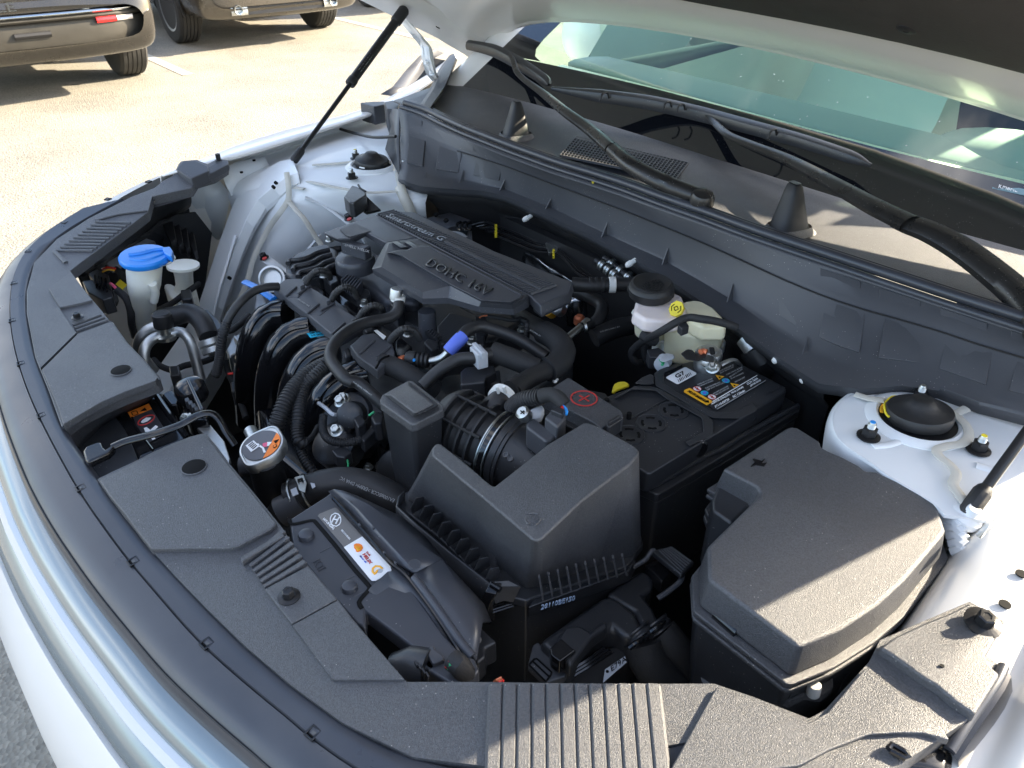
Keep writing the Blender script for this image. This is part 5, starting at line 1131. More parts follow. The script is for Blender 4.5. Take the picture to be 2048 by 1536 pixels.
# terminals
tp_ = thing('battery_terminal', 'silver battery terminal clamp with its nut at the rear of the battery', 'battery clamp', A3(1200, 260, .94))
lathe('post_clamp', A3(1190, 262, .945), Z3, [(.0175, -.006), (.0185, .0), (.0185, .018), (.017, .022), (.012, .023), (.0115, .0255), (.0005, .026)], AL, tp_, 30)
MB().prism(W_(A3, .968, [(1105, 205), (1150, 190), (1240, 215), (1300, 262), (1290, 300), (1225, 320), (1180, 300), (1120, 240)]), W_(A3, .960, [(1105, 205), (1150, 190), (1240, 215), (1300, 262), (1290, 300), (1225, 320), (1180, 300), (1120, 240)])).build('clamp_plate', ZN, tp_, bevel=.0015)
hexbolt(A3(1232, 282, .968), Vector((.3, -.6, .8)), .0062, tp_, ZN, 'clamp_nut', 1.5, .006, .006, ZN)
lathe('clamp_disc', A3(1190, 222, .972), Z3, [(.0125, -.003), (.013, 0), (.0115, .003), (.010, .0015), (.0005, .0015)], AL, tp_, 28)
tube('clamp_strap', W_(A3, 0, [(1300, 262, .962), (1340, 240, .965), (1400, 225, .960), (1440, 260, .94)]), .004, AL, tp_, flat=.5)
MB().prism(W_(A3, .985, [(990, 180), (1040, 145), (1080, 150), (1110, 190), (1180, 180), (1190, 200), (1120, 240), (1030, 225)]), W_(A3, .955, [(990, 180), (1040, 145), (1080, 150), (1110, 190), (1180, 180), (1190, 200), (1120, 240), (1030, 225)])).build('sensor_block', PF, tp_, bevel=.002)
tube('copper_tail', W_(A3, .985, [(1140, 168), (1165, 160), (1190, 168)]), .004, COP, tp_, seg=8)
MB().prism(W_(A3, .99, [(1205, 130), (1245, 130), (1255, 185), (1215, 190)]), W_(A3, .96, [(1205, 130), (1245, 130), (1255, 185), (1215, 190)])).build('cable_lug', PF, tp_, bevel=.0015)
lc = thing('light_grey_connector', 'pale grey plug sitting behind the left rear corner of the battery', 'connector', A3(870, 240, .92))
MB().prism(W_(A3, .97, [(835, 205), (880, 175), (940, 185), (948, 215), (870, 245), (830, 235)]), W_(A3, .945, [(835, 205), (880, 175), (940, 185), (948, 215), (870, 245), (830, 235)])).build('housing', GC, lc, bevel=.002)
tube('plug_end', W_(A3, .945, [(870, 232), (845, 268)]), .011, GC, lc, seg=14); tube('spring_clip', W_(A3, .955, [(835, 225), (860, 250), (850, 265)]), .002, GR, lc, seg=6)
# ---------------------------------------------------------------- red plus terminal cover
rp_ = thing('terminal_cover', 'black fusible link cover with a red plus symbol, beside the battery', 'terminal cover', A3(280, 560, .9))
tc_ = W_(A3, .962, [(-40, 470), (130, 362), (150, 362), (540, 610), (555, 640), (555, 660), (400, 740), (385, 745), (330, 700), (-60, 500)])
MB().prism(tc_, [q - Z3 * .028 for q in tc_]).build('cover', PL, rp_, bevel=.003)
t2_ = W_(A3, .952, [(-60, 490), (385, 740), (380, 725), (260, 600), (60, 500)])
pr_ = lathe('plus_ring', A3(258, 518, .9625), Z3, [(.0170, -.0004), (.0171, .0004), (.0156, .0006), (.0155, -.0004)], RD, rp_, 40)
for (x0, y0, x1, y1) in ((222, 497, 296, 541), (218, 540, 298, 497)):
    a, b_ = A3(x0, y0, .9630), A3(x1, y1, .9630); u = (b_ - a).normalized().cross(Z3) * .0009
    MB().prism([a - u + Z3 * .0006, a + u + Z3 * .0006, b_ + u + Z3 * .0006, b_ - u + Z3 * .0006], [a - u, a + u, b_ + u, b_ - u]).build('plus_stroke', RD, pr_, smooth=False)
lw = W_(A3, .968, [(430, 690), (520, 635), (540, 640), (545, 675), (450, 735), (430, 730)]); MB().prism(lw, [q - Z3 * .02 for q in lw]).build('cover_lock', PS, rp_, bevel=.002)
lw = W_(A3, .972, [(440, 690), (535, 640), (540, 652), (448, 702)]); MB().prism(lw, [q - Z3 * .006 for q in lw]).build('lock_tongue', PS, rp_, bevel=.001)
for x, y in ((432, 525), (602, 632)): lathe('cover_hole', A3(x, y, .948), Z3, [(.0032, -.01), (.0032, .0006), (.0002, .0006)], BP, rp_, 12)
MB().prism(W_(A3, .945, [(-100, 600), (300, 820), (560, 700), (420, 480), (100, 420)]), W_(A3, .90, [(-100, 600), (300, 820), (560, 700), (420, 480), (100, 420)])).build('lower_tray', PF, rp_, bevel=.002)

# ---------------------------------------------------------------- fuse box
fb = thing('fuse_box', 'large black fuse box with a lightning bolt mark, half in sunlight', 'fuse box', Vector((.62, -.26, .72)))
ft = W_(A2, .985, [(535, 66), (560, 58), (590, 60), (705, 132), (712, 158), (745, 178), (820, 210), (900, 252), (935, 280), (985, 282), (1100, 335), (1283, 432), (1300, 470), (1335, 575), (1325, 600), (1130, 830), (1000, 950), (820, 1072), (625, 1158), (590, 1160), (150, 830), (145, 815), (140, 665), (150, 650), (385, 420), (400, 400), (402, 380), (385, 360), (218, 272)])
cf_ = sum(ft, Vector()) / len(ft); 
fbot = []
for q in ft:
    d = Vector((q.x - cf_.x, q.y - cf_.y, 0)).normalized(); fbot.append(Vector((q.x, q.y, .952)) + d * .006)
lid2 = MB().prism(ft, fbot).build('lid', PL, fb, bevel=.0035, seg=3)
fr_o = []
for q in fbot:
    d = Vector((q.x - cf_.x, q.y - cf_.y, 0)).normalized(); fr_o.append(Vector((q.x, q.y, .951)) + d * .007)
MB().prism(fr_o, [q - Z3 * .005 for q in fr_o]).build('lid_rim', PL, fb, bevel=.0015)
MB().prism([q - Z3 * .0085 for q in fr_o], [q - Z3 * .0135 for q in fr_o]).build('case_rim', PL, fb, bevel=.0015)
MB().prism([cf_ + (q - cf_) * .96 + Vector((0, 0, 0)) - Z3 * 0 for q in [Vector((p.x, p.y, .944)) for p in fr_o]], [Vector((cf_.x + (p.x - cf_.x) * .82, cf_.y + (p.y - cf_.y) * .82, .74)) for p in fr_o]).build('case', PS, fb, bevel=.003)
bolt_ = W_(A2, .9862, [(365, 222), (405, 232), (430, 220), (408, 243), (432, 240), (395, 262), (355, 258), (385, 240), (362, 238)])
bolt_ = W_(A2, .9856, [(366, 222), (412, 232), (428, 221), (410, 245), (438, 240), (424, 258), (384, 252), (356, 260), (378, 238)])
MB().prism([q + Z3 * .0006 for q in bolt_], [q - Z3 * .001 for q in bolt_]).build('lightning_mark', PG, lid2, smooth=False)
# small side chamber
sc_ = W_(A2, .960, [(215, 290), (385, 385), (390, 420), (262, 548), (165, 480), (160, 430)]); MB().prism(sc_, [q + Vector((0, 0, -.09)) for q in sc_]).build('side_chamber', PS, fb, bevel=.004)
sc_ = W_(A2, .935, [(125, 470), (160, 425), (220, 300), (420, 420), (260, 560), (240, 580), (140, 510)]); MB().prism(sc_, [q - Z3 * .006 for q in sc_]).build('side_rim', PS, fb, bevel=.002); MB().prism([q - Z3 * .010 for q in sc_], [q - Z3 * .018 for q in sc_]).build('side_rim', PS, fb, bevel=.002)
# latch roller
tube('latch_roller', W_(A2, .951, [(190, 1000), (300, 1095)]), .0085, PG, fb, seg=18)
for x, y in ((165, 985), (325, 1105)):
    MB().prism([A2(x - 12, y - 40, .957), A2(x + 60, y - 70, .966), A2(x + 10, y + 20, .946), A2(x - 20, y + 20, .935)], [A2(x - 22, y - 46, .957), A2(x + 50, y - 76, .966), A2(x, y + 14, .946), A2(x - 30, y + 14, .935)]).build('latch_cheek', PS, fb, bevel=.0008)
# serrated foot with white pin
ms = MB()
for k in range(5):
    x, y = 560 + k * 48, 1385 - k * 22; q = W_(A2, .925, [(x, y - 14), (x + 30, y - 28), (x + 34, y - 14), (x + 4, y + 2)]); ms.prism(q, [p - Z3 * .012 for p in q])
ms.build('serrated_edge', PS, fb, smooth=False)
q = W_(A2, .912, [(480, 1400), (770, 1300), (775, 1370), (720, 1410), (640, 1400), (555, 1440)]); MB().prism(q, [p - Z3 * .012 for p in q]).build('foot', PL, fb, bevel=.002)
lathe('white_pin', A2(670, 1400, .912), Vector((0, -.2, 1)), [(.006, 0), (.006, .012), (.0045, .015), (.0002, .015)], WC, fb, 16)
for (x, y) in ((835, 1290), (860, 1270)): 
    q = W_(A2, .900, [(x - 8, y - 20), (x + 10, y - 26), (x + 12, y + 12), (x - 6, y + 18)]); MB().prism(q, [p - Z3 * .03 for p in q]).build('case_rib', PS, fb, smooth=False)
MB().prism(W_(A2, .935, [(1215, 830), (1290, 765), (1305, 775), (1230, 850)]), W_(A2, .915, [(1205, 850), (1280, 785), (1305, 795), (1230, 870)])).build('side_clip', PL, fb, bevel=.001)
MB().prism(W_(A2, .93, [(1195, 875), (1220, 860), (1232, 872), (1205, 895)]), W_(A2, .915, [(1195, 885), (1220, 870), (1232, 882), (1205, 905)])).build('side_clip', WI, fb, bevel=.001)
def hose(name, Zf, z, pts, px, m, parent=None, **k):
    P_ = W_(Zf, z, pts); r = rp(P_[len(P_) // 2], px); return tube(name, P_, r, m, parent, **k)
def block(name, Zf, z, pts, dz, m, parent, bevel=.0015, draft=0, **k):
    q = W_(Zf, z, pts); return prism(name, q, -dz, m, parent, draft=draft, bevel=bevel, **k)
# ---------------------------------------------------------------- engine
en = thing('engine', 'four cylinder engine with black plastic valve cover and glossy curved intake pipes', 'engine', Vector((-.08, -.25, .45)))
block('engine_block', I, .80, [(560, 660), (680, 560), (900, 560), (1080, 640), (1150, 720), (1000, 830), (840, 900), (640, 820)], .30, CA, en, bevel=.01)
block('valve_cover', A4, .905, [(-10, 560), (40, 400), (200, 330), (480, 380), (700, 560), (1250, 850), (1560, 800), (1640, 900), (1400, 1050), (1020, 1110), (960, 1180), (900, 1080), (780, 960), (560, 830), (380, 780), (240, 650), (60, 560)], .06, PS, en, bevel=.008)
block('valve_cover_step', A4, .925, [(230, 400), (560, 400), (860, 700), (820, 770), (560, 760), (420, 640), (260, 560), (180, 520)], .03, PC, en, bevel=.012)
block('valve_cover_step', A4, .915, [(960, 960), (1060, 850), (1240, 900), (1230, 950), (1010, 1090), (985, 1085)], .03, PC, en, bevel=.006)
# cam end housing with stepped ridges
o = loft('timing_cover', [W_(B5, z, [(x0 + dx, y0 + dy) for dx, dy in ((0, 90), (40, 0), (150, -60), (280, -100), (400, -110))]) for z, x0, y0 in ((.86, 680, 560), (.90, 700, 520), (.93, 740, 490), (.935, 790, 480))], PS, en, sub=1, solid=.01)
block('timing_cover_top', B5, .935, [(690, 590), (700, 520), (760, 440), (900, 370), (1040, 345), (1130, 400), (1140, 470), (1050, 560), (1000, 610), (860, 620), (740, 625)], .06, PS, en, bevel=.01)
for k in range(4):
    y = 450 + k * 42; tube('cover_ridge', W_(B5, .938, [(720 + k * 40, y + 70 + k * 12), (735 + k * 42, y + 45 + k * 8), (800 + k * 45, y + 40), (880 + k * 40, y + 20), (960 + k * 30, y - 20), (1060 + k * 18, y - 45)]), .0042, PS, en, seg=10)
for k in range(7): block('heat_rib', B5, .948, [(1155 + k * 20, 650 + k * 12), (1215 + k * 18, 595 + k * 10), (1222 + k * 18, 600 + k * 10), (1163 + k * 20, 656 + k * 12)], .02, PC, en, bevel=0, smooth=False)
block('heat_rib_base', B5, .938, [(1150, 645), (1220, 595), (1330, 650), (1280, 730), (1240, 720)], .02, PC, en)
for k in range(5): tube('cover_bellows', W_(B6, .925, [(225 + k * 16, 1090 + k * 14), (250 + k * 16, 1060 + k * 14), (262 + k * 16, 1075 + k * 14)]), .0045, PS, en, seg=8)
# oil cap
oc = A4(340, 445, .962)
cap = lathe('oil_cap', oc, Z3, [(.034, -.020), (.034, -.006), (.0335, .000), (.031, .003), (.022, .0035), (.001, .0035)], PC, en, 44)
ax_, ay_ = (A4(460, 400, .99) - A4(245, 335, .99)).normalized(), None; ay_ = Z3.cross(ax_).normalized()
MB().box(A4(350, 375, .980), .056, .017, .022, (ax_, ay_, Z3)).build('cap_grip', PC, cap, bevel=.003, seg=3)
txt(cap, 'SHELL HELIX', A4(262, 350, .9916), A4(448, 402, .9916), A4(268, 333, .9916), GY, extr=.0003)
o_ = D.objects.get('lettering')
# engine cover
ec = thing('engine_cover', 'dark grey engine cover lettered DOHC 16V with a ribbed strip along its rear', 'engine cover', A4(900, 450, .93))
zc0 = 1.0
wingp = W_(A4, zc0, [(92, 246), (345, 156), (440, 128), (500, 112), (830, 285), (580, 322), (430, 246), (300, 292), (205, 296)])
prism('cover_wing', wingp, -.013, PC, ec, draft=-.012, bevel=.003, seg=2)
decal('wing_pad', W_(A4, zc0 + .0006, [(228, 225), (345, 178), (465, 235), (300, 282), (270, 270)]), PM, ec)
plate_o = W_(A4, zc0 - .004, [(578, 318), (700, 300), (830, 285), (1672, 718), (1650, 770), (1540, 828), (1285, 810), (1045, 742), (850, 748), (470, 522)])
plate_t = W_(A4, zc0 + .008, [(595, 400), (700, 372), (840, 350), (905, 352), (1618, 725), (1600, 745), (1525, 782), (1300, 770), (1060, 645), (860, 700), (560, 520)])
plate_t = W_(A4, zc0 + .007, [(600, 330), (700, 318), (825, 305), (1640, 722), (1622, 752), (1528, 792), (1300, 775), (1062, 650), (850, 700), (540, 505)])
cpl = MB()
cpl.add(plate_t, [tuple(range(10))])
n_ = 10; cpl.add(plate_t + plate_o, [(i, (i + 1) % n_, (i + 1) % n_ + n_, i + n_) for i in range(n_)])
sk_ = [q + Vector((0, 0.002, -.010)) for q in plate_o]; cpl.add(plate_o + sk_, [(i, (i + 1) % n_, (i + 1) % n_ + n_, i + n_) for i in range(n_)]); cpl.add(sk_, [tuple(range(9, -1, -1))])
bm_ = cpl; pl_ = cpl.build('cover_plate', PC, ec, bevel=.0012, seg=2, ang=10)
# facet on the front left of the plate, raised centre panel
ctr = W_(A4, zc0 + .012, [(600, 400), (690, 378), (740, 380), (775, 362), (840, 352), (905, 355), (1605, 722), (1590, 742), (1522, 776), (1305, 762), (1068, 640), (700, 425), (640, 405)])
cbm = W_(A4, zc0 + .006, [(575, 405), (690, 370), (740, 372), (775, 352), (840, 342), (915, 345), (1630, 722), (1600, 756), (1525, 790), (1298, 774), (1055, 648), (690, 432), (640, 415)])
MB().prism(ctr, cbm).build('cover_panel', PC, ec, bevel=.001, seg=2, ang=10)
for x in (620, 715):
    MB().prism(W_(A4, zc0 + .0115, [(x, 318), (x + 45, 312), (x + 120, 358), (x + 70, 362)]), W_(A4, zc0 + .006, [(x - 5, 316), (x + 50, 308), (x + 128, 360), (x + 66, 366)])).build('cover_bar', PC, ec, bevel=.0008)
txt(ec, 'DOHC 16V', A4(872, 498, zc0 + .0125), A4(1345, 735, zc0 + .0125), A4(925, 448, zc0 + .0125), PS, extr=.0016, bold=.006, shear=.0)
tube('panel_edge', W_(A4, zc0 + .0120, [(905, 355), (1250, 536), (1600, 722)]), .0012, PC, ec, seg=6, n=1)
# rear strip
st0 = W_(A4, zc0 + .001, [(490, 112), (560, 92), (640, 78), (790, 90), (1400, 385), (1990, 618), (1962, 700), (1745, 800), (1690, 750), (1665, 722)])
prism('rear_strip', st0, -.016, PC, ec, draft=.004, bevel=.003)
decal('rib_gap_shade', W_(A4, zc0 + .0012, [(512, 113), (642, 82), (1868, 650), (1672, 720)]), BP, ec)  # dark plate paints the shade between the ribs
rb_ = MB(); NR = 66
for k in range(NR):
    t = k / (NR - 1)
    a = A4(515 + (1672 - 515) * t, 112 + (718 - 112) * t, zc0 + .0015); b = A4(640 + (1865 - 640) * t, 82 + (650 - 82) * t, zc0 + .0015)
    u = (b - a).cross(Z3).normalized() * .0013
    rb_.prism([a - u + Z3 * .0028, a + u + Z3 * .0028, b + u + Z3 * .0028, b - u + Z3 * .0028], [a - u * 1.6, a + u * 1.6, b + u * 1.6, b - u * 1.6])
ro = rb_.build('fine_ribs', PM, ec, smooth=False); ro['kind'] = 'stuff'  # paler plastic paints the light the ribs catch
q = W_(A4, zc0 + .0055, [(1020, 306), (1035, 304), (1758, 660), (1755, 672), (1740, 672), (1020, 318)]); MB().prism(q, [p - Z3 * .004 for p in q]).build('trim_bar', PM, ec, bevel=.0006, seg=1)
txt(ec, 'Smartstream G', A4(575, 128, zc0 + .0045), A4(1005, 318, zc0 + .0045), A4(610, 104, zc0 + .0045), mat('silver print', (.22, .23, .25), .35, metal=.5), extr=.0012, shear=.25, bold=.004)
block('cover_tail', A4, .985, [(1690, 755), (1960, 640), (1995, 620), (1985, 700), (1760, 805)], .02, PC, ec, bevel=.003)
# posts and bolts on the valve cover
lathe('filler_post', A4(885, 840, .955), Z3, [(.0145, -.045), (.0135, -.004), (.0125, 0), (.0005, .0003)], PC, en, 28)
for (Zf, x, y, z) in ((A4, 105, 580, .935), (A4, 415, 800, .93), (A4, 745, 1025, .925), (A4, 1230, 1085, .93), (A4, 1050, 1215, .925), (A4, 1610, 990, .93), (A4, 150, 310, .95), (A4, 700, 1310, .91) ):
    hexbolt(Zf(x, y, z), Z3, .0058, en, ZN, 'cover_bolt', 1.35, .008)
# coil packs, wires and injector rail
for k, (x, y) in enumerate(((95, 585), (340, 690), (600, 780), (860, 1080))):
    block('coil_pack', A4, .93, [(x, y), (x + 30, y - 35), (x + 110, y - 10), (x + 120, y + 30), (x + 60, y + 60)], .035, PS, en, bevel=.003)
rail = block('injector_rail_base', B5, .905, [(820, 640), (880, 590), (1430, 960), (1740, 1200), (1650, 1290), (1250, 1020), (1000, 830)], .02, PG, en, bevel=.003)
for x, y in ((0, 0), (210, 155), (400, 290)): block('rail_cell', B5, .915, [(860 + x, 640 + y), (900 + x, 660 + y), (1010 + x, 740 + y), (1020 + x, 770 + y), (960 + x, 800 + y)], .015, PS, en, bevel=.003)
hc = thing('harness_cover', 'long dark plastic harness cover in stepped panels lying across the intake side of the engine', 'harness cover', B5(1000, 850, .90))
segs = [[(598, 722), (700, 645), (825, 640), (845, 660), (905, 695), (905, 712), (800, 800), (700, 795)], [(700, 800), (808, 795), (890, 700), (1005, 770), (1035, 790), (1110, 830), (1105, 850), (985, 950), (890, 940)], [(880, 935), (985, 945), (1100, 850), (1210, 915), (1295, 965), (1335, 1000), (1320, 1030), (1105, 1150), (1080, 1100)]]
for i, s_ in enumerate(segs):
    q = W_(B5, .945, s_); MB().prism(q, [p - Z3 * .016 for p in q]).build('cover_panel', PM, hc, bevel=.0025)
for a, b in (((700, 790), (790, 712)), ((805, 770), (905, 700)), ((880, 930), (975, 850)), ((990, 905), (1100, 845)), ((1080, 1100), (1185, 1005)), ((1190, 1060), (1290, 980))):
    tube('cover_rib', W_(B5, .9465, [a, b]), .0018, PM, hc, seg=6)
for x, y in ((815, 690), (1030, 815), (1240, 970)): block('cover_tab', B5, .952, [(x, y), (x + 35, y - 10), (x + 42, y + 4), (x + 8, y + 16)], .008, PM, hc, bevel=.001)
txt(hc, 'JOLLIDEN 12-E', B5(800, 820, .9456), B5(890, 880, .9456), B5(808, 808, .9456), GY, extr=.0002)
h2_ = [(1225, 1190), (1330, 1100), (1430, 1085), (1510, 1140), (1570, 1160), (1595, 1230), (1600, 1280), (1450, 1395), (1290, 1280)]
q = W_(B5, .945, h2_); MB().prism(q, [p - Z3 * .016 for p in q]).build('cover_panel', PM, hc, bevel=.0025)
for a, b in (((1310, 1260), (1430, 1150)), ((1450, 1290), (1560, 1200))): tube('cover_rib', W_(B5, .9465, [a, b]), .0018, PM, hc, seg=6)
block('rail_end', B5, .935, [(1600, 1150), (1640, 1110), (1740, 1195), (1660, 1300), (1600, 1270)], .02, PG, hc, bevel=.003)
decal('white_tag', W_(B5, .950, [(1425, 1072), (1450, 1065), (1525, 1120), (1505, 1145)]), WC, hc)
# corrugated leads arching from the cover to the coils
for k, pts in enumerate(([(870, 685, .948), (905, 620, .965), (965, 580, .975), (1040, 590, .965), (1065, 640, .94)], [(1080, 815, .948), (1110, 760, .965), (1180, 715, .975), (1250, 730, .965), (1290, 800, .94)], [(1300, 970, .948), (1340, 910, .965), (1410, 865, .975), (1480, 880, .965), (1500, 930, .94)], [(1560, 1150, .948), (1600, 1100, .965), (1670, 1055, .975), (1750, 1070, .965), (1800, 1140, .94)])):
    P_ = [B5(*p) for p in pts]; tube('coil_lead', P_, .0052, RB, hc, corr=.0035, depth=.16, seg=12)
# intake pipes
im = thing('intake_manifold', 'glossy black intake manifold of four curved pipes', 'intake manifold', I(560, 760, .6))
runs = [[(575, 628, .915), (545, 632, .91), (520, 655, .895), (503, 700, .86), (497, 760, .80), (500, 840, .70)],
        [(625, 660, .915), (592, 668, .91), (565, 692, .895), (546, 738, .86), (538, 800, .80), (540, 880, .70)],
        [(675, 700, .91), (640, 708, .905), (610, 732, .89), (590, 775, .86), (582, 830, .80), (585, 900, .70)],
        [(735, 745, .905), (700, 756, .90), (665, 780, .885), (640, 820, .86), (630, 880, .80), (632, 950, .70)]]
for r_ in runs:
    P_ = [I(*p) for p in r_]
    tube('intake_pipe', P_, .024, PG, im, seg=30, flat=1.0)
    tube('pipe_rib', [p + Vector((.012, -.013, .0175)) for p in P_], .0035, PG, im, seg=8)
block('plenum', I, .80, [(500, 760), (600, 700), (800, 800), (760, 960), (640, 1000), (520, 900)], .2, PG, im, bevel=.02)
block('plenum_top', C3, .86, [(600, 500), (760, 430), (1080, 620), (1100, 700), (1040, 800), (640, 620)], .08, PG, im, bevel=.01)
d_ = decal('cyan_label', W_(B5, .922, [(868, 1085), (1005, 1075), (1040, 1105), (905, 1130), (900, 1125)]), CY, im)
txt(d_, 'U2MP8 28310-', B5(905, 1098, .9228), B5(990, 1086, .9228), B5(895, 1086, .9228), BP, extr=.0002); txt(d_, 'A R 200601', B5(915, 1118, .9228), B5(1020, 1102, .9228), B5(905, 1106, .9228), BP, extr=.0002)

# ---------------------------------------------------------------- hoses
h1_ = thing('breather_hose', 'smooth black hose looping from a clamped nipple down to the resonator box', 'hose', I(700, 700, .8))
tube('hose', [A4(665, 735, .975), A4(672, 800, .968), A4(660, 850, .962), A4(600, 895, .958), A4(430, 930, .962), A4(300, 985, .965), A4(200, 1070, .965), A4(155, 1160, .962), A4(172, 1240, .960), A4(280, 1365, .955), C3(900, 440, .950), C3(1010, 530, .940), C3(1120, 630, .925)], .0085, RB, h1_, seg=18)
lathe('hose_clamp', A4(668, 745, .975), Vector((.05, .2, 1)), [(.0105, -.004), (.011, -.004), (.011, .004), (.0105, .004)], WC, h1_, 20)
for dx in (-1, 1): tube('clamp_ear', [A4(668 + dx * 20, 735, .978), A4(668 + dx * 36, 712, .982)], .0016, WC, h1_, seg=6)
lathe('nipple', A4(655, 700, .985), Vector((.05, .2, 1)), [(.0095, -.010), (.0095, .004), (.0085, .006), (.004, .0062), (.0002, .0062)], AL, h1_, 20)
txt(h1_, 'EPDM 25414-2J000 VERNAY', C3(800, 392, .9585), C3(1010, 548, .9485), C3(806, 380, .9605), GY, extr=.0002, lift=.0004)
h2t = thing('heater_pipe_hose', 'black hose with a blue taped joint and short silver pipe end', 'hose', A4(1100, 1100, .93))
tube('steel_pipe', W_(A4, 0, [(905, 1222, .935), (960, 1212, .937), (1010, 1190, .942), (1050, 1150, .950)]), .0055, ZN, h2t, seg=16)
tube('hose', W_(A4, 0, [(1045, 1160, .950), (1100, 1095, .960), (1160, 1020, .968), (1220, 975, .970), (1310, 960, .968), (1450, 1000, .960), (1600, 1065, .950), (1790, 1190, .935)]), .0088, RB, h2t, seg=18)
tube('blue_tape', W_(A4, 0, [(1052, 1150, .9515), (1100, 1095, .960), (1160, 1045 - 14, .9665)]), .0100, BV, h2t, seg=18)
lathe('connector_boot', A4(905, 1220, .935), (A4(780, 1210, .935) - A4(905, 1220, .935)), [(.008, 0), (.011, .002), (.011, .005), (.009, .006), (.0115, .008), (.0115, .011), (.009, .012), (.012, .014), (.012, .017), (.0095, .018), (.012, .020), (.012, .030), (.010, .034)], RB, h2t, 20)
lathe('blue_dot', A4(790, 1210, .9475), Z3, [(.0022, -.002), (.002, .0004), (.0002, .0005)], BM, h2t, 10)
lathe('copper_washer', A4(690, 1225, .925), Vector((1, .1, 0)), [(.010, 0), (.011, .002), (.011, .006), (.010, .008)], COP, h2t, 20)
h3t = thing('vacuum_hose', 'black hose held by a pale grey square clip between the engine and the intake duct', 'hose', A4(1200, 1200, .93))
tube('hose', [C3(1400, 470, .935), C3(1480, 390, .945), C3(1570, 320, .955), C3(1680, 262, .962), A4(1250, 1195, .965), A4(1330, 1170, .965), A4(1400, 1165, .962)], .0085, RB, h3t, seg=18)
tube('foam_sleeve', W_(A4, 0, [(1385, 1150, .962), (1450, 1175, .960), (1560, 1215, .955), (1720, 1280, .945)]), .0145, TP, h3t, seg=20)
clm = A4(1282, 1190, .965); axc = (A4(1340, 1170, .965) - A4(1230, 1200, .965)).normalized(); MBc = MB(); MBc.box(clm, .016, .026, .024, (axc, axc.cross(Z3).normalized(), Z3)); MBc.build('grey_clip', GC, h3t, bevel=.002)
MB().box(clm + Z3 * .010, .006, .030, .010, (axc, axc.cross(Z3).normalized(), Z3)).build('clip_tongue', GC, h3t, bevel=.001)
h4t = thing('heater_hose_bend', 'fattest black hose bending round behind the ribbed intake hose', 'hose', A4(1900, 1150, .9))
tube('hose', [A4(1555, 845, .93), A4(1640, 910, .938), A4(1750, 985, .945), A4(1870, 1060, .948), A4(1925, 1150, .945), A4(1880, 1245, .942), A4(1760, 1305, .945), A4(1640, 1370, .95), C3(2090, 510, .955), A1(930, 70, .955), A1(860, 120, .957)], [.010, .012, .0135, .015, .015, .0145, .0135, .013, .013, .0125, .012], RB, h4t, seg=22)
tube('foam_sleeve', W_(A4, 0, [(1770, 1000, .946), (1870, 1060, .950), (1925, 1150, .947), (1880, 1245, .944), (1800, 1290, .944)]), .0175, TP, h4t, seg=22)
txt(h4t, 'SUC6WK G1', B6(1065, 1068, .955), B6(1150, 1118, .953), B6(1070, 1058, .957), GY, extr=.0002, lift=.0006)
# misc modules round the hoses
md = thing('purge_valve', 'square black purge valve block below the grey hose clip', 'valve', A4(1300, 1330, .9))
block('housing', A4, .945, [(1140, 1300), (1180, 1265), (1400, 1250), (1410, 1300), (1340, 1340), (1330, 1380), (1140, 1400)], .04, PS, md, bevel=.003)
block('side_box', A4, .93, [(1330, 1310), (1440, 1280), (1450, 1380), (1340, 1400)], .03, PS, md, bevel=.003)
sn = thing('cam_sensor_lead', 'black sensor plug with thin taped lead just below the engine cover edge', 'sensor', A4(1290, 900, .92))
block('plug', A4, .95, [(1250, 885), (1330, 870), (1345, 905), (1335, 940), (1260, 945)], .03, PS, sn); tube('lead', W_(A4, 0, [(1340, 880, .955), (1440, 895, .955), (1540, 912, .95), (1600, 895, .95)]), .0032, TP, sn, seg=8); tube('bare_wire', W_(A4, .960, [(1285, 892), (1310, 880), (1345, 876)]), .0012, COP, sn, seg=6)
tube('corrugated_lead', W_(A4, 0, [(1590, 905, .945), (1640, 925, .95), (1645, 985, .94), (1640, 1070, .92)]), .005, RB, sn, corr=.0034, seg=10)
block('sensor_column', A4, .93, [(1250, 1000), (1330, 1005), (1320, 1100), (1255, 1095)], .03, PS, sn, bevel=.003)
# coolant hose and filler neck
ch = thing('radiator_hose', 'thick black radiator hose lettered in grey with a silver spring clamp', 'hose', C3(700, 1250, .8))
tube('hose', [C3(400, 1335, .865), C3(480, 1292, .870), C3(560, 1262, .875), C3(680, 1228, .880), C3(820, 1215, .880), C3(980, 1245, .878), C3(1100, 1300, .872), C3(1230, 1375, .862), C3(1330, 1430, .85)], .0205, RB, ch, seg=28)
txt(ch, 'EA100#SCCR >ERBM< DHA VC', C3(1195, 1335, .896), C3(780, 1160, .902), C3(1180, 1362, .892), GY, extr=.0002, lift=.0010)
tube('pipe_stub', [C3(310, 1440, .855), C3(380, 1400, .860), C3(480, 1345, .868)], .019, PM, ch, seg=26)
dclamp = (C3(560, 1262, .875) - C3(440, 1310, .868)).normalized()
lathe('clamp_band', C3(462, 1302, .869), dclamp, [(.0208, -.014), (.0212, -.014), (.0212, .014), (.0208, .014)], RB, ch, 30)
for o in (-.0085, .0085):
    c = C3(478, 1300, .870) + dclamp * o; u = dclamp.orthogonal().normalized(); w = dclamp.cross(u)
    tube('clamp_wire', [c + (u * math.cos(a) + w * math.sin(a)) * .0225 for a in [i * math.pi / 12 for i in range(25)]], .0016, ZN, ch, seg=8)
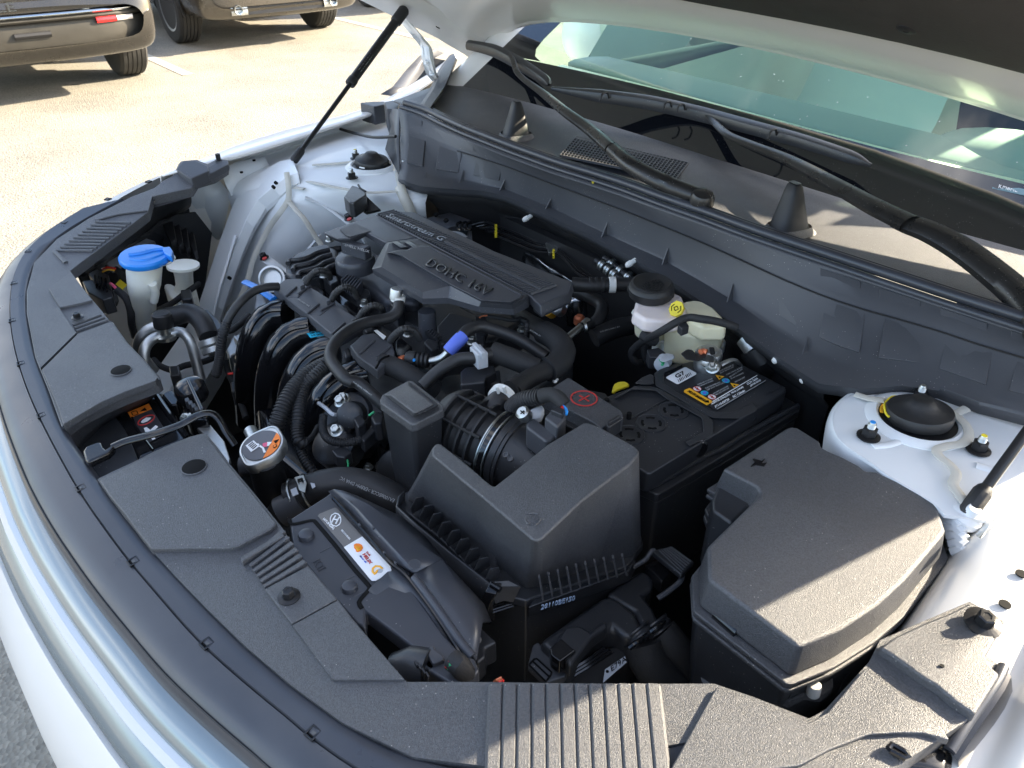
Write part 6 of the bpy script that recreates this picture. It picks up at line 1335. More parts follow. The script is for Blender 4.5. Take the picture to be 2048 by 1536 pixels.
MB().prism(W_(C3, .900, [(415, 1170), (490, 1150), (515, 1215), (500, 1290), (455, 1270), (440, 1220)]), W_(C3, .896, [(415, 1170), (490, 1150), (515, 1215), (500, 1290), (455, 1270), (440, 1220)])).build('clamp_loop', ZN, ch, bevel=.0008)
decal('clamp_window', W_(C3, .9012, [(440, 1185), (480, 1175), (490, 1200), (472, 1200), (468, 1190), (450, 1200), (452, 1215), (444, 1212)]), BP, ch)
for pts in ([(388, 1268), (432, 1248), (450, 1300), (405, 1318)], [(540, 1215), (570, 1205), (580, 1245), (555, 1258)]): decal('paint_patch', W_(C3, .8935, pts), GC, ch)
rc_ = thing('coolant_filler', 'silver radiator cap with an orange warning sticker on a tall black filler neck', 'radiator cap', I(535, 960, .8))
nt = C3(180, 1010, .905); nb = C3(290, 1380, .80)
tube('filler_neck', [C3(178, 1010, .915), C3(215, 1130, .88), C3(245, 1260, .85), C3(270, 1330, .835)], .021, PF, rc_, seg=26)
tube('neck_foot', [C3(240, 1290, .84), C3(280, 1420, .82), C3(330, 1440, .83)], .020, PF, rc_, seg=20)
tube('overflow_stub', [C3(110, 870, .915), C3(80, 810, .917)], .0085, ZN, rc_, seg=16)
# lobed pressed cap
cc = C3(165, 925, .925); nrm = Vector((.05, -.22, 1)).normalized(); ux = Vector((1, .1, .05)); ux = (ux - nrm * ux.dot(nrm)).normalized(); uy = nrm.cross(ux)
def capring(k, h, lobes=1): 
    out = []
    for i in range(64):
        a = 2 * math.pi * i / 64; r = .0268 * k * (1 + lobes * .20 * (max(0, math.cos((a - R_(118)))) ** 14 + max(0, math.cos((a - R_(298)))) ** 14))
        out.append(cc + (ux * math.cos(a) + uy * math.sin(a)) * r + nrm * h)
    return out
loft('cap_shell', [capring(.90, -.016), capring(1.02, -.015), capring(1.06, -.010), capring(1.05, -.002), capring(1.0, .0005), capring(.93, .0008), capring(.90, -.0006), capring(.3, -.0005), capring(.02, -.0005, 0)], AL, rc_, closed=True)
def cpt(a, b, h=.0004): return cc + ux * a * .0238 + uy * b * .0238 + nrm * h
disc_ = [cpt(math.cos(t), math.sin(t)) for t in [i * math.pi / 24 for i in range(48)]]
MB().prism([p + nrm * .0006 for p in disc_], disc_).build('sticker', mat('slate sticker', (.10, .10, .11), .4), rc_, smooth=False)
seg_ = [cpt(math.cos(R_(t)), math.sin(R_(t)), .0012) for t in range(-28, 95, 6)]
MB().prism([p + nrm * .0003 for p in seg_], seg_).build('sticker_segment', OR, rc_, smooth=False)
def capmark(name, pts, m, h=.0018): q = [cpt(a, b, h) for a, b in pts]; MB().prism([p + nrm * .0003 for p in q], q).build(name, m, rc_, smooth=False)
capmark('radiator_icon', [(-.62, -.55), (.02, -.62), (.05, -.12), (-.05, -.11), (-.05, -.05), (-.2, -.05), (-.2, -.10), (-.58, -.08)], WH)
for k in range(4): capmark('icon_slot', [(-.52 + k * .13, -.15), (-.47 + k * .13, -.17), (-.44 + k * .13, -.46), (-.50 + k * .13, -.46)], BP, .0022)
capmark('icon_pipe', [(-.02, -.05), (.30, -.02), (.70, -.14), (.62, -.24), (.28, -.12), (.06, -.14)], WH); capmark('icon_spray', [(.02, .10), (.16, .30), (.40, .12), (.30, .0), (.12, .02)], PK); capmark('icon_hand', [(.14, .30), (.34, .46), (.44, .20), (.36, .12)], WH)
capmark('warning_icon', [(.34, .55), (.50, .80), (.60, .52)], BP); capmark('manual_icon', [(.62, .34), (.66, .52), (.84, .46), (.80, .26)], BP); capmark('manual_page', [(.66, .36), (.69, .47), (.80, .43), (.77, .30)], OR, .0022)

# ---------------------------------------------------------------- corrugated looms and throttle cluster
lm = thing('corrugated_loom', 'twin corrugated black cable looms curving down in front of the intake pipes', 'cable loom', C3(450, 600, .8))
tube('loom_tube', [C3(700, 285, .930), C3(600, 330, .932), C3(500, 395, .930), C3(410, 490, .925), C3(340, 610, .915), C3(290, 740, .90), C3(270, 840, .88), C3(270, 940, .84)], .0115, RB, lm, corr=.0046, depth=.17, seg=18)
tube('loom_tube', [C3(640, 330, .935), C3(560, 400, .932), C3(500, 460, .925), C3(470, 560, .915), C3(450, 680, .905), C3(440, 800, .89), C3(455, 890, .88), C3(500, 910, .875)], .0092, RB, lm, corr=.0042, depth=.17, seg=16)
tube('loom_tube', [C3(440, 820, .885), C3(455, 920, .87), C3(485, 1010, .86), C3(545, 1110, .85), C3(600, 1180, .84)], .0072, RB, lm, corr=.004, depth=.17, seg=14)
tube('loom_tube', [C3(500, 905, .875), C3(560, 850, .87), C3(600, 780, .86)], .004, TP, lm, seg=10)
rsn = random.Random(3)
tb = thing('throttle_valve_cluster', 'cluster of black plugs and sensors on the throttle body in the middle of the bay', 'throttle body', C3(850, 750, .75))
lathe('throttle_body', C3(830, 720, .86), Vector((.3, -.5, .8)), [(.050, -.05), (.052, -.01), (.050, 0), (.040, .004), (.036, .012), (.030, .014), (.0005, .014)], PS, tb, 40)
lathe('motor_cover', C3(720, 900, .85), Vector((.1, -.5, .85)), [(.034, -.03), (.034, 0), (.029, .004), (.0005, .005)], PS, tb, 32)
block('sensor_plug', C3, .905, [(870, 715), (920, 680), (965, 735), (950, 760), (905, 790)], .03, PS, tb, bevel=.002)
block('sensor_plug', C3, .900, [(760, 640), (830, 605), (880, 625), (900, 660), (820, 700), (780, 690)], .03, PS, tb, bevel=.003)
lathe('sensor_barrel', C3(850, 690, .90), Vector((.6, -.5, .5)), [(.017, -.03), (.018, -.01), (.018, .006), (.012, .010), (.0005, .010)], PS, tb, 24)
block('sensor_plug', C3, .89, [(915, 860), (1030, 760), (1050, 800), (950, 895)], .02, PS, tb, bevel=.002)
block('sensor_plug', C3, .88, [(700, 960), (790, 920), (860, 975), (800, 1020), (740, 1010)], .02, PS, tb, bevel=.002)
block('sensor_plug', C3, .905, [(1000, 700), (1060, 655), (1110, 690), (1090, 750), (1030, 760)], .03, PS, tb, bevel=.003)
tube('tagged_lead', [C3(640, 700, .895), C3(635, 790, .89), C3(670, 870, .888), C3(750, 900, .886), C3(850, 900, .886), C3(930, 880, .887)], .0058, TP, tb, corr=.003, depth=.12, seg=12)
tube('grey_strip', [C3(605, 600, .90), C3(660, 640, .905), C3(710, 685, .905), C3(750, 690, .90)], .0028, GC, tb, seg=8)
for x, y, z in ((745, 815, .90), (775, 590, .915), (800, 570, .912)): hexbolt(C3(x, y, z), Vector((.1, -.4, .9)), .0065, tb, ZN, 'bolt', 1.4, .007)
tube('green_wire', [C3(815, 1020, .875), C3(830, 1060, .87), C3(828, 1130, .86)], .0014, GR, tb, seg=6); tube('green_wire', [C3(990, 695, .91), C3(1030, 665, .915)], .0016, GR, tb, seg=6)
lathe('manifold_bellows', C3(1240, 1150, .84), Vector((.5, -.6, .3)), [(.034, -.03), (.036, -.024), (.033, -.018), (.036, -.012), (.033, -.006), (.036, 0), (.030, .004), (.0005, .004)], RB, tb, 32)
gb = thing('gearbox', 'cast grey gearbox housing glimpsed low between the hoses', 'gearbox', C3(1150, 1050, .6))
block('bell_housing', C3, .80, [(1080, 960), (1200, 940), (1290, 1000), (1280, 1120), (1200, 1260), (1130, 1240), (1150, 1100), (1110, 1040)], .06, CA, gb, bevel=.006)
for x, y in ((1140, 1050), (1075, 1085), (985, 1095), (1220, 960)): hexbolt(C3(x, y, .81), Z3, .005, gb, ZN, 'bolt')
block('casing', I, .70, [(640, 940), (900, 780), (1160, 800), (1240, 1000), (900, 1260), (700, 1150)], .2, PF, gb, bevel=.02)
tube('grey_pipe', [C3(0, 1090, .86), C3(150, 1075, .86)], .013, PM, gb, seg=14)
# ---------------------------------------------------------------- air duct with oil stickers
ad = thing('air_intake_duct', 'flat black air intake duct carrying oil stickers and two round plugs', 'air duct', C5(900, 600, .8))
zd = lambda x, y: .945
zd = .945
base = W_(C5, zd, [(438, 300), (690, 140), (745, 95), (790, 108), (830, 140), (985, 285), (1280, 665), (1240, 690), (1290, 790), (1500, 1090), (1640, 1250), (1700, 1240), (1740, 1330), (1680, 1400), (1560, 1440), (1330, 1300), (1300, 1190), (960, 930), (960, 1050), (900, 1010), (700, 790), (460, 500), (440, 340)])
MB().prism(base, [p - Z3 * .020 for p in base]).build('duct_body', PC, ad, bevel=.003)
slope = loft('front_face', [W_(C5, 0, [(990, 770, .949), (1110, 660, .951), (1200, 640, .951), (1250, 700, .951)]), W_(C5, 0, [(925, 870, .935), (1130, 930, .936), (1330, 930, .940), (1430, 960, .944)]), W_(C5, 0, [(950, 950, .925), (1180, 1130, .915), (1400, 1280, .915), (1620, 1260, .93)])], PC, ad, solid=.003)
r2 = [(745, 96, .955), (790, 105, .957), (900, 160, .957), (1030, 215, .955), (1160, 265, .950), (1330, 400, .945), (1482, 575, .940)]
up = loft('rear_shell', [W_(C5, 0, [(705, 110, .950), (830, 240, .950), (960, 380, .950), (1120, 570, .950), (1280, 670, .949)]), W_(C5, 0, [(745, 96, .957), (900, 225, .957), (1040, 380, .956), (1180, 530, .955), (1300, 662, .953)]), W_(C5, 0, [(800, 105, .958), (980, 200, .957), (1130, 310, .954), (1300, 450, .950), (1478, 572, .944)]), W_(C5, 0, [(900, 140, .93), (1060, 215, .93), (1200, 280, .93), (1370, 420, .925), (1520, 600, .918)])], PC, ad, solid=.003)
low_ = loft('rear_shell', [W_(C5, 0, [(1290, 672, .952), (1500, 960, .948), (1660, 1190, .943), (1720, 1260, .940)]), W_(C5, 0, [(1480, 575, .945), (1590, 760, .940), (1700, 900, .936), (1760, 1000, .93)]), W_(C5, 0, [(1510, 600, .925), (1640, 740, .92), (1770, 880, .91), (1820, 1000, .90)])], PC, ad, solid=.003)
tube('shell_seam', W_(C5, 0, [(740, 160, .9535), (960, 400, .9535), (1120, 590, .953), (1240, 690, .951), (1400, 900, .947), (1560, 1140, .942), (1640, 1270, .938)]), .0022, PG, ad, seg=8)
tube('shell_rib', W_(C5, 0, [(1290, 700, .953), (1440, 900, .949), (1600, 1130, .944), (1690, 1240, .940)]), .0042, PC, ad, seg=10)
tube('groove', W_(C5, zd + .0005, [(440, 300), (460, 335), (590, 310), (620, 325), (760, 490), (880, 640), (985, 760), (975, 790), (915, 865), (935, 910)]), .0022, BP, ad, seg=8, flat=.4)
for x, y in ((552, 408), (848, 762)):
    disc('plug_seat', C5, x, y + 8, 58, zd + .0004, PS, ad, 32); c = C5(x, y, zd + .003); r = rp(c, 52 / 3.4133)
    lathe('round_plug', c, Z3, [(r, -.003), (r, .001), (r * .9, .0022), (r * .5, .003), (.0003, .003)], PC, ad, 32)
txt(ad, 'I C TT', C5(600, 600, zd + .0003), C5(640, 665, zd + .0003), C5(650, 570, zd + .0003), PC, extr=.0005)
for a, b in (((650, 530), (730, 485)), ((830, 715), (900, 680)), ((880, 830), (970, 790))): tube('scribe', W_(C5, zd + .0002, [a, b]), .0005, PM, ad, seg=5)
zk = zd + .0008
s1 = decal('grey_sticker', W_(C5, zk, [(633, 282), (645, 268), (750, 225), (765, 228), (937, 420), (812, 494)]), GS, ad)
# emblem: ring with slanted letter
ec_ = C5(755, 305, zk + .0008); ex_ = (C5(795, 335, zk) - C5(715, 275, zk)).normalized(); 
EX = (C5(790, 318, zk + .0008) - ec_); EY = (C5(765, 262, zk + .0008) - ec_)
ringp = [ec_ + EX * math.cos(t) + EY * math.sin(t) for t in [i * math.pi / 16 for i in range(33)]]
tube('emblem_ring', ringp, .0006, WH, s1, seg=6, n=2)
for k in (-.38, .38): tube('emblem_stroke', [ec_ + EX * (k - .18) * 1.0 - EY * .72 * (1 - abs(k) * .5), ec_ + EX * (k - .02), ec_ + EX * (k + .2) + EY * .72 * (1 - abs(k) * .5)], .0008, WH, s1, seg=6)
tube('emblem_stroke', [ec_ - EX * .42 - EY * .05, ec_ + EX * .42 + EY * .10], .0008, WH, s1, seg=6)
txt(s1, 'HYUNDAI', C5(668, 306, zk + .0006), C5(738, 376, zk + .0006), C5(680, 291, zk + .0006), WH, extr=.0003, bold=.02)
txt(s1, 'RECOMMENDS', C5(792, 381, zk + .0006), C5(850, 446, zk + .0006), C5(801, 372, zk + .0006), WH, extr=.0003, bold=.01)
s2 = decal('white_sticker', W_(C5, zk, [(812, 495), (937, 421), (1128, 625), (1137, 650), (1125, 668), (1030, 724), (1005, 725), (990, 712)]), WH, ad)
shell = [(882, 500), (880, 478), (895, 470), (915, 470), (935, 480), (942, 497), (932, 515), (925, 522), (905, 526), (893, 522), (894, 512)]
sh = decal('shell_emblem', W_(C5, zk + .0008, shell), OR, s2)
for k in range(5): tube('shell_line', W_(C5, zk + .0016, [(908, 520), (888 + k * 11, 480 + abs(k - 2) * 2 + k * 2)]), .0004, OA, sh, seg=4)
txt(s2, 'Shell', C5(962, 530, zk + .0006), C5(985, 556, zk + .0006), C5(972, 521, zk + .0006), RD, extr=.0003, bold=.01)
txt(s2, 'HELIX', C5(938, 545, zk + .0006), C5(988, 612, zk + .0006), C5(958, 535, zk + .0006), RD, extr=.0003, bold=.03)
txt(s2, 'Motor oils', C5(918, 556, zk + .0006), C5(960, 604, zk + .0006), C5(928, 549, zk + .0006), BV, extr=.0003, bold=.005)
tube('gold_swoosh', W_(C5, zk + .0008, [(1075, 640), (1050, 622), (1020, 625), (1005, 650), (1015, 672), (1035, 680), (1028, 662), (1042, 650)]), .0011, OA, s2, seg=6)
disc('globe', C5, 1058, 655, 20, zk + .0006, GC, s2, 18)
disc('moulded_circle', C5, 1295, 610, 40, .9545, PC, ad, 24)
tube('moulded_circle', [C5(1295 + 40 * math.cos(t), 610 + 34 * math.sin(t), .9545) for t in [i * math.pi / 10 for i in range(21)]], .0005, PM, ad, seg=5)
for x, y in ((850, 180), (905, 330), (1000, 350), (1075, 520), (1150, 590)): block('duct_tab', C5, .957, [(x, y), (x + 16, y - 6), (x + 24, y + 8), (x + 8, y + 14)], .004, PC, ad, bevel=.0006)
cr_ = block('lower_cradle', C5, .90, [(1600, 1090), (1730, 1020), (1860, 1140), (1780, 1180), (1780, 1240), (1720, 1290), (1640, 1170)], .03, PS, ad, bevel=.003)
block('cradle_pin', C5, .905, [(1685, 1075), (1710, 1062), (1755, 1110), (1735, 1130)], .01, GS, ad)

# ---------------------------------------------------------------- connector behind the shield, front
fcn = thing('lamp_connector', 'black wiring plug with red and green wires standing at the shield edge', 'connector', C5(1400, 1300, .85))
q = [(1240, 1190), (1320, 1155), (1345, 1170), (1430, 1290), (1440, 1320), (1390, 1345), (1340, 1270), (1255, 1225)]
block('plug_body', C5, .945, q, .03, PS, fcn, bevel=.002)
block('plug_latch', C5, .950, [(1375, 1215), (1400, 1165), (1425, 1160), (1435, 1190), (1490, 1230), (1500, 1255), (1460, 1275), (1420, 1290)], .018, PM, fcn, bevel=.0015)
tube('plug_barrel', [C5(1190, 1350, .925), C5(1330, 1300, .935), C5(1400, 1330, .935)], .018, PS, fcn, seg=20)
for k in range(4): block('plug_fin', C5, .953, [(1290 + k * 26, 1270 + k * 26), (1300 + k * 26, 1262 + k * 26), (1318 + k * 26, 1295 + k * 26), (1308 + k * 26, 1302 + k * 26)], .02, PS, fcn, bevel=0, smooth=False)
block('plug_collar', C5, .945, [(1430, 1310), (1520, 1280), (1600, 1330), (1600, 1400), (1480, 1410)], .03, PM, fcn, bevel=.005)
tube('red_wire', [C5(1515, 1310, .955), C5(1530, 1275, .960), C5(1560, 1262, .958)], .0022, REDW, fcn, seg=8); tube('green_wire', [C5(1530, 1320, .955), C5(1545, 1290, .960), C5(1575, 1270, .955)], .0022, GR, fcn, seg=8)
tube('taped_lead', [C5(1555, 1265, .955), C5(1600, 1300, .955), C5(1640, 1360, .94), C5(1650, 1420, .91)], .0095, TP, fcn, seg=14)
cw = thing('copper_wire_tail', 'small copper coloured wire tail poking above the shield edge', 'wire', C5(1870, 1390, .88))
tube('wire', [C5(1840, 1412, .925), C5(1865, 1395, .93), C5(1890, 1385, .93)], .0015, COP, cw, seg=6); tube('wire', [C5(1860, 1415, .925), C5(1880, 1400, .93), C5(1898, 1405, .925)], .0015, REDW, cw, seg=6)
# ---------------------------------------------------------------- big control unit connector E79
eu = thing('control_unit_connector', 'large black lever-lock connector with a grey E79 tag', 'connector', C6(1100, 900, .75))
zq = .86
top1 = W_(C6, zq, [(770, 965), (960, 830), (1230, 640), (1300, 660), (1440, 770), (1480, 860), (1500, 900), (1380, 950), (1280, 870), (1120, 960), (1020, 1120), (960, 1160), (900, 1080)])
MB().prism(top1, [p - Z3 * .035 for p in top1]).build('connector_hood', PG if False else PS, eu, bevel=.008, seg=3)
hump = W_(C6, zq + .010, [(960, 860), (1060, 850), (1120, 890), (1230, 810), (1250, 860), (1150, 930), (1060, 1040), (990, 1140), (950, 1080), (900, 950)])
MB().prism(hump, [p - Z3 * .02 for p in hump]).build('hood_ridge', PS, eu, bevel=.006, seg=3)
top2 = W_(C6, zq - .004, [(1230, 640), (1340, 560), (1480, 470), (1560, 520), (1560, 600), (1490, 650), (1560, 740), (1600, 830), (1560, 880), (1480, 870), (1430, 760)])
MB().prism(top2, [p - Z3 * .035 for p in top2]).build('connector_hood', PS, eu, bevel=.008, seg=3)
tube('lever', W_(C6, 0, [(1380, 480, .868), (1500, 410, .874), (1545, 350, .880), (1570, 345, .880)]), .0028, PM, eu, seg=8)
tube('lever', W_(C6, 0, [(1755, 510, .872), (1740, 560, .868), (1640, 640, .862), (1590, 670, .858)]), .0032, PM, eu, seg=8)
pad = W_(C6, .882, [(1545, 345), (1600, 330), (1690, 312), (1840, 420), (1800, 460), (1755, 510), (1740, 505)])
MB().prism(pad, [p - Z3 * .008 for p in pad]).build('lever_pad', PS, eu, bevel=.002)
for k in range(6): tube('grip_line', W_(C6, .883, [(1600 + k * 15, 345 - k * 5), (1755 + k * 12, 490 - k * 14)]), .0010, PM, eu, seg=5)
block('socket', C6, .866, [(1500, 440), (1580, 395), (1690, 480), (1620, 560)], .02, PG, eu, bevel=.002)
sp_ = W_(C6, .850, [(735, 990), (770, 965), (900, 1090), (970, 1170), (960, 1205), (830, 1248), (700, 1130)])
MB().prism(sp_, [p - Z3 * .010 for p in sp_]).build('side_plate', PM, eu, bevel=.002)
for pts in ([(710, 1125), (755, 1075), (870, 1180), (825, 1240), (710, 1125)], [(735, 1100), (850, 1208)]): tube('plate_groove', W_(C6, .8508, pts), .0010, BP, eu, seg=5, n=1)
block('slider', C6, .875, [(850, 1010), (930, 940), (1010, 1010), (1035, 1020), (920, 1105), (860, 1060)], .02, PG, eu, bevel=.002)
for k in range(5): tube('guide_rail', W_(C6, .845 - k * .004, [(960 + k * 22, 1180 + k * 12), (1080 + k * 24, 1110 + k * 10), (1220 + k * 24, 1010 + k * 12)]), .0022, PG, eu, seg=6)
block('base_block', C6, .835, [(830, 1245), (970, 1180), (1230, 1010), (1500, 920), (1400, 1100), (1250, 1200), (1180, 1330), (840, 1330)], .05, PF, eu, bevel=.004)
tg = decal('grey_tag', W_(C6, .842, [(1228, 1160), (1365, 1068), (1375, 1110), (1215, 1250)]), GC, eu)
txt(tg, 'E79A', C6(1275, 1172, .843), C6(1378, 1098, .843), C6(1266, 1138, .843), BP, extr=.0003)
disc('tag_dot', C6, 1245, 1170, 11, .8432, BP, tg, 14)
for x, y, a in ((1440, 900, 0), (1565, 850, 0)):
    tube('corrugated_collar', [C6(x - 10, y - 10, .85), C6(x + 40, y + 55, .845)], .0175, PS, eu, corr=.006, depth=.08, seg=22)
for k in range(2):
    x, y = (1395, 1010) if k == 0 else (1600, 850); tube('cable_tie', [C6(x + i * 40, y - i * 26 + (i % 2) * -4, .868 - abs(i - 1.5) * .004) for i in range(4)] if k == 0 else [C6(1545 + i * 30, 900 - i * 22, .866 - abs(i - 1.5) * .004) for i in range(4)], .003, PG, eu, seg=8)
hr = thing('taped_harness', 'pair of thick cloth-taped cable bundles dropping from the E79 connector', 'wiring harness', C6(1600, 1100, .7))
tube('bundle', [C6(1480, 970, .845), C6(1500, 1060, .835), C6(1560, 1150, .82), C6(1660, 1230, .80), C6(1780, 1300, .77)], .020, TP, hr, seg=22)
tube('bundle', [C6(1610, 900, .845), C6(1660, 960, .84), C6(1740, 1060, .82), C6(1790, 1150, .80), C6(1850, 1260, .77)], .018, TP, hr, seg=22)
cz = thing('corrugated_conduit', 'short ribbed conduit end beside the foot of the fuse box', 'conduit', A2(220, 1330, .8))
tube('conduit', [A2(205, 1290, .86), A2(235, 1330, .845), A2(260, 1390, .82)], .021, PM, cz, corr=.007, depth=.12, seg=24)

# ---------------------------------------------------------------- brake fluid reservoir
bf = thing('brake_fluid_reservoir', 'milky brake fluid reservoir with a ribbed black cap and yellow mark', 'fluid reservoir', I(1350, 680, .9))
zb_ = 1.0
cb1 = C1(350, 430, 1.020)
lathe('reservoir_cap', C1(350, 440, .998), Vector((.03, -.08, 1)), [(.0305, -.010), (.0325, -.008), (.0335, .004), (.0315, .0065), (.0305, .011), (.027, .013), (.0255, .0122), (.0005, .0122)], RB, bf, 48)
cap_ = [c for c in bf.children][0]
for k in range(16):
    a = 2 * math.pi * k / 16; MB().box(C1(350, 440, .996) + Vector((math.cos(a) * .0335, math.sin(a) * .0335, 0)), .003, .0065, .010, (Vector((math.cos(a), math.sin(a), 0)), Vector((-math.sin(a), math.cos(a), 0)), Z3)).build('grip_lug', RB, cap_, bevel=.0008, seg=1)
for k in range(7): txt(cap_, 'CLEAN FILLER CAP'[:16 - abs(3 - k) * 2] if k % 2 else 'DOT-4 BRAKE FLUID'[:17 - abs(3 - k) * 2], C1(262 + abs(3 - k) * 14 + k * 6, 402 + k * 10, 1.0105), C1(445 - abs(3 - k) * 10 - k * 2, 372 + k * 14, 1.0105), C1(260 + abs(3 - k) * 14 + k * 6, 395 + k * 10, 1.0105), RB, extr=.0006)
b1 = W_(C1, .985, [(250, 500), (440, 470), (500, 455), (560, 480), (590, 560), (600, 600), (520, 640), (420, 655), (300, 640), (225, 590), (240, 540)])
prism('upper_body', b1, -.022, TPK, bf, draft=.002, bevel=.006, seg=3)
b2 = W_(C1, .965, [(215, 590), (225, 572), (420, 560), (600, 590), (620, 620), (500, 655), (360, 672), (240, 630)])
MB().prism(b2, [p - Z3 * .004 for p in b2]).build('weld_flange', TW, bf, bevel=.0015)
prism('lower_body', [p - Z3 * .004 for p in W_(C1, .965, [(222, 600), (420, 570), (600, 596), (600, 625), (500, 650), (370, 665), (250, 630)])], -.034, TY, bf, draft=-.005, bevel=.006, seg=3)
b3 = W_(C1, .985, [(560, 520), (640, 505), (700, 515), (780, 560), (865, 650), (860, 690), (700, 690), (620, 640), (590, 600)])
prism('rear_chamber', b3, -.025, TY, bf, draft=.002, bevel=.008, seg=3)
prism('main_chamber', W_(C1, .962, [(600, 600), (865, 655), (868, 700), (850, 740), (680, 760), (500, 720), (420, 690), (520, 650)]), -.060, TY, bf, draft=-.006, bevel=.008, seg=3)
for x, y in ((470, 850), (810, 820), (400, 830)): lathe('mounting_lug', C1(x, y, .905), Z3, [(.010, -.01), (.010, .006), (.008, .009), (.0005, .009)], TW, bf, 18)
tube('white_strap', W_(C1, .91, [(375, 835), (420, 820), (470, 850), (480, 880)]), .005, TW, bf, seg=8)
ym = [C1(528 + 34 * math.cos(R_(a)) , 575 + 43 * math.sin(R_(a)), 0.990) for a in range(22, 382, 45)]
vn = Vector((.15, -.75, .65)).normalized(); cY = C1(528, 578, .992); tx_ = Vector((1, .2, 0)).normalized(); ty_ = vn.cross(tx_).normalized(); ty_ = ty_ if ty_.z > 0 else -ty_; tx_ = ty_.cross(vn)
yo_ = [cY + vn * .006 + tx_ * math.cos(R_(a)) * .0108 + ty_ * math.sin(R_(a)) * .0120 for a in range(22, 382, 45)]
MB().prism(yo_, [p - vn * .006 for p in yo_]).build('yellow_mark', YE, bf, bevel=.0003, seg=1)
for r in (.0035, .0055): 
    for s in (-1, 1): tube('brake_symbol', [cY + vn * .0064 + tx_ * s * math.cos(R_(a)) * (r + (.002 if r > .004 else 0)) + ty_ * math.sin(R_(a)) * (r + (.0012 if r > .004 else 0)) for a in ((-90, -45, 0, 45, 90) if r < .004 else (-50, -25, 0, 25, 50))], .0006, BP, bf, seg=5)
bl = thing('taped_lead', 'grey taped lead looping across the brake fluid reservoir', 'cable', C1(500, 700, .93))
tube('lead', [C1(930, 700, 1.0), C1(880, 680, 1.005), C1(780, 655, 1.008), C1(680, 640, 1.008), C1(600, 632, 1.005), C1(520, 665, 1.0), C1(420, 725, .985), C1(340, 770, .96), C1(270, 810, .935), C1(215, 870, .915), C1(240, 930, .90), C1(300, 945, .89)], .0055, TP, bl, seg=12)
tube('lead', [C1(345, 765, .957), C1(310, 820, .935), C1(310, 890, .915), C1(345, 950, .90), C1(400, 975, .89)], .0058, TP, bl, seg=12)
tube('tape_wrap', [C1(295, 752, .955), C1(340, 775, .955), C1(375, 790, .95)], .0085, TP, bl, seg=12); block('lead_clip', C1, 1.0, [(530, 680), (590, 655), (610, 690), (560, 710)], .012, PS, bl)
bcn = thing('reservoir_sensor_plug', 'black two-way plug behind the pale grey connector', 'connector', C1(380, 870, .9))
block('plug', C1, .945, [(320, 850), (400, 835), (450, 870), (420, 905), (340, 900)], .02, PS, bcn)
bs = thing('brake_booster', 'dark round brake booster behind the battery', 'brake booster', C1(960, 850, .8))
lathe('booster_shell', C1(930, 900, .86), Vector((.05, -1, .15)), [(.11, -.06), (.115, -.03), (.11, 0), (.09, .012), (.088, .016), (.06, .022), (.04, .03), (.0005, .03)], PG, bs, 56)
for r in (.095, .075): tube('booster_ridge', [C1(930, 900, .86) + Vector((math.cos(t) * r, -.016 - (.11 - r) * .3, math.sin(t) * r)) for t in [i * math.pi / 20 for i in range(41)]], .003, PG, bs, seg=8)
bp_ = thing('drain_tube', 'short black drain tube with a silver sleeve under the cowl behind the battery', 'tube', C1(1080, 900, .9))
tube('sleeve', [C1(1000, 770, .955), C1(1060, 850, .945)], .016, AL, bp_, seg=20); tube('tube', [C1(1050, 840, .945), C1(1100, 920, .93), C1(1150, 980, .90)], .021, PF, bp_, seg=22)

# ---------------------------------------------------------------- firewall plumbing behind the engine
fwp = thing('brake_pipes', 'bundle of thin black brake pipes with yellow clips below the cowl', 'pipes', B6(1000, 350, .8))
for k in range(5):
    tube('thin_pipe', [B6(580 + k * 35, 205 + k * 14, .90), B6(700 + k * 25, 180 + k * 22, .905), B6(790, 210 + k * 20, .905), B6(900, 250 + k * 22, .90), B6(1100, 330 + k * 22, .90), B6(1250, 370 + k * 16, .905), B6(1330, 430 + k * 10, .905), B6(1450, 540 + k * 14, .90), B6(1590, 640 + k * 8, .895)], .0022, PG if k % 2 else BK, fwp, seg=8)
for k in range(4): block('yellow_clip', B6, .910, [(775, 200 + k * 24), (795, 196 + k * 24), (797, 212 + k * 24), (777, 216 + k * 24)], .006, YE, fwp, bevel=.0006)
for k in range(3): block('yellow_clip', B6, .912, [(1250, 400 + k * 22), (1266, 398 + k * 22), (1268, 412 + k * 22), (1252, 414 + k * 22)], .006, YE, fwp, bevel=.0006)
block('pipe_bracket', B6, .908, [(1190, 350), (1250, 320), (1300, 350), (1290, 420), (1220, 430)], .008, ZN, fwp)
FO = mat('crumpled heat foil', (.50, .52, .54), .22, metal=1, bump=.8, bscale=26)
hf = thing('heat_shield', 'crumpled silver heat shield foil behind the engine cover', 'heat shield', B6(1250, 560, .8))
rr_ = random.Random(8)
loft('foil', [[B6(x + rr_.uniform(-12, 12), y0 + (x - 1010) * .62 + rr_.uniform(-10, 10), .875 - j * .012 + rr_.uniform(-.006, .006)) for x in range(1010, 1560, 50)] for j, y0 in enumerate((410, 450, 490, 540))], FO, hf, sub=1, solid=.0015)
hp = thing('heater_pipes', 'two silver crimped heater pipe joints under the cowl lip', 'pipes', B6(1780, 570, .9))
for dx, dy in ((0, 0), (85, -5)):
    a, b = B6(1640 + dx, 520 + dy, .935), B6(1760 + dx * 1.6, 610 + dy * .3 + (40 if dx else 0), .925)
    tube('pipe', [a + (a - b) * .3, b + (b - a) * .9], .0075, RB, hp, seg=14)
    for t in (0, .4, .8): lathe('crimp_sleeve', a.lerp(b, t), b - a, [(.0078, 0), (.0105, .001), (.0105, .004), (.009, .005), (.0105, .006), (.0105, .010), (.0078, .011)], ZN, hp, 20)
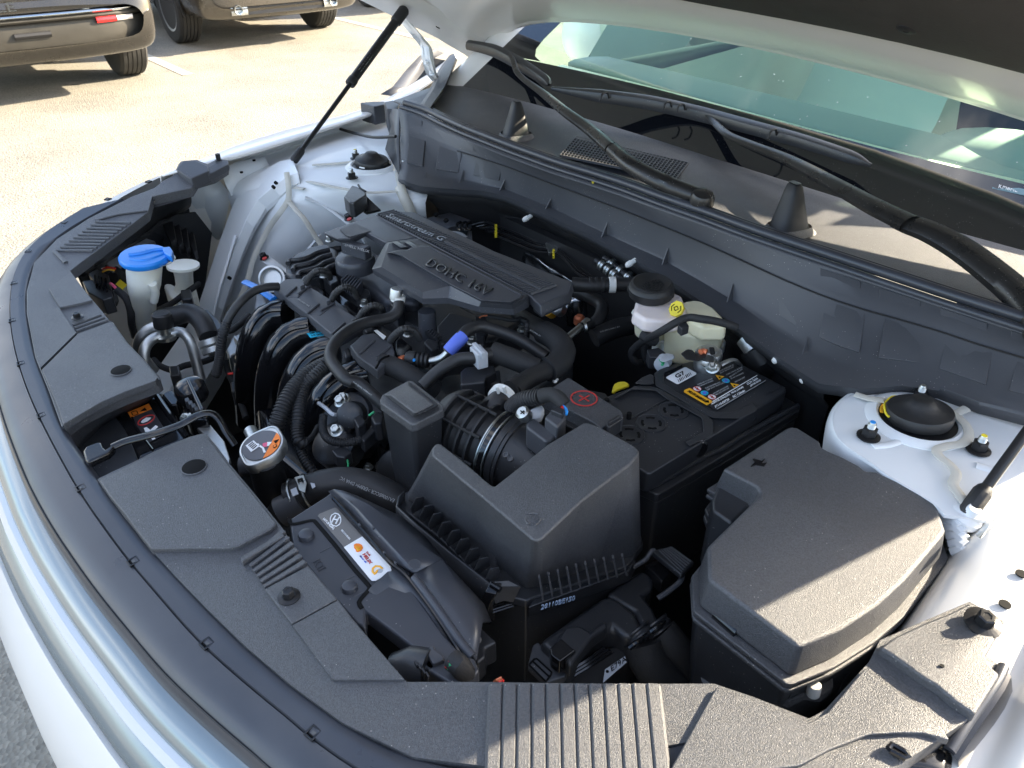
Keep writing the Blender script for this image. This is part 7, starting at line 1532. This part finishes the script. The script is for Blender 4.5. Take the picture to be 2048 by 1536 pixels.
vh = thing('vacuum_pipe', 'black vacuum pipe with a white band leading to the brake servo', 'pipe', B6(1650, 690, .9))
tube('pipe', [B6(1410, 690, .945), B6(1550, 700, .945), B6(1720, 695, .945), B6(1900, 690, .945)], .012, RB, vh, seg=18)
lathe('white_band', B6(1738, 694, .945), B6(1760, 694, .945) - B6(1700, 694, .945), [(.0122, -.006), (.0135, -.005), (.0135, .005), (.0122, .006)], WC, vh, 24)
for k in range(3): lathe('pipe_ridge', B6(1560 + k * 50, 697, .945), B6(1760, 694, .945) - B6(1700, 694, .945), [(.012, -.003), (.0135, -.002), (.0135, .002), (.012, .003)], RB, vh, 22)
rh = thing('rear_coolant_hose', 'black coolant hose sweeping from behind the engine cover towards the brake servo', 'hose', B6(1800, 1050, .85))
tube('hose', [B6(1420, 740, .91), B6(1550, 790, .91), B6(1650, 860, .905), B6(1640, 960, .90), B6(1560, 1040, .89)], .011, RB, rh, seg=18)
tube('hose', [B6(1590, 1130, .88), B6(1700, 1080, .885), B6(1800, 1045, .885), B6(1950, 1020, .885)], .016, RB, rh, seg=20)
txt(rh, 'SUC-MYO-A0011 ZU', B6(1640, 1085, .9025), B6(1800, 1040, .903), B6(1636, 1075, .9045), GY, extr=.0002)
dp = thing('oil_dipstick_pipe', 'short bright metal pipe with a spring clip right of the engine cover', 'pipe', B6(1450, 1100, .85))
tube('pipe', [B6(1370, 1135, .90), B6(1450, 1070, .905), B6(1540, 990, .91)], .0065, ZN, dp, seg=14); lathe('clip', B6(1520, 1040, .905), Vector((.5, .6, .2)), [(.009, -.003), (.010, -.003), (.010, .003), (.009, .003)], ZN, dp, 18)
tube('pipe_sleeve', [B6(1480, 1050, .905), B6(1570, 1010, .905)], .009, RB, dp, seg=14)
cx_ = thing('exhaust_shield', 'bright metal exhaust shield with a reddish tint low behind the engine', 'heat shield', B6(1450, 930, .7))
loft('shield', [[B6(x + rr_.uniform(-8, 8), y0 + rr_.uniform(-10, 10), .84 - j * .02 + rr_.uniform(-.004, .004)) for x in (1360, 1410, 1460, 1530)] for j, y0 in enumerate((800, 880, 960, 1030))], FO, cx_, sub=1, solid=.0015)
lathe('copper_plug', B6(1470, 970, .86), Z3, [(.010, -.01), (.010, .002), (.006, .006), (.0005, .006)], COP, cx_, 16)
lathe('round_boss', B6(1280, 880, .88), Vector((.2, -.7, .6)), [(.012, -.02), (.012, 0), (.009, .003), (.0005, .003)], AL, cx_, 22); lathe('yellow_plug', B6(1210, 905, .87), Vector((.2, -.7, .6)), [(.010, -.02), (.010, 0), (.0005, .003)], OA, cx_, 18)
yf = thing('dipstick_handle', 'yellow dipstick handle behind the battery cover', 'dipstick', A3(520, 430, .9))
tube('handle', [A3(480, 480, .905), A3(500, 420, .912), A3(560, 405, .915), A3(592, 425, .915)], .0026, YE, yf, seg=10); block('handle_plate', A3, .922, [(475, 470), (495, 400), (585, 400), (600, 420), (540, 440)], .004, YE, yf)
# bracket and plugs at the far rear of the bay
ub = thing('steel_bracket', 'grey steel bracket with two holes behind the engine cover', 'bracket', I(900, 440, .85))
loft('plate', [[I(x, y, .93) for x, y in ((838, 440), (900, 425), (940, 440))], [I(x, y, .90) for x, y in ((870, 475), (920, 480), (945, 490))]], PM, ub, solid=.003)
for x, y in ((872, 429), (892, 441)): lathe('bracket_hole', I(x, y, .936), Vector((0, -.5, .8)), [(.005, -.002), (.005, .002), (.0003, .002)], BP, ub, 14)
block('wire_comb', B6, .915, [(380, 240), (430, 200), (540, 190), (560, 260), (520, 300)], .01, PS, ub)
for k in range(5): tube('comb_wire', W_(B6, .917, [(385 + k * 12, 255 + k * 10), (470 + k * 14, 262 + k * 10), (520 + k * 8, 275 + k * 6)]), .0012, GY, ub, seg=6)
for k in range(3): tube('c_clip', W_(B6, .93, [(500 + k * 40, 180), (470 + k * 40, 195), (470 + k * 40, 230), (500 + k * 40, 245)]), .003, PG, ub, seg=8)
pv = thing('relay_connector', 'square black plug standing on a stalk over the far strut tower', 'connector', A6(1000, 1100, .93))
block('plug_head', A6, 1.0, [(840, 1095), (930, 965), (1000, 985), (1095, 1050), (1090, 1080), (955, 1170), (900, 1160)], .03, PS, pv, bevel=.003)
block('plug_neck', A6, .975, [(890, 1160), (960, 1130), (1080, 1060), (1100, 1100), (1000, 1200), (930, 1235)], .02, PS, pv, bevel=.002)
loft('stalk', [W_(A6, 0, [(960, 1200, .97), (1100, 1310, .95)]), W_(A6, 0, [(1080, 1090, .98), (1270, 1270, .96)])], PF, pv, solid=.012, bevel=.002)
tube('plug_clip', W_(A6, 1.0, [(1005, 965), (1030, 1005), (1090, 1040)]), .002, PF, pv, seg=6)
for lab, Zf, x, y, z in (('pale bracket with a red paint mark on the far inner wing above the engine cover', A6, 900, 1350, .93), ('pale mount bracket with a red topped bolt near the intake hose', B4, 1805, 225, .85)):
    t = thing('mount_bracket', lab, 'bracket', Zf(x, y, z - .02), 'pale brackets on the far wing')
    tube('bracket_arm', [Zf(x, y, z), Zf(x + 70, y + 50, z - .01), Zf(x + 150, y + 110, z - .02)], .012, WI, t, flat=.4, seg=12)
    hexbolt(Zf(x, y, z + .003), Vector((0, -.3, 1)), .0075, t, BK, 'bolt', 1.3, .008); lathe('paint_mark', Zf(x, y, z + .0155), Vector((0, -.3, 1)), [(.005, -.002), (.0048, 0), (.0002, .0004)], RD, t, 12)

# ---------------------------------------------------------------- washer bottle neck and the left side
wb = thing('washer_filler', 'tall milky washer filler neck with a blue hinged cap', 'washer bottle', I(290, 700, .6))
def oval(c, a, b, n=32, th=0): return [c + Vector((math.cos(t + th) * a, math.sin(t + th) * b, 0)) for t in [2 * math.pi * i / n for i in range(n)]]
nk = [(990, 258, .962, .031, .029), (985, 300, .950, .0305, .029), (985, 360, .935, .030, .028), (985, 420, .918, .029, .027), (985, 470, .900, .025, .024), (985, 520, .882, .021, .021), (985, 600, .85, .020, .020), (990, 700, .81, .020, .020), (1000, 800, .76, .020, .020)]
loft('filler_neck', [oval(B4(x, y, z), a, b) for x, y, z, a, b in nk], TW, wb, closed=True)
c0_ = B4(1000, 235, .968)
loft('neck_flange', [oval(B4(1080, 240, .966) + Vector((0, .0, 0)), .030, .026), oval(B4(1080, 236, .971), .031, .027), oval(B4(1080, 236, .973), .029, .025)], TW, wb, closed=True)
tube('neck_rib', [B4(1040, 400, .935), B4(1060, 460, .915), B4(1050, 520, .895)], .007, TW, wb, seg=10)
capc = B4(985, 220, .975)
ca_ = MB(); rows = []
for k, (s_, h) in enumerate(((1.0, -.006), (1.04, -.003), (1.04, .002), (.98, .005), (.5, .006), (.02, .006))): rows.append([capc + Vector((math.cos(t) * .046 * s_ , math.sin(t) * .038 * s_, h)) for t in [2 * math.pi * i / 40 for i in range(40)]])
lid_ = loft('blue_cap', rows, BL, wb, closed=True)
block('cap_tab', B4, .976, [(808, 232), (850, 205), (920, 175), (905, 235), (840, 272), (822, 262)], .006, BL, wb, bevel=.002)
block('cap_hinge', B4, .985, [(1105, 150), (1160, 145), (1180, 175), (1170, 215), (1120, 190)], .012, BL, wb, bevel=.002)
tube('cap_rib', W_(B4, .982, [(880, 205), (960, 195), (1060, 170), (1120, 165)]), .003, BL, wb, seg=8)
tube('cap_rib', W_(B4, .980, [(890, 235), (980, 245), (1080, 215), (1130, 190)]), .003, BL, wb, seg=8)
txt(wb, 'WASHER', B4(930, 200, .9822), B4(1020, 182, .9822), B4(925, 185, .9822), BL, extr=.0006)
wt = thing('overflow_bottle', 'small milky bottle neck standing behind the washer filler', 'coolant bottle', B4(1240, 350, .75))
lathe('bottle_lip', B4(1250, 280, .90), Vector((0, .1, 1)), [(.026, -.004), (.029, -.002), (.029, .003), (.024, .004)], TW, wt, 28)
loft('bottle_neck', [oval(B4(x, y, z), a, a * .9) for x, y, z, a in ((1250, 300, .893, .020), (1255, 350, .875, .018), (1260, 400, .855, .018), (1250, 460, .83, .022))], TW, wt, closed=True)
block('bottle_shoulder', B4, .84, [(1110, 400), (1160, 390), (1230, 430), (1330, 400), (1340, 470), (1220, 540), (1150, 470)], .04, TW, wt, bevel=.008)
# head lamp rear and its plugs
hl = thing('headlamp_unit', 'dark back of the far headlamp under the shield', 'headlamp', I(250, 500, .7))
loft('lamp_housing', [W_(B4, .90, [(520, 330), (700, 190), (900, 60), (1050, -20), (1240, -60)]), W_(B4, .87, [(560, 420), (760, 300), (950, 180), (1150, 60), (1300, 30)]), W_(B4, .80, [(600, 520), (800, 420), (1000, 300), (1200, 220), (1340, 150)]), W_(B4, .70, [(620, 620), (820, 560), (1020, 460), (1240, 380), (1380, 260)])], PF, hl, solid=.006)
for (a, b) in (((560, 330), (680, 230)), ((640, 160), (840, 100)), ((820, 130), (1010, 60))): tube('housing_rib', W_(B4, .905, [a, b]), .007, PF, hl, seg=10)
block('beam_plate', B4, .885, [(700, 250), (1000, 90), (1060, 110), (880, 230), (760, 300)], .01, CA, hl)
for k in range(4): block('clip_arm', B1, .90 - k * .01, [(950 + k * 45, 1310 + k * 25), (1010 + k * 40, 1290 + k * 20), (1030 + k * 40, 1400 + k * 20), (1000 + k * 45, 1420 + k * 20)], .02, PF, hl)
lp_ = thing('headlamp_connector', 'cluster of black headlamp plugs with red and pink wires beside the shield', 'connector', B4(680, 400, .85))
block('plug', B4, .905, [(600, 330), (660, 300), (740, 340), (745, 400), (660, 400)], .02, PS, lp_, bevel=.002)
block('plug', B4, .90, [(560, 380), (640, 370), (760, 450), (770, 490), (700, 510), (600, 460)], .03, PS, lp_, bevel=.002)
for k in range(4): block('plug_fin', B4, .907, [(640 + k * 24, 345 + k * 8), (650 + k * 24, 335 + k * 8), (658 + k * 24, 400 + k * 10), (648 + k * 24, 408 + k * 10)], .012, PG, lp_, bevel=0, smooth=False)
tube('red_wire', W_(B4, 0, [(700, 300, .91), (740, 290, .915), (790, 300, .91)]), .0022, REDW, lp_, seg=6); tube('red_wire', W_(B4, 0, [(700, 320, .91), (740, 305, .915), (780, 310, .91)]), .0016, OA, lp_, seg=6)
tube('pink_wire', W_(B4, 0, [(755, 400, .905), (780, 420, .905), (805, 450, .90)]), .0026, PK, lp_, seg=6)
tube('taped_lead', W_(B4, 0, [(790, 300, .90), (825, 330, .895), (835, 380, .88)]), .006, TP, lp_, seg=10)
tube('taped_lead', W_(B4, 0, [(800, 445, .90), (860, 500, .89), (890, 580, .87), (900, 680, .84), (920, 760, .80)]), .0065, TP, lp_, seg=12)
tube('taped_lead', W_(B4, 0, [(680, 580, .86), (740, 560, .875), (780, 520, .88), (760, 470, .885)]), .0075, TP, lp_, seg=12)
decal('yellow_tag', W_(B4, .885, [(790, 405), (820, 372), (868, 410), (835, 445)]), YE, lp_)
# refrigerant pipes
ac = thing('refrigerant_pipes', 'bent aluminium refrigerant pipes with a black service cap', 'pipes', B4(1150, 850, .7))
tube('pipe', [B4(1060, 1060, .80), B4(1000, 980, .84), B4(985, 860, .87), B4(1040, 780, .88), B4(1150, 745, .88), B4(1230, 730, .88), B4(1290, 780, .87), B4(1330, 900, .84), B4(1370, 1060, .80)], .0085, AL, ac, seg=18)
tube('pipe', [B4(1050, 1000, .80), B4(960, 880, .84), B4(955, 790, .87), B4(1010, 720, .885), B4(1080, 690, .89)], .0095, AL, ac, seg=18)
vc = B4(1125, 690, .91); lathe('service_valve', B4(1130, 755, .88), Vector((-.05, .1, 1)), [(.016, -.006), (.016, .0), (.010, .003), (.010, .012), (.014, .014), (.014, .020), (.0105, .022), (.0105, .034)], ZN, ac, 22)
lathe('service_cap', B4(1110, 650, .915), Vector((-.05, .1, 1)), [(.0135, -.012), (.0150, -.010), (.0150, .010), (.0125, .013), (.0003, .013)], RB, ac, 24)
tube('rubber_hose', [B4(1100, 640, .87), B4(1200, 620, .885), B4(1300, 600, .89), B4(1380, 660, .885), B4(1425, 760, .87)], .0165, RB, ac, seg=22)
for k, t in enumerate((0, 1)): lathe('crimp', B4(1432 + k * 22, 790 + k * 50, .862 - k * .012), B4(1460, 850, .85) - B4(1425, 760, .87), [(.0175, -.004), (.0195, -.003), (.0195, .006), (.0175, .008)], AL, ac, 22)
tube('pipe', [B4(1455, 830, .85), B4(1475, 880, .84)], .012, AL, ac, seg=16)
# white chassis leg and odds under the pipes
cl_ = thing('chassis_leg', 'pale painted chassis leg running low beside the engine', 'chassis leg', B4(1200, 1000, .6))
loft('leg', [W_(B4, 0, [(1360, 560, .74), (1240, 740, .74), (1100, 940, .74), (980, 1120, .74)]), W_(B4, 0, [(1440, 700, .745), (1350, 860, .745), (1240, 1000, .745), (1130, 1160, .745)]), W_(B4, 0, [(1560, 760, .70), (1480, 930, .70), (1380, 1100, .70), (1280, 1240, .70)]), W_(B4, 0, [(1600, 900, .60), (1520, 1080, .60), (1420, 1240, .60), (1330, 1400, .60)])], WI, cl_, solid=.004, bevel=.003)
em = thing('engine_mount', 'cast alloy engine mount bracket with slots left of the intake pipes', 'engine mount', B4(1600, 760, .7))
block('arm', B4, .80, [(1540, 850), (1580, 760), (1650, 730), (1720, 690), (1740, 720), (1660, 800), (1640, 860), (1560, 900)], .04, AL, em, bevel=.005)
for k in range(3): block('rib', B4, .815, [(1590 + k * 40, 760 - k * 18), (1600 + k * 40, 745 - k * 18), (1635 + k * 40, 790 - k * 18), (1625 + k * 40, 800 - k * 18)], .02, AL, em, bevel=.002)
block('post', B4, .84, [(1740, 460), (1800, 470), (1840, 560), (1830, 660), (1750, 680), (1730, 560)], .06, CA, em, bevel=.006); block('dark_hole', B4, .842, [(1765, 560), (1790, 550), (1800, 590), (1775, 600)], .01, BP, em)
lathe('mount_ring', B4(1860, 370, .86), Vector((.6, -.5, .5)), [(.022, -.006), (.026, -.005), (.028, .0), (.026, .006), (.022, .007), (.018, .004), (.018, -.004)], AL, em, 30)
bs2 = thing('blue_transit_strap', 'bright blue plastic tag tucked beside the harness cover', 'tag', B4(1720, 430, .9))
tube('strap', [B4(1672, 388, .925), B4(1750, 425, .93), B4(1800, 460, .932), B4(1868, 505, .93)], .0068, BL, bs2, seg=10, flat=.5)
chs = thing('vacuum_line', 'long thin ribbed black line arching from the harness cover down to the left', 'hose', B4(1600, 600, .8))
tube('line', [B4(1900, 420, .95), B4(1820, 425, .955), B4(1720, 460, .955), B4(1620, 550, .945), B4(1550, 660, .925), B4(1515, 780, .90), B4(1500, 900, .87), B4(1480, 1010, .84), B4(1470, 1030, .835)], .0068, RB, chs, seg=16)
tube('ribbed_end', [B4(1550, 660, .925), B4(1515, 780, .90), B4(1500, 900, .87), B4(1480, 1010, .84)], .0078, RB, chs, corr=.004, depth=.12, seg=14)
for lab, pts in (('flat black lead with a plug crossing the chassis leg', [(1050, 920, .80), (1090, 960, .80), (1180, 990, .80), (1260, 960, .80), (1400, 930, .80), (1470, 900, .80)]), ('black lead dropping past the engine mount to a plug', [(1540, 920, .80), (1560, 1010, .78), (1600, 1100, .77), (1640, 1200, .76), (1680, 1320, .75)]), ('short black lead near the small milky bottle', [(1080, 580, .82), (1180, 530, .84), (1260, 470, .85), (1360, 400, .85)])):
    t = thing('cable', lab, 'cable', B4(*pts[2])); tube('lead', [B4(*p) for p in pts], .0055, TP, t, seg=10)
    block('cable_plug', B4, pts[2][2] + .012, [(pts[2][0] - 30, pts[2][1] - 30), (pts[2][0] + 40, pts[2][1] - 35), (pts[2][0] + 50, pts[2][1] + 30), (pts[2][0] - 20, pts[2][1] + 40)], .03, PS, t, bevel=.003)
tube('red_tip', W_(B4, .83, [(1555, 1018), (1592, 1012)]), .002, REDW, chs, seg=6)
kc = thing('hose_connector', 'black elbow connector on the inner wing left of the long vacuum line', 'connector', B4(1430, 620, .8))
block('body', B4, .88, [(1360, 580), (1420, 572), (1490, 640), (1530, 700), (1480, 720), (1400, 650)], .03, PS, kc, bevel=.004); tube('tail', W_(B4, .87, [(1490, 680), (1560, 720), (1620, 690), (1700, 620)]), .006, TP, kc, seg=10)
# bonnet lock, release lever and hood latch stickers
lk = thing('bonnet_release_lever', 'long black bonnet release lever reaching across the latch gap', 'lever', C4(600, 600, .9))
tube('lever_arm', [C4(425, 662, .958), C4(520, 622, .962), C4(700, 575, .968), C4(880, 515, .972), C4(1000, 450, .974), C4(1090, 432, .972), C4(1150, 470, .965), C4(1200, 560, .950), C4(1260, 650, .935)], .0055, PG, lk, seg=12, flat=.7)
hd_ = W_(C4, .962, [(222, 690), (240, 655), (330, 622), (350, 628), (365, 660), (380, 672), (430, 640), (440, 660), (400, 700), (260, 765), (238, 750)])
MB().prism(hd_, [p - Z3 * .010 for p in hd_]).build('lever_handle', PG, lk, bevel=.003)
hk = thing('bonnet_latch', 'black bonnet lock mechanism with a round cover, left of the radiator cap', 'latch', C4(950, 300, .85))
lathe('round_cover', C4(945, 250, .925), Vector((.1, -.2, 1)), [(.0205, -.02), (.0215, -.004), (.019, .002), (.013, .005), (.0005, .006)], PG, hk, 36)
block('lock_plate', C4, .905, [(760, 300), (830, 265), (880, 330), (870, 370), (820, 375)], .02, PG, hk, bevel=.003); block('lock_lever', C4, .945, [(925, 200), (950, 190), (1050, 400), (1020, 410)], .006, PG, hk, bevel=.002)
block('lock_body', C4, .90, [(900, 330), (1000, 310), (1060, 400), (1080, 470), (960, 470), (910, 420)], .04, PG, hk, bevel=.005)
for k in range(4): block('lock_tooth', C4, .925, [(915 + k * 22, 330 + k * 20), (945 + k * 22, 320 + k * 20), (955 + k * 22, 345 + k * 20), (925 + k * 22, 355 + k * 20)], .012, PS, hk, bevel=.001)
tube('lock_spring', W_(C4, .92, [(900, 470), (920, 440), (940, 450), (960, 440)]), .003, ZN, hk, seg=8)
block('latch_bracket', C4, .885, [(990, 520), (1080, 490), (1190, 620), (1230, 740), (1220, 770), (1120, 640)], .01, AL, hk, bevel=.002)
ls_ = thing('radiator', 'dark glossy radiator top tank with orange and red warning stickers in the latch gap', 'radiator', C4(650, 480, .8))
rtp = W_(C4, .905, [(380, 420), (700, 270), (760, 290), (960, 600), (600, 745), (480, 560)]); MB().prism(rtp, [p - Z3 * .05 for p in rtp]).build('top_tank', PG, ls_, bevel=.006)
tube('tank_step', W_(C4, .9065, [(720, 300), (800, 420), (940, 600)]), .004, PG, ls_, seg=8); tube('tank_step', W_(C4, .9065, [(560, 460), (590, 530), (700, 680)]), .0015, PG, ls_, seg=6)
os_ = decal('orange_sticker', W_(C4, .9062, [(530, 428), (675, 367), (697, 405), (552, 464)]), OR, ls_)
decal('warning_triangle', W_(C4, .9070, [(617, 420), (648, 394), (662, 412)]), BP, os_)
bk_ = W_(C4, .9070, [(555, 425), (590, 412), (602, 438), (568, 450)]); tube('book_icon', bk_ + [bk_[0]], .0006, BP, os_, seg=4, n=1)
b2_ = decal('black_sticker', W_(C4, .9062, [(553, 465), (697, 405), (800, 570), (660, 640)]), mat('charcoal sticker', (.035, .035, .04), .35), ls_)
hcn = C4(657, 478, .9072); H1 = C4(712, 462, .9072) - hcn; H2 = C4(668, 447, .9072) - hcn
tube('no_touch_ring', [hcn + H1 * math.cos(t) + H2 * math.sin(t) for t in [i * math.pi / 14 for i in range(29)]], .0009, PK if False else RD, b2_, seg=6, n=2)
decal('hand_icon', [hcn + H1 * a + H2 * b for a, b in ((-.6, -.2), (-.3, -.5), (.2, -.4), (.5, -.1), (.55, .2), (.2, .35), (-.1, .55), (-.5, .2))], WH, b2_)
decal('arrow_icon', W_(C4, .9070, [(640, 535), (660, 528), (685, 548), (722, 515), (738, 525), (700, 560), (650, 560)]), WH, b2_)
decal('arrow_icon', W_(C4, .9070, [(680, 590), (700, 582), (720, 606), (700, 615)]), WH, b2_)
# clips seen under the harness cover, small dots of colour
for lab, Zf, x, y, z, m in (('small sensor with a bright blue dot below the harness cover', C3, 905, 325, .90, BM), ('little black sensor with ribbed lead under the grey clip of the breather hose', B5, 1200, 1230, .93, None)):
    t = thing('harness_clip', lab, 'clip', Zf(x, y, z - .03)); block('clip_body', Zf, z, [(x - 30, y - 10), (x + 20, y - 30), (x + 40, y + 40), (x - 10, y + 60)], .025, PS, t, bevel=.003)
    tube('clip_stem', [Zf(x, y + 40, z - .01), Zf(x + 30, y + 90, z - .03)], .006, PS, t, corr=.004, seg=10)
    if m: lathe('colour_dot', Zf(x - 2, y, z + .003), Z3, [(.0038, -.003), (.0035, .001), (.0002, .0014)], m, t, 12)
tp2 = thing('taped_engine_harness', 'thick cloth taped harness leaving the end of the harness cover', 'wiring harness', A4(650, 1300, .9))
tube('bundle', [A4(540, 1240, .935), A4(640, 1270, .935), A4(740, 1320, .932), A4(840, 1380, .925), C3(1380, 430, .92), C3(1500, 500, .90)], .0145, TP, tp2, seg=18)
tube('clip_wire', W_(A4, .952, [(500, 1275), (540, 1210), (600, 1180)]), .0018, PG, tp2, seg=6)
# plug on the intake duct: mass air flow sensor with its lead
ms_ = thing('air_flow_sensor', 'dark grey air flow sensor with a screw and a corrugated lead', 'sensor', A1(1050, 330, .93))
block('sensor_body', A1, .985, [(960, 320), (1000, 288), (1150, 395), (1120, 430), (1080, 440), (960, 350)], .03, PM, ms_, bevel=.003)
block('sensor_plug', A1, 1.0, [(1070, 290), (1130, 225), (1200, 250), (1205, 290), (1150, 350)], .025, PM, ms_, bevel=.003); block('plug_latch', A1, 1.006, [(1110, 245), (1150, 215), (1195, 240), (1180, 275)], .01, PS, ms_, bevel=.0015)
block('grey_bracket', A1, .985, [(960, 250), (1050, 200), (1075, 230), (1060, 275), (980, 300)], .012, GC, ms_, bevel=.004)
lathe('screw_head', A1(935, 258, .995), Vector((-.1, -.5, .8)), [(.0072, -.012), (.0085, -.010), (.0085, .0), (.006, .002), (.0003, .002)], ZN, ms_, 20)
for a, b in (((925, 250), (947, 268)), ((926, 268), (946, 250))): tube('screw_slot', W_(A1, .9985, [a, b]), .0008, BP, ms_, seg=5)
tube('corrugated_lead', [A1(870, 230, .960), A1(910, 195, .975), A1(970, 175, .99), A1(1050, 165, 1.0)], .0105, RB, ms_, corr=.0042, depth=.16, seg=16)
tube('tape_wrap', [A1(1040, 165, 1.0), A1(1110, 150, 1.005), A1(1160, 175, 1.005), A1(1190, 215, 1.0)], .009, TP, ms_, seg=12)
tube('blue_wire', [A1(1185, 220, 1.002), A1(1208, 245, 1.0), A1(1205, 275, .998)], .0018, BM, ms_, seg=6); tube('red_wire', [A1(1180, 225, 1.003), A1(1182, 238, 1.0)], .0018, REDW, ms_, seg=6)
wc_ = thing('white_cable_clip', 'tiny white clip poking out left of the terminal cover', 'clip', A3(40, 390, .93))
tube('clip', [A3(25, 385, .93), A3(40, 395, .94), A3(55, 375, .935)], .002, WC, wc_, seg=6)
